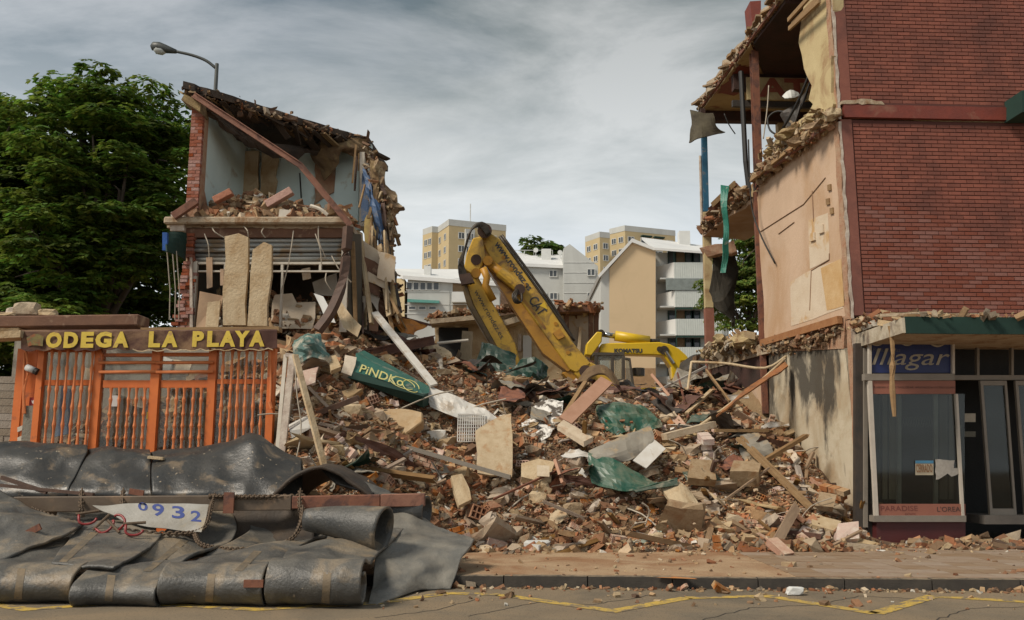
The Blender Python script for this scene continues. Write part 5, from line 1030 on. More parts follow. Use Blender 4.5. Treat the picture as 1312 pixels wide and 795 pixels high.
def mat_(name, rows, nu, nv, m, label, amp=.05, fs=1.6, seed=0, thick=.035, group=GM):
    g = loft(rows, int(nu * 1.8), int(nv * 1.6), amp * .6, fs, seed, amp * .14, amp * .7); MATG.append(g); return solo(B().grid(g), name, m, label, 'rubber mat', group, smooth=True, thick=thick)
mt = lambda x, y, Y: P(x, y, Y)
def upper(xs, label, seed, bl=0, br=0):
    rows = [[V((mt(x, ty, 13.3).x, 14.3, .5)) for x, ty, by in xs], [mt(x, ty + 3, 13.75) for x, ty, by in xs], [mt(x, ty, 13.3) for x, ty, by in xs], [mt(lerp(x, x + (bl if i == 0 else br if i == len(xs) - 1 else 0), .5), lerp(ty, by, .48) + 3 * math.sin(i * 2 + seed), 12.92) for i, (x, ty, by) in enumerate(xs)],
            [mt(x + (bl if i == 0 else br if i == len(xs) - 1 else 0), by, 12.6) for i, (x, ty, by) in enumerate(xs)], [mt(x + (bl if i == 0 else br if i == len(xs) - 1 else 0), by + 14, 12.62) for i, (x, ty, by) in enumerate(xs)]]
    return mat_('rubber_mat', rows, 26, 34, m_ru, label, .085, .95, seed)
upper([(-60, 578, 630), (0, 577, 630), (40, 575, 631), (80, 577, 630), (112, 580, 627)], 'upper black rubber mat at the left edge, glossy and creased', 1, 0, -24)
upper([(114, 581, 628), (140, 578, 630), (165, 583, 631), (193, 586, 630)], 'upper black rubber mat in the middle between the two seams', 2, -25, 0)
upper([(195, 585, 629), (240, 582, 629), (290, 574, 631), (322, 565, 632), (352, 580, 634), (386, 596, 636)], 'peaked upper black rubber mat rising before the right end of the orange shopfront', 3, 0, 2)
arch = [mt(350, 634, 12.35), mt(372, 614, 12.35), mt(405, 600, 12.35), mt(432, 606, 12.35), mt(458, 623, 12.35), mt(474, 636, 12.35)]
mat_('rubber_mat', [[a_ + V((0, .02, 0)) for a_ in arch], [a_ + V((0, .7, .02)) for a_ in arch], [a_ + V((.1, 1.4, -.1)) for a_ in arch]], 24, 8, m_rin, 'arched fold of brown black rubber over a dark hollow', .04, 2, 4, .05)
mat_('rubber_mat', [[mt(410, 600, 12.9), mt(450, 612, 12.9), mt(500, 632, 12.8)], [mt(430, 620, 12.7), mt(465, 628, 12.6), mt(505, 640, 12.6)]], 12, 6, m_rg, 'grey flap of rubber sloping down right of the arched fold', .05, 2, 5)
# lower segments: from the beam down to a roll on the road
prof = [(12.55, .84), (12.25, .70), (11.7, .53), (11.2, .46), (10.7, .41), (10.2, .385), (9.85, .37), (9.66, .28), (9.62, .16), (9.72, .04), (9.9, .03), (10.02, .14), (9.95, .25), (9.82, .26)]
def segm(px0, px1, label, seed, dy=0., dz=0., k=1.0, sag=0.):
    x0 = mt(px0, 750, 9.75 + dy).x; x1 = mt(px1, 750, 9.75 + dy).x; r = random.Random(seed); rows = []
    for i, (y, z) in enumerate(prof):
        w_ = 1 - min(1, i / 5)
        rows.append([V((lerp(x0, x1, t) + .22 * w_ * math.sin(seed + i * .7), y + dy + .05 * math.sin(t * 4 + seed), max(.02, (z - (sag if i == 0 else sag * .8 if i == 1 else sag * .25 if i == 2 else 0)) * (k if i > 5 else 1) + dz + (.07 * math.sin(t * 5 + seed * 2 + i) if i < 5 else 0)))) for t in (0, .33, .66, 1)])
    return mat_('rubber_mat', rows, 18, 60, m_rg, label, .035, 2, seed)
segm(-70, 97, 'lower grey rubber mat at the left edge, its rolled front lying on the road', 11, .12)
segm(98.5, 206, 'lower grey rubber mat with rolled front between the left edge and the banner end', 12, .0, -.04, .86)
segm(207.5, 341, 'lower grey rubber mat with rusty plate on its roll, below the chain', 13, -.02, .0, 1.08, .26)
segm(342.5, 465, 'lower grey rubber mat with the open roll end, right of the rusty plate', 14, -.10, .02, 1.2, .16)
mat_('rubber_mat', [[mt(-40, 622, 11.95), mt(5, 632, 11.95), mt(50, 655, 11.8), mt(108, 672, 11.6)], [mt(-40, 668, 11.2), mt(10, 668, 11.2), mt(50, 673, 11.2), mt(96, 681, 11.3)], [mt(-40, 726, 10.3), mt(5, 716, 10.35), mt(40, 702, 10.7), mt(90, 684, 11.2)]], 20, 16, m_rg, 'big pale grey rubber flap folded over at the left edge below the beam', .09, 1.5, 6)
mat_('rubber_mat', [[mt(108, 671, 11.8), mt(150, 672, 11.75), mt(208, 684, 11.6)], [mt(84, 698, 11.0), mt(135, 700, 10.95), mt(188, 706, 10.95)], [mt(66, 722, 10.05), mt(110, 726, 9.95), mt(146, 728, 9.9)]], 18, 16, m_rg, 'slanting grey rubber strip crossed by a tan band below the red shackles', .05, 2, 7)
# right-hand spread
mat_('rubber_mat', [[mt(492, 663, 12.3), mt(525, 660, 12.4), mt(560, 676, 12.4), mt(607, 694, 12.1)], [mt(486, 690, 11.7), mt(520, 690, 11.8), mt(560, 697, 11.75), mt(602, 702, 11.7)], [mt(480, 722, 11.0), mt(515, 721, 11.05), mt(550, 721, 11.1), mt(591, 716, 11.4)], [mt(477, 752, 10.5), mt(508, 748, 10.6), mt(545, 738, 10.95), mt(585, 734, 11.15)], [mt(470, 781, 9.68), mt(500, 770, 10.1), mt(538, 757, 10.75), mt(577, 755, 10.95)]], 26, 30, m_rl, 'wide grey rubber sheet spread to the right over the kerb', .055, 1.8, 8)
mat_('rubber_mat', [[mt(250, 652, 12.55), mt(300, 652, 12.6), mt(350, 652, 12.6), mt(402, 650, 12.55)], [mt(250, 680, 12.3), mt(300, 688, 12.35), mt(350, 686, 12.35), mt(402, 678, 12.3)], [mt(250, 700, 12.0), mt(300, 706, 11.9), mt(350, 704, 11.9), mt(402, 694, 12.0)]], 16, 12, m_rin, 'dark brown sheet added under the steel beam, standing in for the shaded hollow', .06, 1.6, 9)  # added dark sheet: closes the gap so the hollow looks shaded
tp = spline([mt(392, 666, 11.5), mt(425, 668, 11.45), mt(460, 673, 11.3), mt(492, 679, 11.2)], 14)
b = B(); b.tube(tp, [lerp(.12, .27, i / 14) for i in range(15)], 22, cap=False); solo(b, 'rubber_roll', m_rg, 'curled grey rubber tube with its open mouth to the right', 'rubber mat', GM, smooth=True, thick=.03)
b = B(); b.tube([mt(470, 650, 12.7), mt(510, 654, 12.6), mt(547, 656, 12.5)], [.2, .21, .2], 18, cap=False); solo(b, 'rubber_roll', m_rg, 'pale rolled rubber under the rusty end of the beam', 'rubber mat', GM, smooth=True, thick=.03)
m_tan2 = mat('tan_band', (.20, .145, .085), (.09, .075, .055), sc=5, rough=.7)
def band(pts, label):
    l, r_ = [], []
    b = B(); w_ = .055
    for p_ in pts: l.append(p_ + V((-w_, 0, .0))); r_.append(p_ + V((w_, 0, .0)))
    b.grid([l, r_]); return solo(b, 'tan_strap', m_tan2, label, 'strap', 'tan straps on the rubber mats', thick=.015)
from mathutils.bvhtree import BVHTree
vs_m = []; fs_m = []
for g in MATG:
    o_ = len(vs_m); nc_ = len(g[0]); vs_m += [p_ for r_ in g for p_ in r_]; fs_m += [(o_ + i * nc_ + j, o_ + i * nc_ + j + 1, o_ + (i + 1) * nc_ + j + 1, o_ + (i + 1) * nc_ + j) for i in range(len(g) - 1) for j in range(nc_ - 1)]
bvh = BVHTree.FromPolygons(vs_m, fs_m)
def onmat(px, py, lift=.021):
    h, n_, _, _ = bvh.ray_cast(E0, ray(px, py).normalized())
    if h is None: return None
    if n_.dot(ray(px, py)) > 0: n_ = -n_
    return h + n_ * lift
def strap(x0, y0, x1, y1, label, w_=10):
    k = 14; rows = [[onmat(lerp(x0, x1, i / k) - w_ / 2, lerp(y0, y1, i / k)) for i in range(k + 1)], [onmat(lerp(x0, x1, i / k) + w_ / 2, lerp(y0, y1, i / k) + 1) for i in range(k + 1)]]
    rows = [[p_ for i, p_ in enumerate(r_) if rows[0][i] is not None and rows[1][i] is not None] for r_ in rows]
    if len(rows[0]) > 3: solo(B().grid(rows), 'tan_strap', m_tan2, label, 'strap', 'tan straps on the rubber mats', smooth=True)
for a_ in ((121, 684, 78, 724, 'tan strap slanting over the rubber strip below the red shackles'), (236, 694, 188, 734, 'tan strap slanting from the banner end down to the rolls'), (330, 708, 306, 733, 'short tan strap above the rusty plate'), (272, 737, 268, 774, 'tan strap round the roll left of the rusty plate'), (143, 739, 140, 768, 'tan strap round the second roll from the left'), (28, 730, 24, 765, 'tan strap round the leftmost roll'), (420, 735, 417, 776, 'tan strap round the open roll end')): strap(*a_)
SB = T('steel_beam', 'long brown steel box beam lying across the rubber mats, rusty at its right end', 'steel beam', mt(280, 645, 12.4))
b0, b1, b2 = mt(20, 646.5, 12.25), mt(375, 644, 12.3), mt(545, 640.5, 12.4)
m_beam = mat('brown_box_steel', (.085, .058, .038), (.12, .085, .055), sc=4, rough=.6, bump=.1, c3=(.19, .12, .07), s3=2, t3=.6)
part(B().bar(b0, b1, .16, .20), 'beam', m_beam, SB, bev=.01); part(B().bar(b1 + V((.003, 0, 0)), lerp(b1, b2, .66), .155, .165), 'beam', m_rust, SB, bev=.01); part(B().bar(lerp(b1, b2, .663), b2, .15, .17), 'beam', m_redst, SB, bev=.01)
part(B().box(mt(319, 0, 12.1).x, mt(331, 0, 12.1).x, 12.12, 12.16, mt(0, 658, 12.14).z, mt(0, 631, 12.14).z), 'bracket', m_rust, SB)
m_chain = mat('rusty_chain', (.13, .085, .05), (.08, .055, .035), sc=9, rough=.7, metal=.2)
def chain(pts, label, n=34, r=.012):
    pp = spline(pts, n); b = B()
    for i in range(n):
        a, c = pp[i], pp[i + 1]; d = (c - a).normalized(); s = d.cross(UP).normalized() if i % 2 else UP; L_ = (c - a).length * .72
        m_ = (a + c) / 2; ring = [m_ + d * math.cos(t) * L_ + s * math.sin(t) * .026 for t in [j * math.pi / 5 for j in range(11)]]; b.tube(ring, r, 5, cap=False)
    return solo(b, 'chain', m_chain, label, 'chain', 'rusty chains on the mats', smooth=True)
chain([mt(268, 636, 12.2), mt(300, 637, 12.2), mt(340, 637, 12.2), mt(392, 636, 12.3)], 'rusty chain lying along the top of the steel beam', 40)
chain([mt(275, 634, 12.1), mt(270, 650, 12.05), mt(262, 676, 11.75), mt(235, 684, 11.65), mt(170, 681, 11.55), mt(105, 672, 11.75), mt(60, 660, 11.9), mt(40, 652, 12.1)], 'long rusty chain over the white banner and red shackles', 90)
chain([mt(388, 650, 12.1), mt(385, 672, 11.6), mt(370, 693, 11.3), mt(330, 703, 11.3), mt(290, 704, 11.25), mt(258, 698, 11.4), mt(250, 685, 11.6)], 'rusty chain sagging in a loop over the lower rubber mats', 70)
for x in (105, 158, 385): chain([mt(x, 628, 12.45), mt(x - 1, 645, 12.12), mt(x + 1, 662, 12.05)], 'short chain wrapped round the steel beam %s' % {105: 'above the red shackles', 158: 'above the white banner', 385: 'left of the rusty end'}[x], 16)
m_shack = mat('red_shackle', (.27, .022, .022), (.17, .02, .018), sc=8, rough=.45, bump=.05)
for i, (x, y, a_, lab) in enumerate(((112, 666, .3, 'leftmost red shackle on the chain beside the white banner'), (134, 676, 1.2, 'middle red shackle lying among the chain links'), (150, 673, 2.2, 'red shackle nearest the white banner, third along the chain'), (172, 680, .1, 'rightmost small red shackle below the white banner'))):
    c_ = mt(x, y, 11.5 - .05 * i) + V((0, 0, .03)); u = V((math.cos(a_), .3, math.sin(a_) * .5)).normalized(); v = u.cross(V((0, -1, .3))).normalized()
    s = T('red_shackle', lab, 'shackle', c_, 'red shackles on the chain'); part(B().tube([c_ + u * .10 * math.cos(t) + v * (.06 * math.sin(t) + .03) for t in [j * math.pi / 8 for j in range(9)]] + [c_ - u * .10 - v * .07], .016, 7), 'bow', m_shack, s, smooth=True); part(B().tube([c_ - u * .13 - v * .06, c_ + u * .13 - v * .06], .018, 7), 'pin', m_chain, s)
# banner with blue digits
bn = lambda x, y: mt(x, y, lerp(12.1, 11.72, (y - 652) / 33) - .04) + V((0, 0, .035))
rows = [[bn(118, 652), bn(160, 650), bn(215, 649), bn(267, 649)], [bn(140, 662), bn(170, 664), bn(215, 666), bn(264, 668)], [bn(165, 676), bn(190, 680), bn(225, 683), bn(258, 687)]]
g = loft(rows, 22, 10, .03, 3.5, 3)
BN = solo(B().grid(g), 'banner', mat('dirty_banner', (.34, .325, .295), (.24, .22, .185), sc=3, rough=.8, c3=(.33, .27, .19), s3=2, t3=.6), 'crumpled white banner with blue digits under the steel beam', 'banner', thick=.008)
vb_ = [p_ for r_ in g for p_ in r_]; nc_ = len(g[0]); bvb = BVHTree.FromPolygons(vb_, [(i * nc_ + j, i * nc_ + j + 1, (i + 1) * nc_ + j + 1, (i + 1) * nc_ + j) for i in range(len(g) - 1) for j in range(nc_ - 1)])
b = B()
for ch, x0, x1, y0, y1, tilt in (('0', 178, 191, 661, 650, -.3), ('9', 196, 212, 668, 652, -.2), ('3', 221, 238, 671, 655, -.1), ('2', 245, 259, 675, 661, .0)):
    o = bn(x0, y0) + V((0, -.03, .035)); u = (bn(x1, y0 + 1) - bn(x0, y0)).normalized(); vv = (bn(x0 + 3 * tilt, y1) - bn(x0, y0)).normalized(); put_text(b, ch, o, u, vv, width=(bn(x1, y0) - bn(x0, y0)).length, height=(bn(x0, y1) - bn(x0, y0)).length, bold=.02)
for v in b.v:          # press the digits onto the creased cloth
    dr = (v - E0).normalized(); h, n_, _, _ = bvb.ray_cast(E0, dr)
    if h is not None: v.xyz = h - dr * .012
part(b, 'blue_digits', mat('digit_blue', (.035, .055, .2), (.05, .07, .22), sc=6, bump=0), BN)
for (x, y, Y, a_, lab) in ((42, 680, 10.98, .5, 'rusty plate riveted to the pale flap at the left edge'), (325, 748, 9.55, 0, 'rusty plate on the rolled front of the mat'), (195, 590, 13.18, -.1, 'rusty strip on the seam of the upper mats'), (175, 631, 12.42, -.15, 'rusty tag where the chain meets the upper mats')):
    TH('rusty_plate', B().cbox(mt(x, y, Y), (.2, .03, .075), Matrix.Rotation(-a_, 3, 'Y')), m_rust, lab, 'metal plate')
TH('timber_lath', B().bar(mt(2, 612, 12.45), mt(60, 631, 12.4), .05, .05).bar(mt(0, 622, 12.42), mt(120, 634, 12.38), .06, .04), m_bentst, 'dark laths lying along the lower edge of the left upper mat', 'lath')
TH('concrete_chip', B().cbox(mt(200, 587, 13.1), (.22, .08, .04), Matrix.Rotation(.1, 3, 'Y')), m_slab, 'small tan chip lying on the middle upper mat', 'concrete chip')
# ================================================================== RUBBLE HEAP
CP = []
def cp(px, py, Y): CP.append(tuple(P(px, py, Y)))
for px, py in ((640, 702), (700, 706), (800, 704), (900, 704), (1000, 708), (1090, 706), (1130, 692)):
    g_ = G(px, py, .13); CP.append((g_.x, g_.y, .12)); CP.append((g_.x * .96, g_.y - 1.2, .1))
for x in (-4, -3, -2, 0, 2, 4, 6): CP.append((x, 12.8, .08))
for q_ in ((600, 682, 15.6), (520, 632, 15.1), (430, 602, 14.7), (378, 592, 14.7), (470, 600, 15.0), (375, 520, 16.0), (420, 540, 15.7), (470, 550, 16.1), (540, 582, 16.0), (620, 605, 16.2), (700, 622, 16.1), (800, 632, 16.0), (900, 642, 15.9), (1000, 642, 16.1), (1060, 652, 16.2),
           (400, 462, 17.1), (450, 492, 17.0), (520, 522, 17.2), (600, 543, 17.5), (700, 553, 17.6), (800, 562, 17.5), (900, 572, 17.5), (980, 572, 17.6), (1040, 602, 17.3),
           (400, 428, 18.4), (460, 447, 18.6), (540, 472, 19.2), (620, 492, 19.4), (720, 500, 19.5), (800, 512, 19.5), (880, 520, 19.5), (950, 520, 19.7), (985, 540, 19.5),
           (440, 424, 20.2), (500, 434, 21), (570, 458, 21.5), (650, 486, 21.5), (740, 494, 21.5), (820, 503, 21.5), (900, 492, 22), (930, 474, 22.5), (300, 425, 19.8), (350, 425, 19.2),
           (60, 575, 17.4), (150, 545, 17.5), (250, 532, 17.5), (320, 528, 17.2), (40, 590, 16.8), (180, 590, 16.8), (300, 585, 16.7)): cp(*q_)
for x in (-6, -4, -2, 0, 2, 4, 6): CP.append((x, 25.5, 1.6)); CP.append((x, 29, .6))
for x in (-8.5, -7, -5.5): CP.append((x, 20, 2.6)); CP.append((x, 24, 1.6))
CPA = np.array(CP); nC = len(CPA)
def ker(d): return np.where(d > 0, d, 0)
D = np.linalg.norm(CPA[:, None, :2] - CPA[None, :, :2], axis=2); A_ = np.zeros((nC + 3, nC + 3)); A_[:nC, :nC] = ker(D) - np.eye(nC) * .12; A_[:nC, nC] = 1; A_[:nC, nC + 1:] = CPA[:, :2]; A_[nC:, :nC] = A_[:nC, nC:].T
WT = np.linalg.solve(A_, np.concatenate([CPA[:, 2], [0, 0, 0]]))
GX = np.arange(-9.4, 7.01, .12); GY = np.arange(13.2, 29.5, .12)
mx_, my_ = np.meshgrid(GX, GY); pts_ = np.stack([mx_.ravel(), my_.ravel()], 1)
HZ = np.concatenate([ker(np.linalg.norm(c[:, None] - CPA[None, :, :2], axis=2)) @ WT[:nC] + WT[nC] + c @ WT[nC + 1:] for c in np.array_split(pts_, 12)]).reshape(mx_.shape)
lump = np.array([[noise.noise(V((x * 1.1, y * 1.1, 3))) * .14 + noise.noise(V((x * 3, y * 3, 8))) * .06 for x in GX] for y in GY])
sm = lambda a, b_, x: np.clip((x - a) / (b_ - a), 0, 1) ** 2 * (3 - 2 * np.clip((x - a) / (b_ - a), 0, 1))
HZ = HZ + lump * sm(.12, .6, HZ)
HZ = np.where(mx_ < -4.1, HZ * sm(15.75, 16.4, my_), HZ); HZ = np.where(my_ < 14.0, 0, HZ)
HZ = np.where(mx_ < -4.2, np.minimum(HZ, 4.2), HZ)
def hz_(x, y):
    x = np.asarray(x, float); y = np.asarray(y, float); i = np.clip((x - GX[0]) / .12, 0, len(GX) - 1.001); j = np.clip((y - GY[0]) / .12, 0, len(GY) - 1.001); a = i.astype(int); c = j.astype(int); u = i - a; v = j - c
    return HZ[c, a] * (1 - u) * (1 - v) + HZ[c, a + 1] * u * (1 - v) + HZ[c + 1, a] * (1 - u) * v + HZ[c + 1, a + 1] * u * v
def wallx(y): return 6.13 - .16 * (np.maximum(y, 16) - 16)
def inside(x, y): return (x < wallx(y) - .08) & ((y > 15.95) | (x < 6.6))
vs = [(x, y, HZ[j, i]) for j, y in enumerate(GY) for i, x in enumerate(GX)]; nx = len(GX); fs = []
for j in range(len(GY) - 1):
    for i in range(nx - 1):
        if GX[i + 1] > wallx(GY[j]) + .05 and GY[j] > 15.8: continue
        if max(HZ[j, i], HZ[j + 1, i], HZ[j, i + 1], HZ[j + 1, i + 1]) < .1: continue
        a = j * nx + i; fs.append((a, a + 1, a + nx + 1, a + nx))
b = B(); b.add(vs, fs); solo(b, 'rubble_heap', m_heap, 'orange brown mound of demolition rubble between the two ruins', None, kind='structure', smooth=True, origin=V((0, 0, 0)))
def hit(px, py):
    """first meeting of a line of sight with the heap"""
    px = np.asarray(px, float); py = np.asarray(py, float); a = (px - 656) / FPX; b_ = (397.5 - py) / FPX; dy = CT - b_ * ST; dz = ST + b_ * CT
    out = np.full(px.shape, np.nan)
    for Yq in np.arange(13.5, 28, .06):
        x = a / dy * Yq; z = EYE + dz / dy * Yq; h_ = np.where((x > GX[0]) & (x < GX[-1]), hz_(x, np.full_like(x, Yq)), -1)
        m_ = np.isnan(out) & (z <= h_) & (h_ > .05); out[m_] = Yq
    return a / dy * out, out
def sample(n, reg=(365, 1135, 415, 712)):
    x, y = hit(rng.uniform(reg[0], reg[1], n), rng.uniform(reg[2], reg[3], n)); k = ~np.isnan(x); x, y = x[k], y[k]; k = inside(x, y); return x[k], y[k]
# countless small bits
def bits(name, x, y, smin, smax, label, sink=.3, pw=None, jit=.2, elong=1.9, up=0.):
    n = len(x); s = np.exp(rng.uniform(np.log(smin), np.log(smax), (n, 1))) * np.stack([rng.uniform(.9, elong, n), rng.uniform(.55, 1, n), rng.uniform(.3, .8, n)], 1)
    s = s * np.clip(np.array([.85 + 1.5 * noise.noise(V((float(a) * .9, float(c) * .9, 4.2))) for a, c in zip(x, y)]), .5, 1.7)[:, None]
    # tint drifts across the heap: redder here, paler there
    t = np.array([noise.noise(V((float(a) * .55, float(c) * .55, 1.7))) for a, c in zip(x, y)])[:, None]
    col = palette(n, pw) * np.clip(np.array([1, .95, .9]) * (.86 + .35 * t), .45, 1.15)
    pos = np.stack([x, y, hz_(x, y) + s[:, 2] * (.5 - sink) + up], 1); return shards(name, pos, s, col, m_rub, label, 'rubble', jit=jit, flat=.75)
x, y = sample(24000); x2 = rng.uniform(-4.2, 6.4, 10000); y2 = rng.uniform(14.6, 24, 10000); k = inside(x2, y2) & (hz_(x2, y2) > .14); x = np.concatenate([x, x2[k]]); y = np.concatenate([y, y2[k]])
bits('rubble', x, y, .018, .085, 'countless small bits of brick and plaster covering the mound')
x, y = sample(4600); bits('rubble', x, y, .06, .17, 'fist sized brick and mortar bits strewn all over the mound', sink=.15)
x = rng.uniform(-8.6, -4.2, 2600); y = rng.uniform(16.6, 18.2, 2600); bits('rubble', x, y, .05, .3, 'broken masonry behind the dusty panes of the orange shopfront', sink=.1)
x, y = sample(13000); x, y = x + rng.normal(0, .05, len(x)), y + rng.normal(0, .05, len(x)); bits('rubble', x, y, .02, .07, 'crushed brick and plaster crumbs lodged between the larger pieces', up=rng.exponential(.045, len(x)), pw=np.array([.16, .17, .16, .14, .1, .05, .03, .05, .12, .06, .07]))
# thin fringe of crumbs on pavement and gutter
x = rng.uniform(-.6, 8.5, 1500); y = np.abs(rng.normal(0, .45, 1500)); y = 14.95 + .02 * x - y; x3 = rng.uniform(-1, 9, 420); y3 = kerbY(x3) - np.abs(rng.normal(0, .10, 420)) - .02; x4 = rng.uniform(-2, 9, 380); y4 = rng.uniform(9.5, 14.4, 380)
X_ = np.concatenate([x, x3, x4]); Y_ = np.concatenate([y, y3, y4]); n = len(X_); s = np.exp(rng.normal(np.log(.028), .5, (n, 1))) * np.stack([rng.uniform(.9, 1.7, n), rng.uniform(.6, 1, n), rng.uniform(.4, .8, n)], 1)
zb_ = np.where(Y_ > kerbY(X_) + .02, .125, 0.0); shards('rubble', np.stack([X_, Y_, zb_ + s[:, 2] * .35], 1), s, palette(n) * .85, m_rub, 'crumbs of brick scattered over pavement and gutter', 'rubble', flat=.8)
x = rng.uniform(6.5, 9.5, 500); y = rng.normal(15.0, .35, 500); s = np.exp(rng.uniform(np.log(.04), np.log(.2), (500, 1))) * np.stack([rng.uniform(.9, 2, 500), rng.uniform(.6, 1, 500), rng.uniform(.3, .6, 500)], 1)
shards('rubble', np.stack([x, np.maximum(y, 14.3), .13 + s[:, 2] * .3], 1), s, palette(500) * .8, m_rub, 'broken tiles and brick bits before the dark shop doors', 'rubble', flat=.8)

def clear(x, y):
    """keep big pieces off the sheets and slabs that stand out"""
    px = 656 + FPX * x / y; m_ = np.ones(len(x), bool); pz = hz_(x, y)
    for (ax, ay, ar) in ((490, 495, 70), (585, 520, 50), (620, 560, 55), (800, 545, 60), (820, 595, 65), (755, 515, 45), (680, 590, 40)):
        c_ = onh0(ax, ay); m_ &= np.isnan(c_) | ((px - ax) ** 2 + ((y - c_) * 40) ** 2 > ar ** 2)
    return x[m_], y[m_]
def onh0(px, py): return float(hit([px], [py])[1][0])
# pieces one could pick up: copies of a few masters
m_pbk = mat('broken_brick', (.37, .15, .07), (.43, .21, .11), sc=11, rough=.95, bump=.5, bs=50, rnd=.3, c3=(.50, .37, .24), s3=5, t3=.55, dust=(.43, .30, .17), dustamt=.6)
m_ppl = mat('plaster_piece', (.52, .41, .27), (.42, .31, .185), sc=8, rough=.95, bump=.45, bs=40, rnd=.2, c3=(.40, .24, .12), s3=4, t3=.6)
m_pcc = mat('concrete_piece', (.36, .265, .165), (.26, .175, .10), sc=7, rough=.95, bump=.6, bs=35, rnd=.2, c3=(.25, .14, .07), s3=4, t3=.58, dust=(.46, .36, .25), dustamt=.4)
m_pwh = mat('white_piece', (.72, .69, .63), (.60, .55, .47), sc=8, rough=.8, bump=.3, rnd=.12)
m_pwd = mat('rubble_timber', (.30, .19, .10), (.2, .12, .06), sc=4, rough=.9, bump=.4, rnd=.35, stretch=(1, 4, 4))
def shard_mesh(name, m, size, jit, seed, cut=0):
    r = random.Random(seed); bm = bmesh.new(); bmesh.ops.create_cube(bm, size=1)
    if cut: bmesh.ops.subdivide_edges(bm, edges=bm.edges[:], cuts=1)
    for v in bm.verts: v.co = V(((v.co.x + r.uniform(-jit, jit)) * size[0], (v.co.y + r.uniform(-jit, jit)) * size[1], (v.co.z + r.uniform(-jit, jit)) * size[2]))
    me = bpy.data.meshes.new(name); bm.to_mesh(me); bm.free(); me.materials.append(m); return me
def hollow_mesh(name, m, L_=.27, wd=.15, h_=.12, nx=3, nz=2, t=.011):
    b = B()
    for k in range(nz + 1): b.vec((-L_ / 2, -wd / 2, -h_ / 2 + k * (h_ - t) / nz), (L_, 0, 0), (0, wd, 0), (0, 0, t))
    for k in range(nz):
        z = -h_ / 2 + k * (h_ - t) / nz + t
        for i in range(nx + 1): b.vec((-L_ / 2 + .001, -wd / 2 + .001 + i * (wd - t - .002) / nx, z), (L_ - .002, 0, 0), (0, t, 0), (0, 0, (h_ - t) / nz - t))
    b.vec((-.01, -wd / 2 + t + .002, -h_ / 2 + t), (.02, 0, 0), (0, wd - 2 * t - .004, 0), (0, 0, .001)); return mesh_of(b, name, m, V((0, 0, 0)))
MAST = {
 'broken_brick': ([shard_mesh('broken_brick', m_pbk, (.25, .12, .075), .07, i) for i in range(4)] + [shard_mesh('broken_brick', m_pbk, (.16, .12, .08), .16, 10 + i, 1) for i in range(4)], 'brick'),
 'hollow_brick': ([hollow_mesh('hollow_brick', m_pbk), hollow_mesh('hollow_brick', m_pbk, .2, .13, .075, 3, 1), hollow_mesh('hollow_brick', m_pbk, .24, .2, .08, 4, 2)], 'brick'),
 'plaster_fragment': ([shard_mesh('plaster_fragment', m_ppl, (.2, .15, .045), .24, 20 + i, 1) for i in range(6)], 'plaster fragment'),
 'concrete_chunk': ([shard_mesh('concrete_chunk', m_pcc, (.20, .16, .105), .24, 30 + i, 1) for i in range(6)], 'concrete chunk'),
 'white_fragment': ([shard_mesh('white_fragment', m_pwh, (.2, .12, .05), .14, 40 + i, 0) for i in range(4)], 'plaster fragment'),
 'timber_offcut': ([shard_mesh('timber_offcut', m_pwd, (.62, .07, .035), .06, 50 + i) for i in range(4)], 'timber'),
}
def brickwork_mesh(name, m, nx, nz, seed):
    r = random.Random(seed); b = B()
    for k in range(nz):
        for i in range(nx):
            if (i in (0, nx - 1) and r.random() < .35): continue
            x0 = (i - nx / 2 + (.5 if k % 2 else 0)) * .13 + r.uniform(-.004, .004); b.vec((x0, -.06 + r.uniform(-.012, .012), (k - nz / 2) * .072), (.118, 0, 0), (0, .12, 0), (0, 0, .06))
    me = mesh_of(b, name, m, V((0, 0, 0))); return me
MAST['brickwork_chunk'] = ([brickwork_mesh('brickwork_chunk', m_pbk, 4, 4, 1), brickwork_mesh('brickwork_chunk', m_pbk, 3, 3, 2), brickwork_mesh('brickwork_chunk', m_pbk, 5, 3, 3)], 'brickwork')
MAST['broken_slab'] = ([shard_mesh('broken_slab', m_pcc, (.62, .42, .09), .14, 60 + i, 1) for i in range(4)] + [shard_mesh('broken_slab', m_ppl, (.55, .4, .05), .16, 70 + i, 1) for i in range(3)], 'slab')
MAST['long_batten'] = ([shard_mesh('long_batten', m_pwd, (1.5, .08, .05), .03, 80 + i) for i in range(3)] + [shard_mesh('long_batten', m_bentst, (1.2, .06, .06), .02, 90)], 'batten')
WORD = {'brickwork_chunk': ('chunk of coursed brickwork', 'brickwork chunks'), 'broken_slab': ('broad broken slab', 'larger broken slabs'), 'long_batten': ('long brown batten', 'long battens'), 'broken_brick': ('broken solid red brick', 'broken bricks in the rubble heap'), 'hollow_brick': ('hollow red brick', 'hollow bricks in the rubble heap'), 'plaster_fragment': ('cream plaster fragment', 'plaster fragments in the rubble heap'),
        'concrete_chunk': ('brownish grey concrete chunk', 'concrete chunks in the rubble heap'), 'white_fragment': ('white plaster fragment', 'white fragments in the rubble heap'), 'timber_offcut': ('splintered brown timber offcut', 'timber offcuts in the rubble heap')}
def zone(x, y):
    px = 656 + FPX * x / y
    if hz_(x, y) < .45: return 'at the left foot of the heap' if x < 1.3 else 'at the right foot of the heap'
    if x < -1.9: return 'on the slope by the orange shopfront'
    if x > 3.6 and y < 19.5: return 'on the slope below the sooty white wall'
    if y > 18.6: return 'high on the heap by the excavators'
    return 'on the slope left of the green fold' if x < 1.3 else 'on the slope right of the green fold'
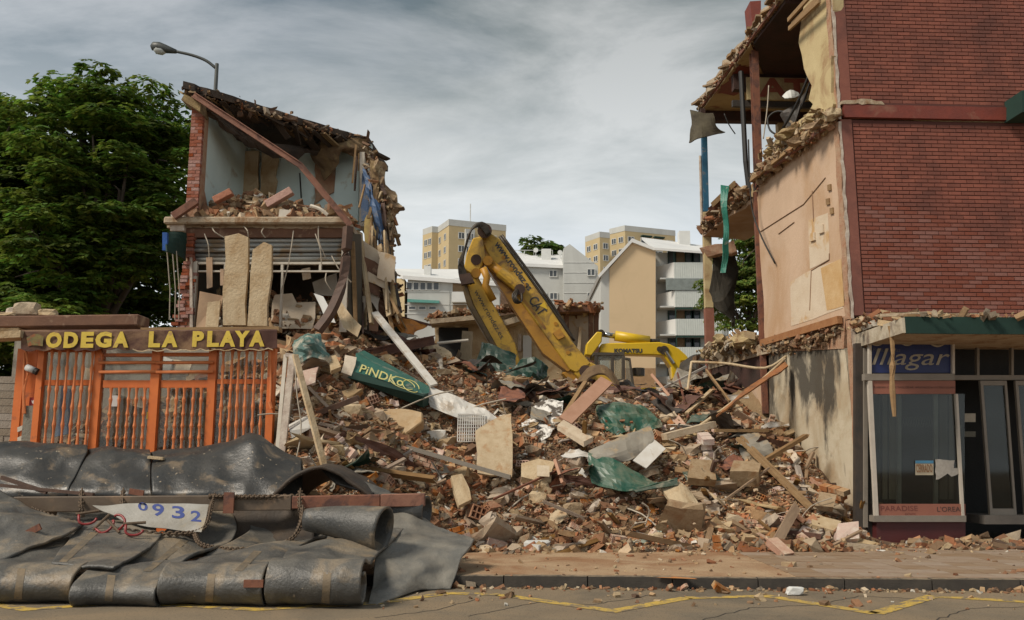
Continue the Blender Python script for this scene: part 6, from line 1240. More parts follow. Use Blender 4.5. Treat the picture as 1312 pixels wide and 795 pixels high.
def put(kind, x, y, sc_=1., up=.0, rot=None, flat=.45):
    ms, ct = MAST[kind]; me = random.choice(ms); o = bpy.data.objects.new(kind, me); COL.objects.link(o); s = min(1.45 if kind in ('concrete_chunk', 'broken_slab') else 1.9, sc_ * max(.5, random.lognormvariate(-.06, .34))); hs = max(v.co.z for v in me.vertices) * s
    o.location = (x, y, float(hz_(x, y)) + hs * .55 + up); o.scale = (s, s * random.uniform(.85, 1.1), s)
    o.rotation_euler = rot or (random.gauss(0, flat), random.gauss(0, flat), random.uniform(0, 6.28)); w_, gr = WORD[kind]; e_ = max(abs(o.rotation_euler.x), abs(o.rotation_euler.y)); lb = '%s %s %s %s' % ('small' if s < .85 else 'big' if s > 1.2 else 'middling', w_, 'lying flat' if e_ < .3 else 'tilted' if e_ < .65 else 'on edge', zone(x, y)); tag(o, lb, ct, gr + ': ' + lb); return o
for kind, n, sc_ in (('broken_brick', 290, .9), ('hollow_brick', 100, .9), ('plaster_fragment', 190, 1.0), ('concrete_chunk', 140, 1.0), ('white_fragment', 80, .8), ('timber_offcut', 110, 1.0), ('brickwork_chunk', 34, 1.0), ('broken_slab', 46, 1.0), ('long_batten', 44, 1.0)):
    x, y = sample(int(n * 1.9) + 40)
    if kind in ('long_batten', 'broken_slab', 'brickwork_chunk', 'timber_offcut'): x, y = clear(x, y)
    for a, c in list(zip(x, y))[:n]: put(kind, float(a), float(c), sc_ * (1.35 if kind in ('concrete_chunk', 'plaster_fragment') and random.random() < .3 else 1))

# ------------------------------------------------------------------ pieces of the heap that stand out
def onh(px, py, lift=0.):
    x, y = hit([px], [py]); return P(px, py, float(y[0]) - lift)
def slabq(name, pts, t, m, label, cat, jagged=.03, seed=0, bev=0., d=None, step=.2):
    pts = [V(p_) for p_ in pts]; n = (pts[1] - pts[0]).cross(pts[2] - pts[0]).normalized()
    if n.y < 0: n = -n
    q_ = jag(pts, step, jagged, seed) if jagged else pts; return solo(B().prism(q_, n * t if d is None else d), name, m, label, cat, bev=bev)
def sheet(name, rows, m, label, cat, nu=12, nv=10, amp=.06, fs=2.5, seed=0, thick=.015, smooth=False): return solo(B().grid(loft(rows, nu, nv, amp * .7, fs, seed, amp * .25, amp * .9)), name, m, label, cat, smooth=smooth, thick=thick)
m_wsteel = mat('dusty_white_metal', (.58, .56, .52), (.48, .44, .38), sc=4, rough=.55, bump=.05, c3=(.33, .24, .15), s3=3, t3=.6)
m_orsh = mat('orange_sheet', (.55, .22, .035), (.42, .15, .03), sc=4, rough=.7, bump=.2, c3=(.3, .14, .05), s3=4, t3=.58)
m_gsh = mat('green_sheet', (.008, .06, .036), (.012, .08, .05), sc=3, rough=.4, bump=.1, c3=(.26, .25, .18), s3=2.5, t3=.63, w3=.1, dust=(.36, .31, .22), dustamt=.35)
m_gsh2 = mat('dark_green_sheet', (.009, .038, .028), (.014, .055, .04), sc=3, rough=.45, bump=.1, c3=(.2, .19, .14), s3=3, t3=.62, dust=(.3, .26, .19), dustamt=.35)
m_grsh = mat('grey_sheet', (.26, .235, .19), (.20, .175, .14), sc=3, rough=.6, bump=.15, c3=(.33, .24, .14), s3=3, t3=.58)
m_bright = mat('bright_green_board', (.06, .24, .075), (.08, .28, .1), sc=4, rough=.6, c3=(.3, .25, .16), s3=4, t3=.6)
m_pplank = mat('pinkish_plank', (.42, .24, .16), (.35, .19, .12), sc=4, rough=.9, bump=.2)
m_bst = mat('maroon_steel', (.075, .032, .022), (.12, .055, .035), sc=4, rough=.75, bump=.2)

TH('white_fascia', B().bar(P(480, 401, 19.0), P(556, 494, 17.4), .16, .05, (0, -.5, 1)), m_wsteel, 'long straight white metal strip slanting over the crest of the heap', 'metal strip')
sheet('white_fascia', [[P(545, 494, 17.5), P(580, 505, 17.3), P(612, 520, 17.2), P(648, 543, 17.0)], [P(545, 505, 17.3), P(575, 522, 17.1), P(606, 535, 17.0), P(644, 549, 16.9)], [P(552, 522, 17.2), P(578, 533, 17.0), P(600, 540, 17.0), P(640, 552, 16.9)]], m_wsteel, 'bent white metal sheet below the long white strip', 'metal strip', 16, 8, .06, 2, 3)
sheet('orange_tarp', [[P(500, 404, 20.6), P(520, 410, 20.4), P(549, 416, 20.4)], [P(500, 414, 20.3), P(520, 420, 20.0), P(543, 421, 20.2)], [P(505, 428, 20.2), P(518, 433, 19.9), P(530, 430, 20.1)]], m_orsh, 'bright orange sheet behind the white strip, hung from a bar', 'sheet', 10, 8, .10, 3, 4)
TH('iron_bar', B().bar(P(497, 402, 20.5), P(552, 417, 20.3), .05, .05), m_bst, 'thin dark bar along the top of the orange sheet', 'bar')
TH('orange_board', slab_b := B().prism([P(472, 400, 19.6), P(486, 402, 19.6), P(484, 425, 19.5), P(473, 424, 19.5)], (0, .03, 0)), m_pplank, 'upright orange brown board behind the top of the white strip', 'board')
TH('steel_girder', B().ibeam(P(456, 457, 18.2), P(556, 436, 19.6), .14, .2, .025), m_bst, 'dark maroon steel girder lying across the crest under the white strip', 'steel girder')
# green sign box with graffiti
GB = T('sign_box', 'green sign box with yellow graffiti thrown on its side on the heap', 'sign box', P(545, 500, 17))
A0, A1, A2, A3 = P(456, 453, 17.4), P(541, 500, 17.1), P(542, 524, 17.0), P(445, 484, 16.9)
M0, M1 = P(452, 477, 17.0), P(541, 508, 16.8)
bk = V((.1, .35, .1))
part(B().hex8([M0, M1, A1, A0, M0 + bk, M1 + bk, A1 + bk, A0 + bk]), 'upper_panel', mat('teal_panel', (.025, .10, .075), (.035, .13, .10), sc=4, rough=.5, c3=(.26, .25, .19), s3=2.5, t3=.62), GB)
part(B().hex8([A3, A2 + V((0, -.05, .02)), M1 + V((.01, -.03, 0)), M0 + V((0, -.03, 0)), A3 + bk, A2 + bk, M1 + bk * .8, M0 + bk * .8]), 'lower_panel', m_dgreen, GB)
gu = (M1 - M0).normalized(); gv = (A0 - M0).normalized(); gn = gu.cross(gv).normalized()
if gn.y > 0: gn = -gn
b = B(); put_text(b, 'PiNDKo', M0 + gu * .12 + gv * .06 + gn * .012, gu, gv, width=.92, height=.24, bold=.008, shear=.2)
for (c0, ra, rb) in ((1.2, .17, .16), (1.02, .26, .14)): 
    o = M0 + gu * c0 + gv * (.16) + gn * .01; b.tube([o + gu * ra * math.cos(t) + gv * rb * math.sin(t) for t in [j * .3 for j in range(20)]], .010, 4)
part(b, 'graffiti', mat('graffiti_yellow', (.52, .47, .14), (.45, .42, .2), sc=9), GB)
slabq('plaster_block', [P(437, 477, 16.9), P(450, 482, 16.9), P(457, 458, 17.2), P(442, 455, 17.2)], .2, m_ppl, 'pale plaster block at the left end of the green sign box', 'plaster block')
slabq('concrete_slab', [P(471, 555, 16.2), P(520, 556, 16.1), P(541, 540, 16.25), P(541, 528, 16.5), P(515, 523, 16.6), P(478, 524, 16.6)], .22, mat('brown_slab', (.37, .245, .125), (.30, .19, .09), sc=3, rough=.95, bump=.4, dust=(.5, .4, .27), dustamt=.6), 'big rounded tan concrete slab below the green sign box', 'concrete slab', .02, 5, .02)
slabq('plaster_sheet', [P(612, 606, 15.9), P(656, 611, 15.9), P(655, 530, 16.6), P(641, 533, 16.6), P(609, 552, 16.4)], .05, m_ppl, 'upright cream plaster sheet with torn corner right of the wire grille', 'plaster sheet', .03, 6)
b = B(); o = P(586, 566, 16.6); u = (P(621, 566, 16.6) - o); v = (P(587, 531, 17.0) - o)
for i in range(13): b.bar(o + u * (i / 12), o + u * (i / 12) + v, .014, .014)
for i in range(9): b.bar(o + v * (i / 8) + V((0, -.01, 0)), o + v * (i / 8) + u + V((0, -.01, 0)), .014, .014)
TH('wire_grille', b, m_wsteel, 'white square mesh grille lying against the cream plaster sheet', 'grille')
TH('steel_rail', B().bar(P(496, 565, 16.0), P(654, 611, 15.6), .09, .05).bar(P(496, 567.5, 15.95), P(654, 613.5, 15.55), .05, .03), m_alu, 'long grey metal rail slanting down to the cream plaster sheet', 'rail')
sheet('green_sheet', [[P(617, 438, 22), P(640, 446, 21.8), P(662, 455, 22)], [P(613, 458, 21.8), P(636, 462, 21.5), P(660, 470, 21.6)], [P(606, 476, 21.5), P(636, 478, 21.2), P(657, 478, 21.4)]], m_gsh2, 'dark green folded sheet standing beside the excavator stick', 'metal sheet', 12, 10, .10, 2.5, 11)
sheet('green_sheet', [[P(655, 468, 21.2), P(680, 458, 21.2), P(702, 472, 21.2)], [P(650, 480, 20.9), P(678, 474, 20.7), P(700, 486, 21)], [P(640, 488, 20.8), P(674, 490, 20.6), P(690, 492, 20.8)]], m_gsh2, 'crumpled dark green sheet right of the stick on the crest', 'metal sheet', 12, 10, .16, 2.5, 12)
slabq('green_board', [P(556, 503, 18.6), P(606, 515, 18.2), P(610, 506, 18.8), P(575, 494, 19.3)], .02, m_bright, 'flat bright green board lying behind the bent white sheet', 'board', 0)
sheet('green_sheet', [[P(765, 516, 18.4), P(788, 517, 18.2), P(812, 514, 18.4), P(845, 538, 18.2)], [P(764, 530, 18.0), P(792, 532, 17.8), P(820, 532, 17.9), P(848, 548, 17.9)], [P(775, 549, 17.6), P(792, 558, 17.5), P(812, 550, 17.6), P(838, 552, 17.7)]], m_gsh, 'crushed glossy green sheet below the pinkish plank', 'metal sheet', 16, 10, .13, 2.2, 13)
GFM = T('folded_sheet', 'folded sheet metal with grey inner side and green outer side', 'metal sheet', P(805, 630, 15.9))
part(B().grid(loft([[P(754, 579, 16.3), P(785, 566, 16.4), P(815, 553, 16.6), P(833, 545, 16.8)], [P(762, 588, 16.1), P(790, 582, 16.1), P(815, 572, 16.3), P(838, 560, 16.5)], [P(776, 590, 16.1), P(800, 592, 16.1), P(818, 584, 16.2), P(836, 568, 16.4)]], 14, 8, .04, 2, 14, .015, .05)), 'grey_flap', m_grsh, GFM, thick=.02)
part(B().grid(loft([[P(754, 581, 16.25), P(778, 587, 16.05), P(805, 601, 15.9), P(840, 620, 15.75)], [P(754, 600, 16.0), P(780, 608, 15.75), P(810, 618, 15.6), P(842, 624, 15.65)], [P(758, 619, 15.8), P(785, 628, 15.55), P(812, 628, 15.5), P(862, 614, 15.7)]], 14, 8, .04, 2, 15, .015, .05)), 'green_flap', m_gsh, GFM, thick=.02)
part(B().grid(loft([[P(812, 629, 15.5), P(840, 622, 15.6), P(868, 612, 15.75)], [P(815, 631, 15.45), P(842, 626, 15.5), P(868, 622, 15.65)]], 8, 3, .01, 2)), 'green_edge', m_gsh2, GFM, thick=.02)
slabq('white_board', [P(811, 590, 16.05), P(828, 600, 15.95), P(853, 575, 16.3), P(838, 563, 16.45)], .02, m_wsteel, 'clean white board tucked inside the folded sheet metal', 'board', 0)
sheet('concrete_slab', [[P(846, 626, 15.7), P(868, 620, 15.8), P(884, 632, 15.7)], [P(856, 640, 15.4), P(874, 642, 15.35), P(895, 648, 15.4)], [P(866, 652, 15.2), P(880, 656, 15.2), P(894, 653, 15.3)]], m_slab, 'curved beige slab just below the tip of the green fold', 'concrete slab', 8, 6, .03, 2, 16, .07)
TH('timber_plank', B().bar(P(724, 540, 17.2), P(777, 488, 18.4), .28, .06, (0, -1, .6)), m_pplank, 'wide pinkish brown plank slanting up the middle of the heap', 'plank')
TH('timber_plank', B().bar(P(721, 536, 17.5), P(750, 490, 18.7), .09, .06), m_woodb, 'narrow tan plank just left of the wide pinkish plank', 'plank')
TH('plaster_block', B().hex8([P(714, 545, 17.0), P(748, 566, 16.7), P(760, 560, 16.8), P(722, 538, 17.2), P(714, 551, 17.0), P(748, 573, 16.7), P(760, 566, 16.8), P(722, 544, 17.3)]), m_ppl, 'long cream block lying at the foot of the pinkish plank', 'plaster block')
sheet('curved_sheet', [[P(738, 490, 20.2), P(755, 472, 20.4), P(775, 470, 20.4), P(792, 490, 20.2)], [P(744, 500, 19.8), P(757, 484, 19.9), P(776, 480, 20), P(795, 506, 19.8)]], m_felt, 'curled brown sheet arched over the crest below the yellow boom', 'sheet', 14, 6, .04, 2, 17, .04)
sheet('splattered_sheet', [[P(672, 538, 17.9), P(690, 515, 18.3), P(722, 512, 18.3)], [P(670, 552, 17.5), P(694, 540, 17.7), P(720, 530, 17.9)], [P(690, 566, 17.2), P(702, 560, 17.2), P(712, 548, 17.5)]], mat('splattered_sheet', (.11, .09, .07), (.07, .055, .045), sc=3, c3=(.68, .65, .6), s3=4.5, t3=.47, w3=.06), 'dark sheet splashed with white plaster in the middle of the heap', 'sheet', 12, 10, .10, 3, 18)
sheet('rusty_plate', [[P(918, 535, 17.4), P(955, 506, 17.7), P(990, 484, 18.0), P(1010, 470, 18.2)], [P(925, 527, 17.6), P(958, 498, 17.9), P(985, 480, 18.2), P(1006, 464, 18.4)]], mat('orange_rust', (.30, .125, .04), (.22, .08, .03), sc=4, rough=.85, bump=.3, c3=(.12, .06, .03), s3=3, t3=.56), 'long warped rusty plate leaning toward the sooty wall', 'metal plate', 16, 4, .05, 2, 19, .03)
RL = T('tube_frame', 'cream tubular railing tangled beside the pink wall', 'railing', P(940, 520, 18.5))
for pts in ([P(886, 464, 19), P(930, 466, 18.8), P(980, 472, 18.5), P(1008, 456, 18.6)], [P(886, 464, 19), P(881, 500, 18.6)], [P(893, 548, 17.6), P(930, 522, 17.8), P(970, 492, 18.1), P(1006, 460, 18.4)]): part(B().tube(spline(pts, 12), .028, 8), 'tube', m_slab, RL, smooth=True)
TH('timber_plank', B().bar(P(945, 562, 17.4), P(1038, 652, 15.7), .08, .06).bar(P(950, 560, 17.45), P(1041, 650, 15.75), .05, .05), m_woodb, 'long thin double lath running down to the right foot of the heap', 'lath')
TH('timber_plank', B().bar(P(851, 560, 17.3), P(914, 544, 17.7), .2, .12), m_ppl, 'cream squared beam lying right of the folded sheet metal', 'beam')
TH('timber_plank', B().bar(P(916, 552, 17.4), P(984, 552, 17.7), .08, .06), m_woodb, 'thin brown stick lying level toward the pink wall', 'stick')
slabq('plaster_slab', [P(882, 612, 15.9), P(918, 615, 15.9), P(914, 590, 16.3), P(886, 588, 16.3)], .16, m_pcc, 'square grey brown slab on the right slope above the foot', 'concrete slab', .03, 21)
slabq('plaster_slab', [P(935, 604, 16.1), P(972, 605, 16.0), P(975, 594, 16.3), P(940, 590, 16.4)], .3, m_pcc, 'thick rounded block below the long double lath', 'concrete block', .03, 22)
SQ = slabq('plaster_slab', [P(668, 611, 15.9), P(706, 618, 15.85), P(711, 592, 16.2), P(690, 588, 16.3), P(668, 594, 16.2)], .14, m_slab, 'tan slab with a pale square patch in the middle of the slope', 'concrete slab', .03, 23)
slabq('white_tile', [P(688, 610, 15.75), P(704, 611, 15.75), P(704, 597, 15.95), P(688, 596, 15.95)], .015, m_ppl, 'pale square tile stuck on the tan slab', 'tile', 0)
slabq('concrete_slab', [P(578, 610, 15.7), P(592, 607, 15.8), P(604, 640, 15.4), P(588, 648, 15.3)], .08, m_slab, 'narrow tan slab standing left of the slope middle', 'concrete slab', .03, 24)
slabq('brick_block', [P(1072, 692, 14.55), P(1101, 690, 14.6), P(1100, 668, 14.85), P(1074, 671, 14.85)], .18, m_pbk, 'large ribbed clay block at the right foot near the shop corner', 'brick', .02, 25)
slabq('concrete_slab', [P(1044, 648, 15.6), P(1068, 650, 15.6), P(1072, 634, 15.9), P(1050, 630, 16)], .1, m_pcc, 'grey slab on the right flank above the ribbed clay block', 'concrete slab', .03, 26)
slabq('concrete_slab', [P(1040, 672, 15.1), P(1068, 680, 14.9), P(1078, 668, 15.2), P(1040, 657, 15.4)], .08, m_ppl, 'pale flat slab leaning over the dark rail at the right foot', 'concrete slab', .03, 27)
TH('steel_rail', B().bar(P(975, 678, 15.0), P(1052, 688, 14.7), .12, .08), m_bst, 'dark steel rail near the right foot of the heap', 'rail')
TH('timber_plank', B().bar(P(1030, 704, 14.25), P(1104, 710, 14.1), .14, .07), m_woodb, 'brown plank lying on the pavement at the right foot', 'plank')
TH('stone_step', B().bar(P(1085, 702, 14.4), P(1125, 705, 14.35), .3, .14), m_conc, 'grey brown stone step lying before the shop corner', 'stone')
# left flank: teal crumpled housing, pale boards
sheet('green_housing', [[P(378, 436, 16.9), P(392, 428, 16.9), P(410, 430, 17)], [P(377, 452, 16.6), P(396, 436, 16.4), P(420, 450, 16.7)], [P(382, 470, 16.5), P(400, 458, 16.4), P(428, 468, 16.6)]], mat('teal_housing', (.05, .13, .115), (.09, .15, .13), sc=5, rough=.5, c3=(.4, .36, .28), s3=4, t3=.55), 'crumpled teal metal housing beside the leaning lath', 'metal housing', 12, 10, .12, 2.6, 31, .03)
slabq('plaster_slab', [P(424, 475, 16.4), P(437, 470, 16.5), P(430, 455, 16.7), P(418, 458, 16.7)], .1, m_ppl, 'cream slab below the teal housing', 'plaster slab', .03, 32)
TH('white_block', B().hex8([P(371, 552, 15.0), P(398, 536, 15.2), P(400, 548, 15.1), P(374, 562, 15.0), P(369, 545, 15.4), P(394, 532, 15.6), P(400, 546, 15.5), P(374, 558, 15.4)]), m_wsteel, 'white topped block low beside the leaning lath', 'block')
slabq('brown_panel', [P(376, 500, 16), P(404, 490, 16.2), P(408, 470, 16.5), P(385, 476, 16.4)], .06, m_pbk, 'reddish slab under the teal housing', 'slab', .04, 33)
sheet('creased_sheet', [[P(535, 443, 20.6), P(555, 440, 20.6), P(575, 450, 20.5)], [P(532, 450, 20.3), P(556, 452, 20.1), P(580, 458, 20.2)], [P(540, 458, 20.1), P(560, 462, 20), P(578, 472, 20)]], m_slab, 'cream crumpled sheet on the crest right of the white strip', 'sheet', 10, 8, .10, 2.6, 34, .03)
TH('weathered_board', B().prism(jag([P(588, 475, 21.8), P(606, 470, 21.8), P(606, 425, 22.2), P(592, 424, 22.2)], .3, .03, 4), (0, .06, 0)), mat('weathered_board', (.27, .2, .12), (.2, .15, .09), sc=3, stretch=(4, 4, .6)), 'weathered upright board left of the dark green folded sheet', 'board')
TH('dark_girder', B().ibeam(P(525, 487, 19.2), P(668, 496, 19.4), .1, .14, .02), m_bst, 'dark girder half buried along the crest behind the green board', 'steel girder')
for i, (a, c, wd, mm, lab) in enumerate((((660, 500, 19.6), (712, 494, 19.8), .07, m_wsteel, 'white batten on the crest left of the curled sheet'), ((705, 505, 18.8), (760, 500, 19.2), .05, m_bsteel, 'dark pipe on the crest behind the pinkish plank'), ((608, 590, 16.2), (632, 540, 17), .06, m_pwd, 'stick leaning behind the cream plaster sheet'),
        ((835, 480, 20.6), (868, 520, 19), .06, m_pplank, 'reddish stick slanting below the small excavator cab'), ((868, 478, 20.6), (882, 535, 18.5), .045, m_rust, 'thin rusty rod standing below the curved boom'), ((845, 500, 19.8), (905, 470, 20.8), .05, m_wsteel, 'pale stick slanting right of the excavator cab'), ((905, 475, 20.5), (935, 515, 19), .07, m_woodb, 'tan board end beside the tubular railing'),
        ((632, 640, 15.4), (712, 604, 16), .04, m_rust, 'rusty rod across the tan slab'), ((712, 590, 16.1), (722, 620, 15.7), .09, m_pplank, 'short pinkish board end right of the tan slab'), ((552, 590, 15.9), (570, 620, 15.5), .035, m_bsteel, 'dark rod below the grey metal rail'), ((930, 640, 15.7), (985, 600, 16.3), .05, m_pwd, 'brown lath lying under the double lath'),
        ((880, 530, 18.6), (912, 500, 19.5), .08, m_slab, 'pale board end below the tubular railing'), ((470, 430, 19.4), (505, 445, 19), .08, m_pwd, 'brown batten behind the green sign box'), ((560, 440, 21), (600, 436, 21.2), .06, m_whfr, 'pale batten on the crest near the weathered board'))):
    TH('stick', B().bar(P(*a), P(*c), wd, wd * .6, roll=.3 * i), mm, lab, 'stick')
# crest and middle: long strips and crumpled sheets thrown about
def bent_mesh(m, L_, wd, seed):
    r = random.Random(seed); g = [[V((0, -wd / 2, 0)), V((0, wd / 2, .02))], [V((L_ * .35, -wd / 2, r.uniform(-.1, .2))), V((L_ * .35, wd / 2, r.uniform(-.05, .2)))], [V((L_ * .7, -wd / 2 + r.uniform(-.2, .2), r.uniform(-.05, .25))), V((L_ * .7, wd / 2 + r.uniform(-.2, .2), .1))], [V((L_, -wd / 2, .0)), V((L_ * .97, wd / 2, .05))]]
    q_ = loft(g, 6, 12, .05, 3, seed, .02, .06); b = B(); nb = [p_ + V((-L_ / 2, 0, 0)) for r_ in q_ for p_ in r_]; n_ = len(nb); nc = len(q_[0]); nr_ = len(q_)
    fs_ = [(i * nc + j, i * nc + j + 1, (i + 1) * nc + j + 1, (i + 1) * nc + j) for i in range(nr_ - 1) for j in range(nc - 1)]
    b.add(nb, fs_); b.add([p_ - V((0, 0, .012)) for p_ in nb], [f_[::-1] for f_ in fs_]); return mesh_of(b, 'metal_scrap', m, V((0, 0, 0)))
STR = {'dark rusty': [bent_mesh(m_bst, 1.5, .12, 1), bent_mesh(m_rust, 1.1, .2, 2), bent_mesh(m_bst, .8, .5, 3)], 'pale dented': [bent_mesh(m_wsteel, 1.3, .1, 4), bent_mesh(m_wsteel, .7, .35, 5)], 'grey crumpled': [bent_mesh(m_grsh, .8, .55, 6), bent_mesh(m_grsh, 1.4, .16, 7)], 'black': [bent_mesh(m_bsteel, 1.0, .4, 8), bent_mesh(m_cable, 1.6, .1, 9)], 'dark green': [bent_mesh(m_gsh2, .8, .5, 10)]}
for reg, where, n in (((640, 940, 474, 530), 'on the crest below the excavators', 46), ((470, 640, 425, 500), 'on the left crest behind the green sign box', 24), ((440, 1040, 540, 640), 'on the middle slope', 24)):
    xs_, ys_ = clear(*sample(n * 2 + 10, reg))
    for a, c in list(zip(xs_, ys_))[:n]:
        col_ = random.choice(['dark rusty', 'dark rusty', 'pale dented', 'grey crumpled', 'black', 'dark rusty', 'black', 'grey crumpled', 'dark green']); o = bpy.data.objects.new('metal_scrap', random.choice(STR[col_])); COL.objects.link(o); s = random.uniform(.6, 1.15); o.scale = (s, s, s); o.location = (a, c, float(hz_(a, c)) + .10); t1, t2 = random.gauss(0, .3), random.gauss(0, .35); o.rotation_euler = (t1, t2, random.uniform(0, 6.28))
        lb = '%s metal scrap %s %s' % (col_, 'lying flat' if max(abs(t1), abs(t2)) < .25 else 'tilted' if max(abs(t1), abs(t2)) < .5 else 'on edge', where); tag(o, lb, 'metal scrap', 'metal scraps: ' + lb)
# big chunks by hand
for i, (px, py, s_, mm, lab) in enumerate(((505, 608, .42, m_pcc, 'boulder sized grey lump left of the slope middle'), (560, 560, .34, m_pwh, 'white plaster lump under the grey metal rail'), (735, 655, .36, m_pcc, 'grey lump low in the middle of the heap'), (690, 640, .34, m_slab, 'tan lump below the tan slab'), (600, 655, .34, m_ppl, 'cream lump near the left foot of the heap'), (655, 690, .2, m_pbk, 'brick lump on the pavement edge near the rubber sheet'),
        (700, 700, .0, m_pwh, ''), (960, 585, .36, m_pcc, 'grey lump left of the double lath'), (900, 660, .3, m_slab, 'tan lump on the lower right slope'), (1010, 625, .34, m_pcc, 'grey lump beside the lower end of the double lath'), (1085, 655, .36, m_pcc, 'grey lump against the sooty wall'), (640, 565, .0, m_pwh, ''), (450, 530, .46, m_slab, 'tan lump on the left slope below the sign box'), (430, 580, .34, m_ppl, 'cream lump above the arched rubber fold'), (770, 690, .26, m_conc, 'grey stone at the foot right of the white foam'), (840, 690, .24, m_slab, 'tan stone at the foot below the green fold'))):
    if s_: rock(onh(px, py) + V((0, -.05, .02)), (s_, s_ * .8, s_ * .7), 50 + i, mm, lab, 'rubble lump', 'rubble_lump')
slabq('foam_piece', [G(671, 703, .14), G(690, 707, .14), G(712, 700, .14), G(704, 692, .2), G(680, 695, .2)], .09, m_white, 'flat white foam piece at the foot of the heap', 'foam', .01, 41, d=(0, 0, .09))
rock(G(1018, 757, .05), (.19, .13, .10), 67, m_white, 'crumpled white lump in the gutter before the pile', 'lump', 'white_lump')
for i, (px, py) in enumerate(((858, 758), (876, 757), (924, 760))): o = put('broken_brick', G(px, py, 0).x, G(px, py, 0).y, .8); o.location.z = .04; o['label'] = ('broken red brick in the gutter by the orange spray mark', 'small red brick bit beside it in the gutter, right of the orange spray mark', 'flat red chip farther right along the gutter')[i]; o['group'] = 'bricks in the gutter'
for px, py, k_, lab in ((633, 702, 'hollow_brick', 'hollow red brick standing on the pavement near the rubber sheet'), (723, 686, 'hollow_brick', 'hollow red brick tilted with its cells toward the street'), (758, 692, 'broken_brick', 'red brick lump right of the tilted hollow brick'), (965, 705, 'broken_brick', 'red brick lying loose on the pavement in the middle'), (1000, 710, 'broken_brick', 'flat red brick piece before the dark steel rail'), (1020, 702, 'hollow_brick', 'broken hollow brick beside the brown plank on the pavement')):
    g_ = G(px, py, .14); o = put(k_, g_.x, g_.y, 1.15); o.location.z = .125 + .09; o['label'] = lab
for px, py, lab in ((822, 690, 'greenish glass shard flat at the foot of the heap'), (836, 682, 'second greenish glass shard leaning above the flat one')):
    slabq('glass_shard', [onh(px - 14, py + 5, .1), onh(px + 14, py - 8, .1), onh(px + 10, py + 6, .1)], .01, mat('green_glass', (.35, .40, .33), rough=.2, bump=0), lab, 'glass shard', 0)
# spray mark on the kerb
b = B(); o = G(880, 742, .1305); b.add([o + V((x_, y_, .002)) for x_, y_ in ((-.35, .12), (-.1, .2), (.1, .05), (.12, -.03), (-.05, .02))], [(0, 1, 2, 3, 4)]); part(b, 'spray_mark', mat('orange_spray', (.5, .17, .03), (.4, .2, .08), sc=9), walk, kind='structure')
# wires and rods sticking out
b = B(); r = random.Random(6); xs_, ys_ = sample(80)
for x, y in list(zip(xs_, ys_))[:46]:
    o = V((x, y, float(hz_(x, y)))); d = V((r.gauss(0, .5), r.gauss(0, .4), r.uniform(.05, .5))); b.tube(spline([o, o + d * .5 + V((r.gauss(0, .12), r.gauss(0, .1), .08)), o + d], 6), r.uniform(.007, .016), 4)
solo(b, 'loose_wires', m_wire, 'tangle of thin wires and rods sticking out of the rubble', 'wires', kind='stuff')

# ================================================================== REAR RUIN OF THE SITE
RW = T('ruined_wall', 'low ruined cream wall with broken brick top behind the excavators', 'wall', P(670, 590, 31.5))
Yw = 31.5
wq = lambda x, y, d=0: P(x, y, Yw + d)
part(B().prism(jag([wq(556, 600), wq(720, 600), wq(722, 405), wq(690, 398), wq(640, 405), wq(600, 412), wq(556, 412)], .5, .08, 1), (0, .3, 0)), 'wall', m_slab, RW)
part(B().prism(jag([wq(700, 600, .5), wq(768, 600, .5), wq(768, 402, .5), wq(700, 405, .5)], .5, .06, 2), (0, .3, 0)), 'wall', m_patch, RW)
part(B().prism([wq(562, 480, -.1), wq(600, 480, -.1), wq(600, 420, -.1), wq(562, 420, -.1)], (0, .05, 0)), 'painted_opening', m_dark, RW)  # flat dark plate on the uncut wall, painting the shade of an opening
part(B().prism([wq(670, 470, -.08), wq(681, 470, -.08), wq(681, 430, -.08), wq(670, 430, -.08)], (0, .05, 0)), 'white_door', m_white, RW); part(B().prism([wq(664, 450, -.06), wq(668, 450, -.06), wq(668, 428, -.06), wq(664, 428, -.06)], (0, .05, 0)), 'fuse_box', m_chip, RW)
part(B().bar(wq(552, 415, -.6), wq(640, 407, -.6), 1.0, .16), 'broken_slab', m_conc, RW); part(B().bar(wq(640, 418, -.4), wq(684, 405, -.4), .8, .2), 'broken_slab', m_conc, RW); part(B().bar(wq(712, 398, 0), wq(768, 396, 0), .9, .28), 'broken_slab', m_lint, RW)
for x in (726, 757, 764): part(B().bar(wq(x, 480, .1), wq(x, 402, .1), .16, .16), 'brick_column', m_lint, RW)
part(B().bar(wq(740, 470, .2), wq(743, 420, .2), .5, .1), 'plaster_strip', m_ppl, RW)
debris_line('wall_debris', [wq(552, 408, -.4), wq(600, 402, -.3), wq(640, 396, -.3), wq(690, 394, 0)], 260, (.1, .3, .05), .06, .3, m_rub, RW)
debris_line('wall_debris', [wq(708, 397), wq(740, 394), wq(766, 395)], 170, (.1, .3, .06), .07, .32, m_rub, RW, pw=np.array([.3, .15, .15, .1, .1, .05, .02, .05, .05, .02, .05]))

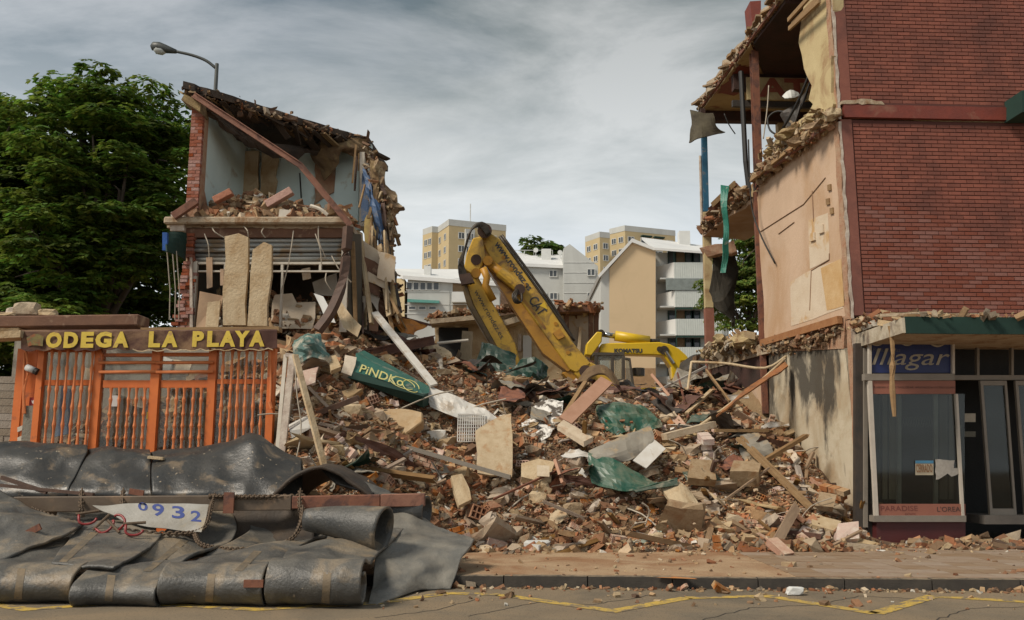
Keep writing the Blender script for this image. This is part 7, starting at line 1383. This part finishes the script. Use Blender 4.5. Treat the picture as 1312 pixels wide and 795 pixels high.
# ================================================================== EXCAVATORS
m_yex = mat('machine_yellow', (.60, .37, .035), (.50, .29, .03), sc=1.5, rough=.5, bump=.1, c3=(.22, .125, .04), s3=2.2, t3=.57, w3=.16, speck=((.13, .08, .035), 9, .66), dust=(.42, .33, .2), dustamt=.5)
m_yek = mat('bright_yellow', (.66, .43, .012), (.6, .39, .014), sc=1.5, rough=.4, bump=.04, c3=(.4, .24, .03), s3=2, t3=.66)
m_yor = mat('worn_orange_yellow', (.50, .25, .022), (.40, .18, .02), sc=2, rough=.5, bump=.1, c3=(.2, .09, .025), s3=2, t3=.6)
m_grs = mat('greasy_black', (.022, .018, .013), (.055, .038, .02), sc=5, rough=.5, bump=.2)
m_chr = mat('chrome_rod', (.55, .55, .53), rough=.2, metal=.9, bump=0)
m_let = mat('machine_lettering', (.055, .05, .045), rough=.6, bump=0)
YE = 26.0
x_ = lambda x, y, d=0.: P(x, y, YE + d)
EX = T('excavator', 'large yellow excavator with folded arm, boom lettered CAT', 'excavator', P(760, 590, YE + 1))
def plate(pts, dep, name, m, parent, d=0., Y=YE, bev=.03): return part(B().prism([P(x, y, Y + d) for x, y in pts], (0, dep, 0)), name, m, parent, bev=bev)
# boom: side face, lighter top, darker underside come from one box
plate([(622, 295), (613, 301), (630, 335), (730, 474), (738, 478), (752, 470), (757, 466), (735, 440), (700, 388), (640, 306)], .75, 'boom', m_yex, EX)
plate([(735, 478), (757, 464), (782, 478), (800, 500), (760, 510)], .75, 'boom_foot', m_yex, EX, .02)
plate([(733, 474), (748, 490), (741, 500), (719, 478)], .5, 'boom_foot', m_yor, EX, .1)
part(B().prism([x_(708, 428, -.02), x_(717, 422, -.02), x_(724, 432, -.02), x_(715, 436, -.02)], (0, -.12, 0)), 'bracket', m_yor, EX)
# underside plate seen below the side face
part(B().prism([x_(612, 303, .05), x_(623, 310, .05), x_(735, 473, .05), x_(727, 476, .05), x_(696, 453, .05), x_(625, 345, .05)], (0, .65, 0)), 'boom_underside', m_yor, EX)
# stick with its upper bell crank
plate([(606, 305), (618, 303), (622, 330), (612, 352), (605, 352), (594, 345), (598, 325)], .7, 'stick_head', m_yex, EX, -.3)
plate([(588, 348), (606, 343), (660, 440), (668, 470), (650, 470), (600, 385)], .65, 'stick', m_yex, EX, -.2)
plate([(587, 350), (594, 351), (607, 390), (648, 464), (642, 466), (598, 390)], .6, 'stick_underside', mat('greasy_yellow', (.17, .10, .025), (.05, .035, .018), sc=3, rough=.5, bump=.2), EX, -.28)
for j, (a, c) in enumerate((((622, 334), (662, 366)), ((622, 334), (612, 331)))): pass
part(B().tube([x_(624, 335, -.15), x_(664, 368, -.15)], .14, 12), 'cylinder', m_yor, EX, smooth=True); part(B().tube([x_(640, 348.5, -.15), x_(668, 371.5, -.15)], .17, 12), 'cylinder', m_yex, EX)
part(B().tube([x_(619, 344, -.4), x_(624, 356, -.4), x_(622, 366, -.4), x_(632, 385, -.4)], .11, 10), 'link', m_yor, EX, smooth=True)
for (xx, yy, rr) in ((621, 296, .3), (610, 333, .22), (625, 334, .2), (666, 371, .22), (610, 350, .2), (750, 476, .25)): part(B().tube([x_(xx, yy, -.36), x_(xx, yy, .5)], rr * .72, 14), 'pin', m_bentst if rr > .21 else m_yor, EX)
hs = B()
for i in range(7):
    o = i * 1.6; hs.tube(spline([x_(628 - o * .3, 300 + o * .3, -.45), x_(620 - o * .6, 286 + o * .5, -.5), x_(606 - o * .4, 291 + o * .7, -.5 - .03 * i), x_(596 - o * .2, 318 + o, -.55), x_(588 + o * .6, 338 + o * .3, -.5), x_(590 + o * 1.1, 358, -.5), x_(594 + o, 362 + o * .3, -.45)], 20), .030, 6)
for i in range(3): hs.tube(spline([x_(664, 370, -.3), x_(657 + 2 * i, 378 + i, -.5), x_(660 + 2 * i, 388 - i, -.5), x_(668, 386, -.4), x_(668, 374, -.3)], 12), .035, 5)
part(hs, 'hose', m_grs, EX, smooth=True, kind='stuff')
part(B().prism([x_(588, 352, -.55), x_(602, 350, -.55), x_(608, 362, -.55), x_(591, 365, -.55)], (0, .2, 0)), 'hose_clamp', m_bentst, EX)
for k in (0, 1): part(B().tube(spline([x_(640 + 3 * k, 303 - 1.5 * k, .2 + .2 * k), x_(700 + 3 * k, 386 - 2 * k, .2 + .2 * k), x_(736, 437, .2 + .2 * k)], 10), .045, 6), 'hydraulic_line', m_grs, EX, smooth=True)
for (xx, yy) in ((655, 345), (672, 366), (712, 415), (728, 452), (645, 330)): part(B().tube([x_(xx, yy, -.03), x_(xx, yy, .02)], .06, 8), 'bolt', m_yor, EX)
part(B().prism([x_(664, 372, -.012), x_(700, 420, -.012), x_(698, 423, -.012), x_(662, 375, -.012)], (0, .02, 0)), 'weld_seam', m_yor, EX)
un = (x_(700, 388) - x_(640, 306)).normalized(); vn = V((-un.z, 0, un.x)); vn = -vn if vn.z < 0 else vn
b = B(); o = x_(636, 311, -.008)
put_text(b, 'www.rondez.es', o - vn * .10, un, vn, width=1.74, height=.21, bold=.03); part(b, 'lettering', m_let, EX)
b = B(); put_text(b, 'CAT', x_(684, 380, -.01) - vn * .22, un, vn, width=.58, height=.30, bold=.02); part(b, 'lettering', m_let, EX)
part(B().prism([x_(691, 392, -.006), x_(698, 387, -.006), x_(702, 397, -.006)], (0, -.006, 0)), 'yellow_triangle', m_yek, EX)
us = (x_(655, 448) - x_(612, 372)).normalized(); vs_ = V((-us.z, 0, us.x)); vs_ = -vs_ if vs_.z < 0 else vs_
b = B(); put_text(b, 'www.rondez.es', x_(607, 374, -.21), us, vs_, width=1.6, height=.15); part(b, 'lettering', m_let, EX)
# tail of the big machine behind the crest
plate([(742, 492), (800, 492), (806, 540), (742, 540)], 2.2, 'body', m_yor, EX, .8)
plate([(735, 530), (815, 530), (815, 575), (735, 575)], 2.6, 'track', m_grs, EX, .6)
# second machine
YK = 29.0
K = lambda x, y, d=0.: P(x, y, YK + d)
EK = T('excavator', 'smaller bright yellow excavator with dark cab, boom lettered KOMATSU', 'excavator', P(800, 590, YK))
plate([(770, 441), (778, 440), (845, 438.5), (858, 441), (870, 447), (880, 456), (884, 462), (873, 463), (868, 486), (862, 486), (860, 470), (850, 456), (840, 455), (795, 454), (768, 452)], .6, 'boom', m_yek, EK, 0, YK)
plate([(765, 425), (772, 426), (771, 438), (758, 456), (750, 455), (752, 440)], .6, 'boom_foot', m_yek, EK, -.1, YK)
part(B().tube([K(772, 428.5, .2), K(789, 431, .2)], .09, 8), 'cylinder_rod', m_chr, EK, smooth=True); part(B().tube([K(788, 430.5, .2), K(832, 437.5, .2)], .17, 10), 'cylinder', m_yek, EK, smooth=True)
part(B().tube([K(830, 437, .2), K(845, 438, .2)], .08, 8), 'cylinder_end', m_grs, EK, smooth=True)
for (xx, yy, rr) in ((845, 447.5, .09), (851, 449, .15), (770, 427, .12)): part(B().tube([K(xx, yy, -.05), K(xx, yy, .3)], rr, 12), 'pin', m_grs, EK)
part(B().tube([K(853, 451, -.06), K(863, 466, -.06)], .06, 8), 'cylinder_rod', m_chr, EK)
b = B(); put_text(b, 'KOMATSU', K(787, 452.3, -.012), (1, 0, -.004), UP, width=K(823, 450).x - K(787, 450).x, height=K(0, 446.5).z - K(0, 452).z, bold=.06); part(b, 'lettering', m_let, EK)
# cab with posts and panes
m_cab = mat('cab_grey', (.085, .07, .05), (.055, .045, .035), sc=4, rough=.6, bump=.1); m_cgl = glass('cab_glass', (.7, .72, .68), .2, (.4, .36, .28))
for (a, c, e_, f_) in ((760, 800, 452, 456), (762, 766, 456, 500), (783, 787, 456, 500), (797, 801, 456, 500), (762, 800, 486, 500)): plate([(a, f_), (c, f_), (c, e_), (a, e_)], .12 if f_ - e_ > 20 else 1.4, 'cab_frame', m_cab, EK, -.6, YK, .01)
plate([(801, 458), (808, 459), (813, 495), (810, 495), (806, 462), (801, 461)], .1, 'cab_door', m_cab, EK, -.9, YK, .01); plate([(801.5, 461.5), (806, 462), (810, 492), (802, 494)], .03, 'cab_window', m_cgl, EK, -.86, YK, 0)
for a, c in ((766.5, 782.5), (787.5, 796.5)): plate([(a, 486), (c, 486), (c, 456.5), (a, 456.5)], .03, 'cab_window', m_cgl, EK, -.55, YK, 0)
part(B().tube([K(818, 472, -.6), K(818, 482, -.6)], .2, 10), 'exhaust', m_grs, EK)
plate([(758, 500), (850, 496), (850, 540), (758, 540)], 2.4, 'body', m_yek, EK, -.2, YK)
plate([(750, 545), (860, 545), (860, 580), (750, 580)], 2.6, 'track', m_grs, EK, -.4, YK)
g = loft([[K(872, 466, -1), K(888, 456, -1), K(906, 457, -1)], [K(868, 478, -1.3), K(886, 474, -1.5), K(904, 480, -1.3)], [K(872, 490, -1.2), K(888, 492, -1.3), K(902, 492, -1.2)]], 10, 8, .2, 1.5, 3)
part(B().grid(g), 'bucket', m_grs, EK, thick=.06)
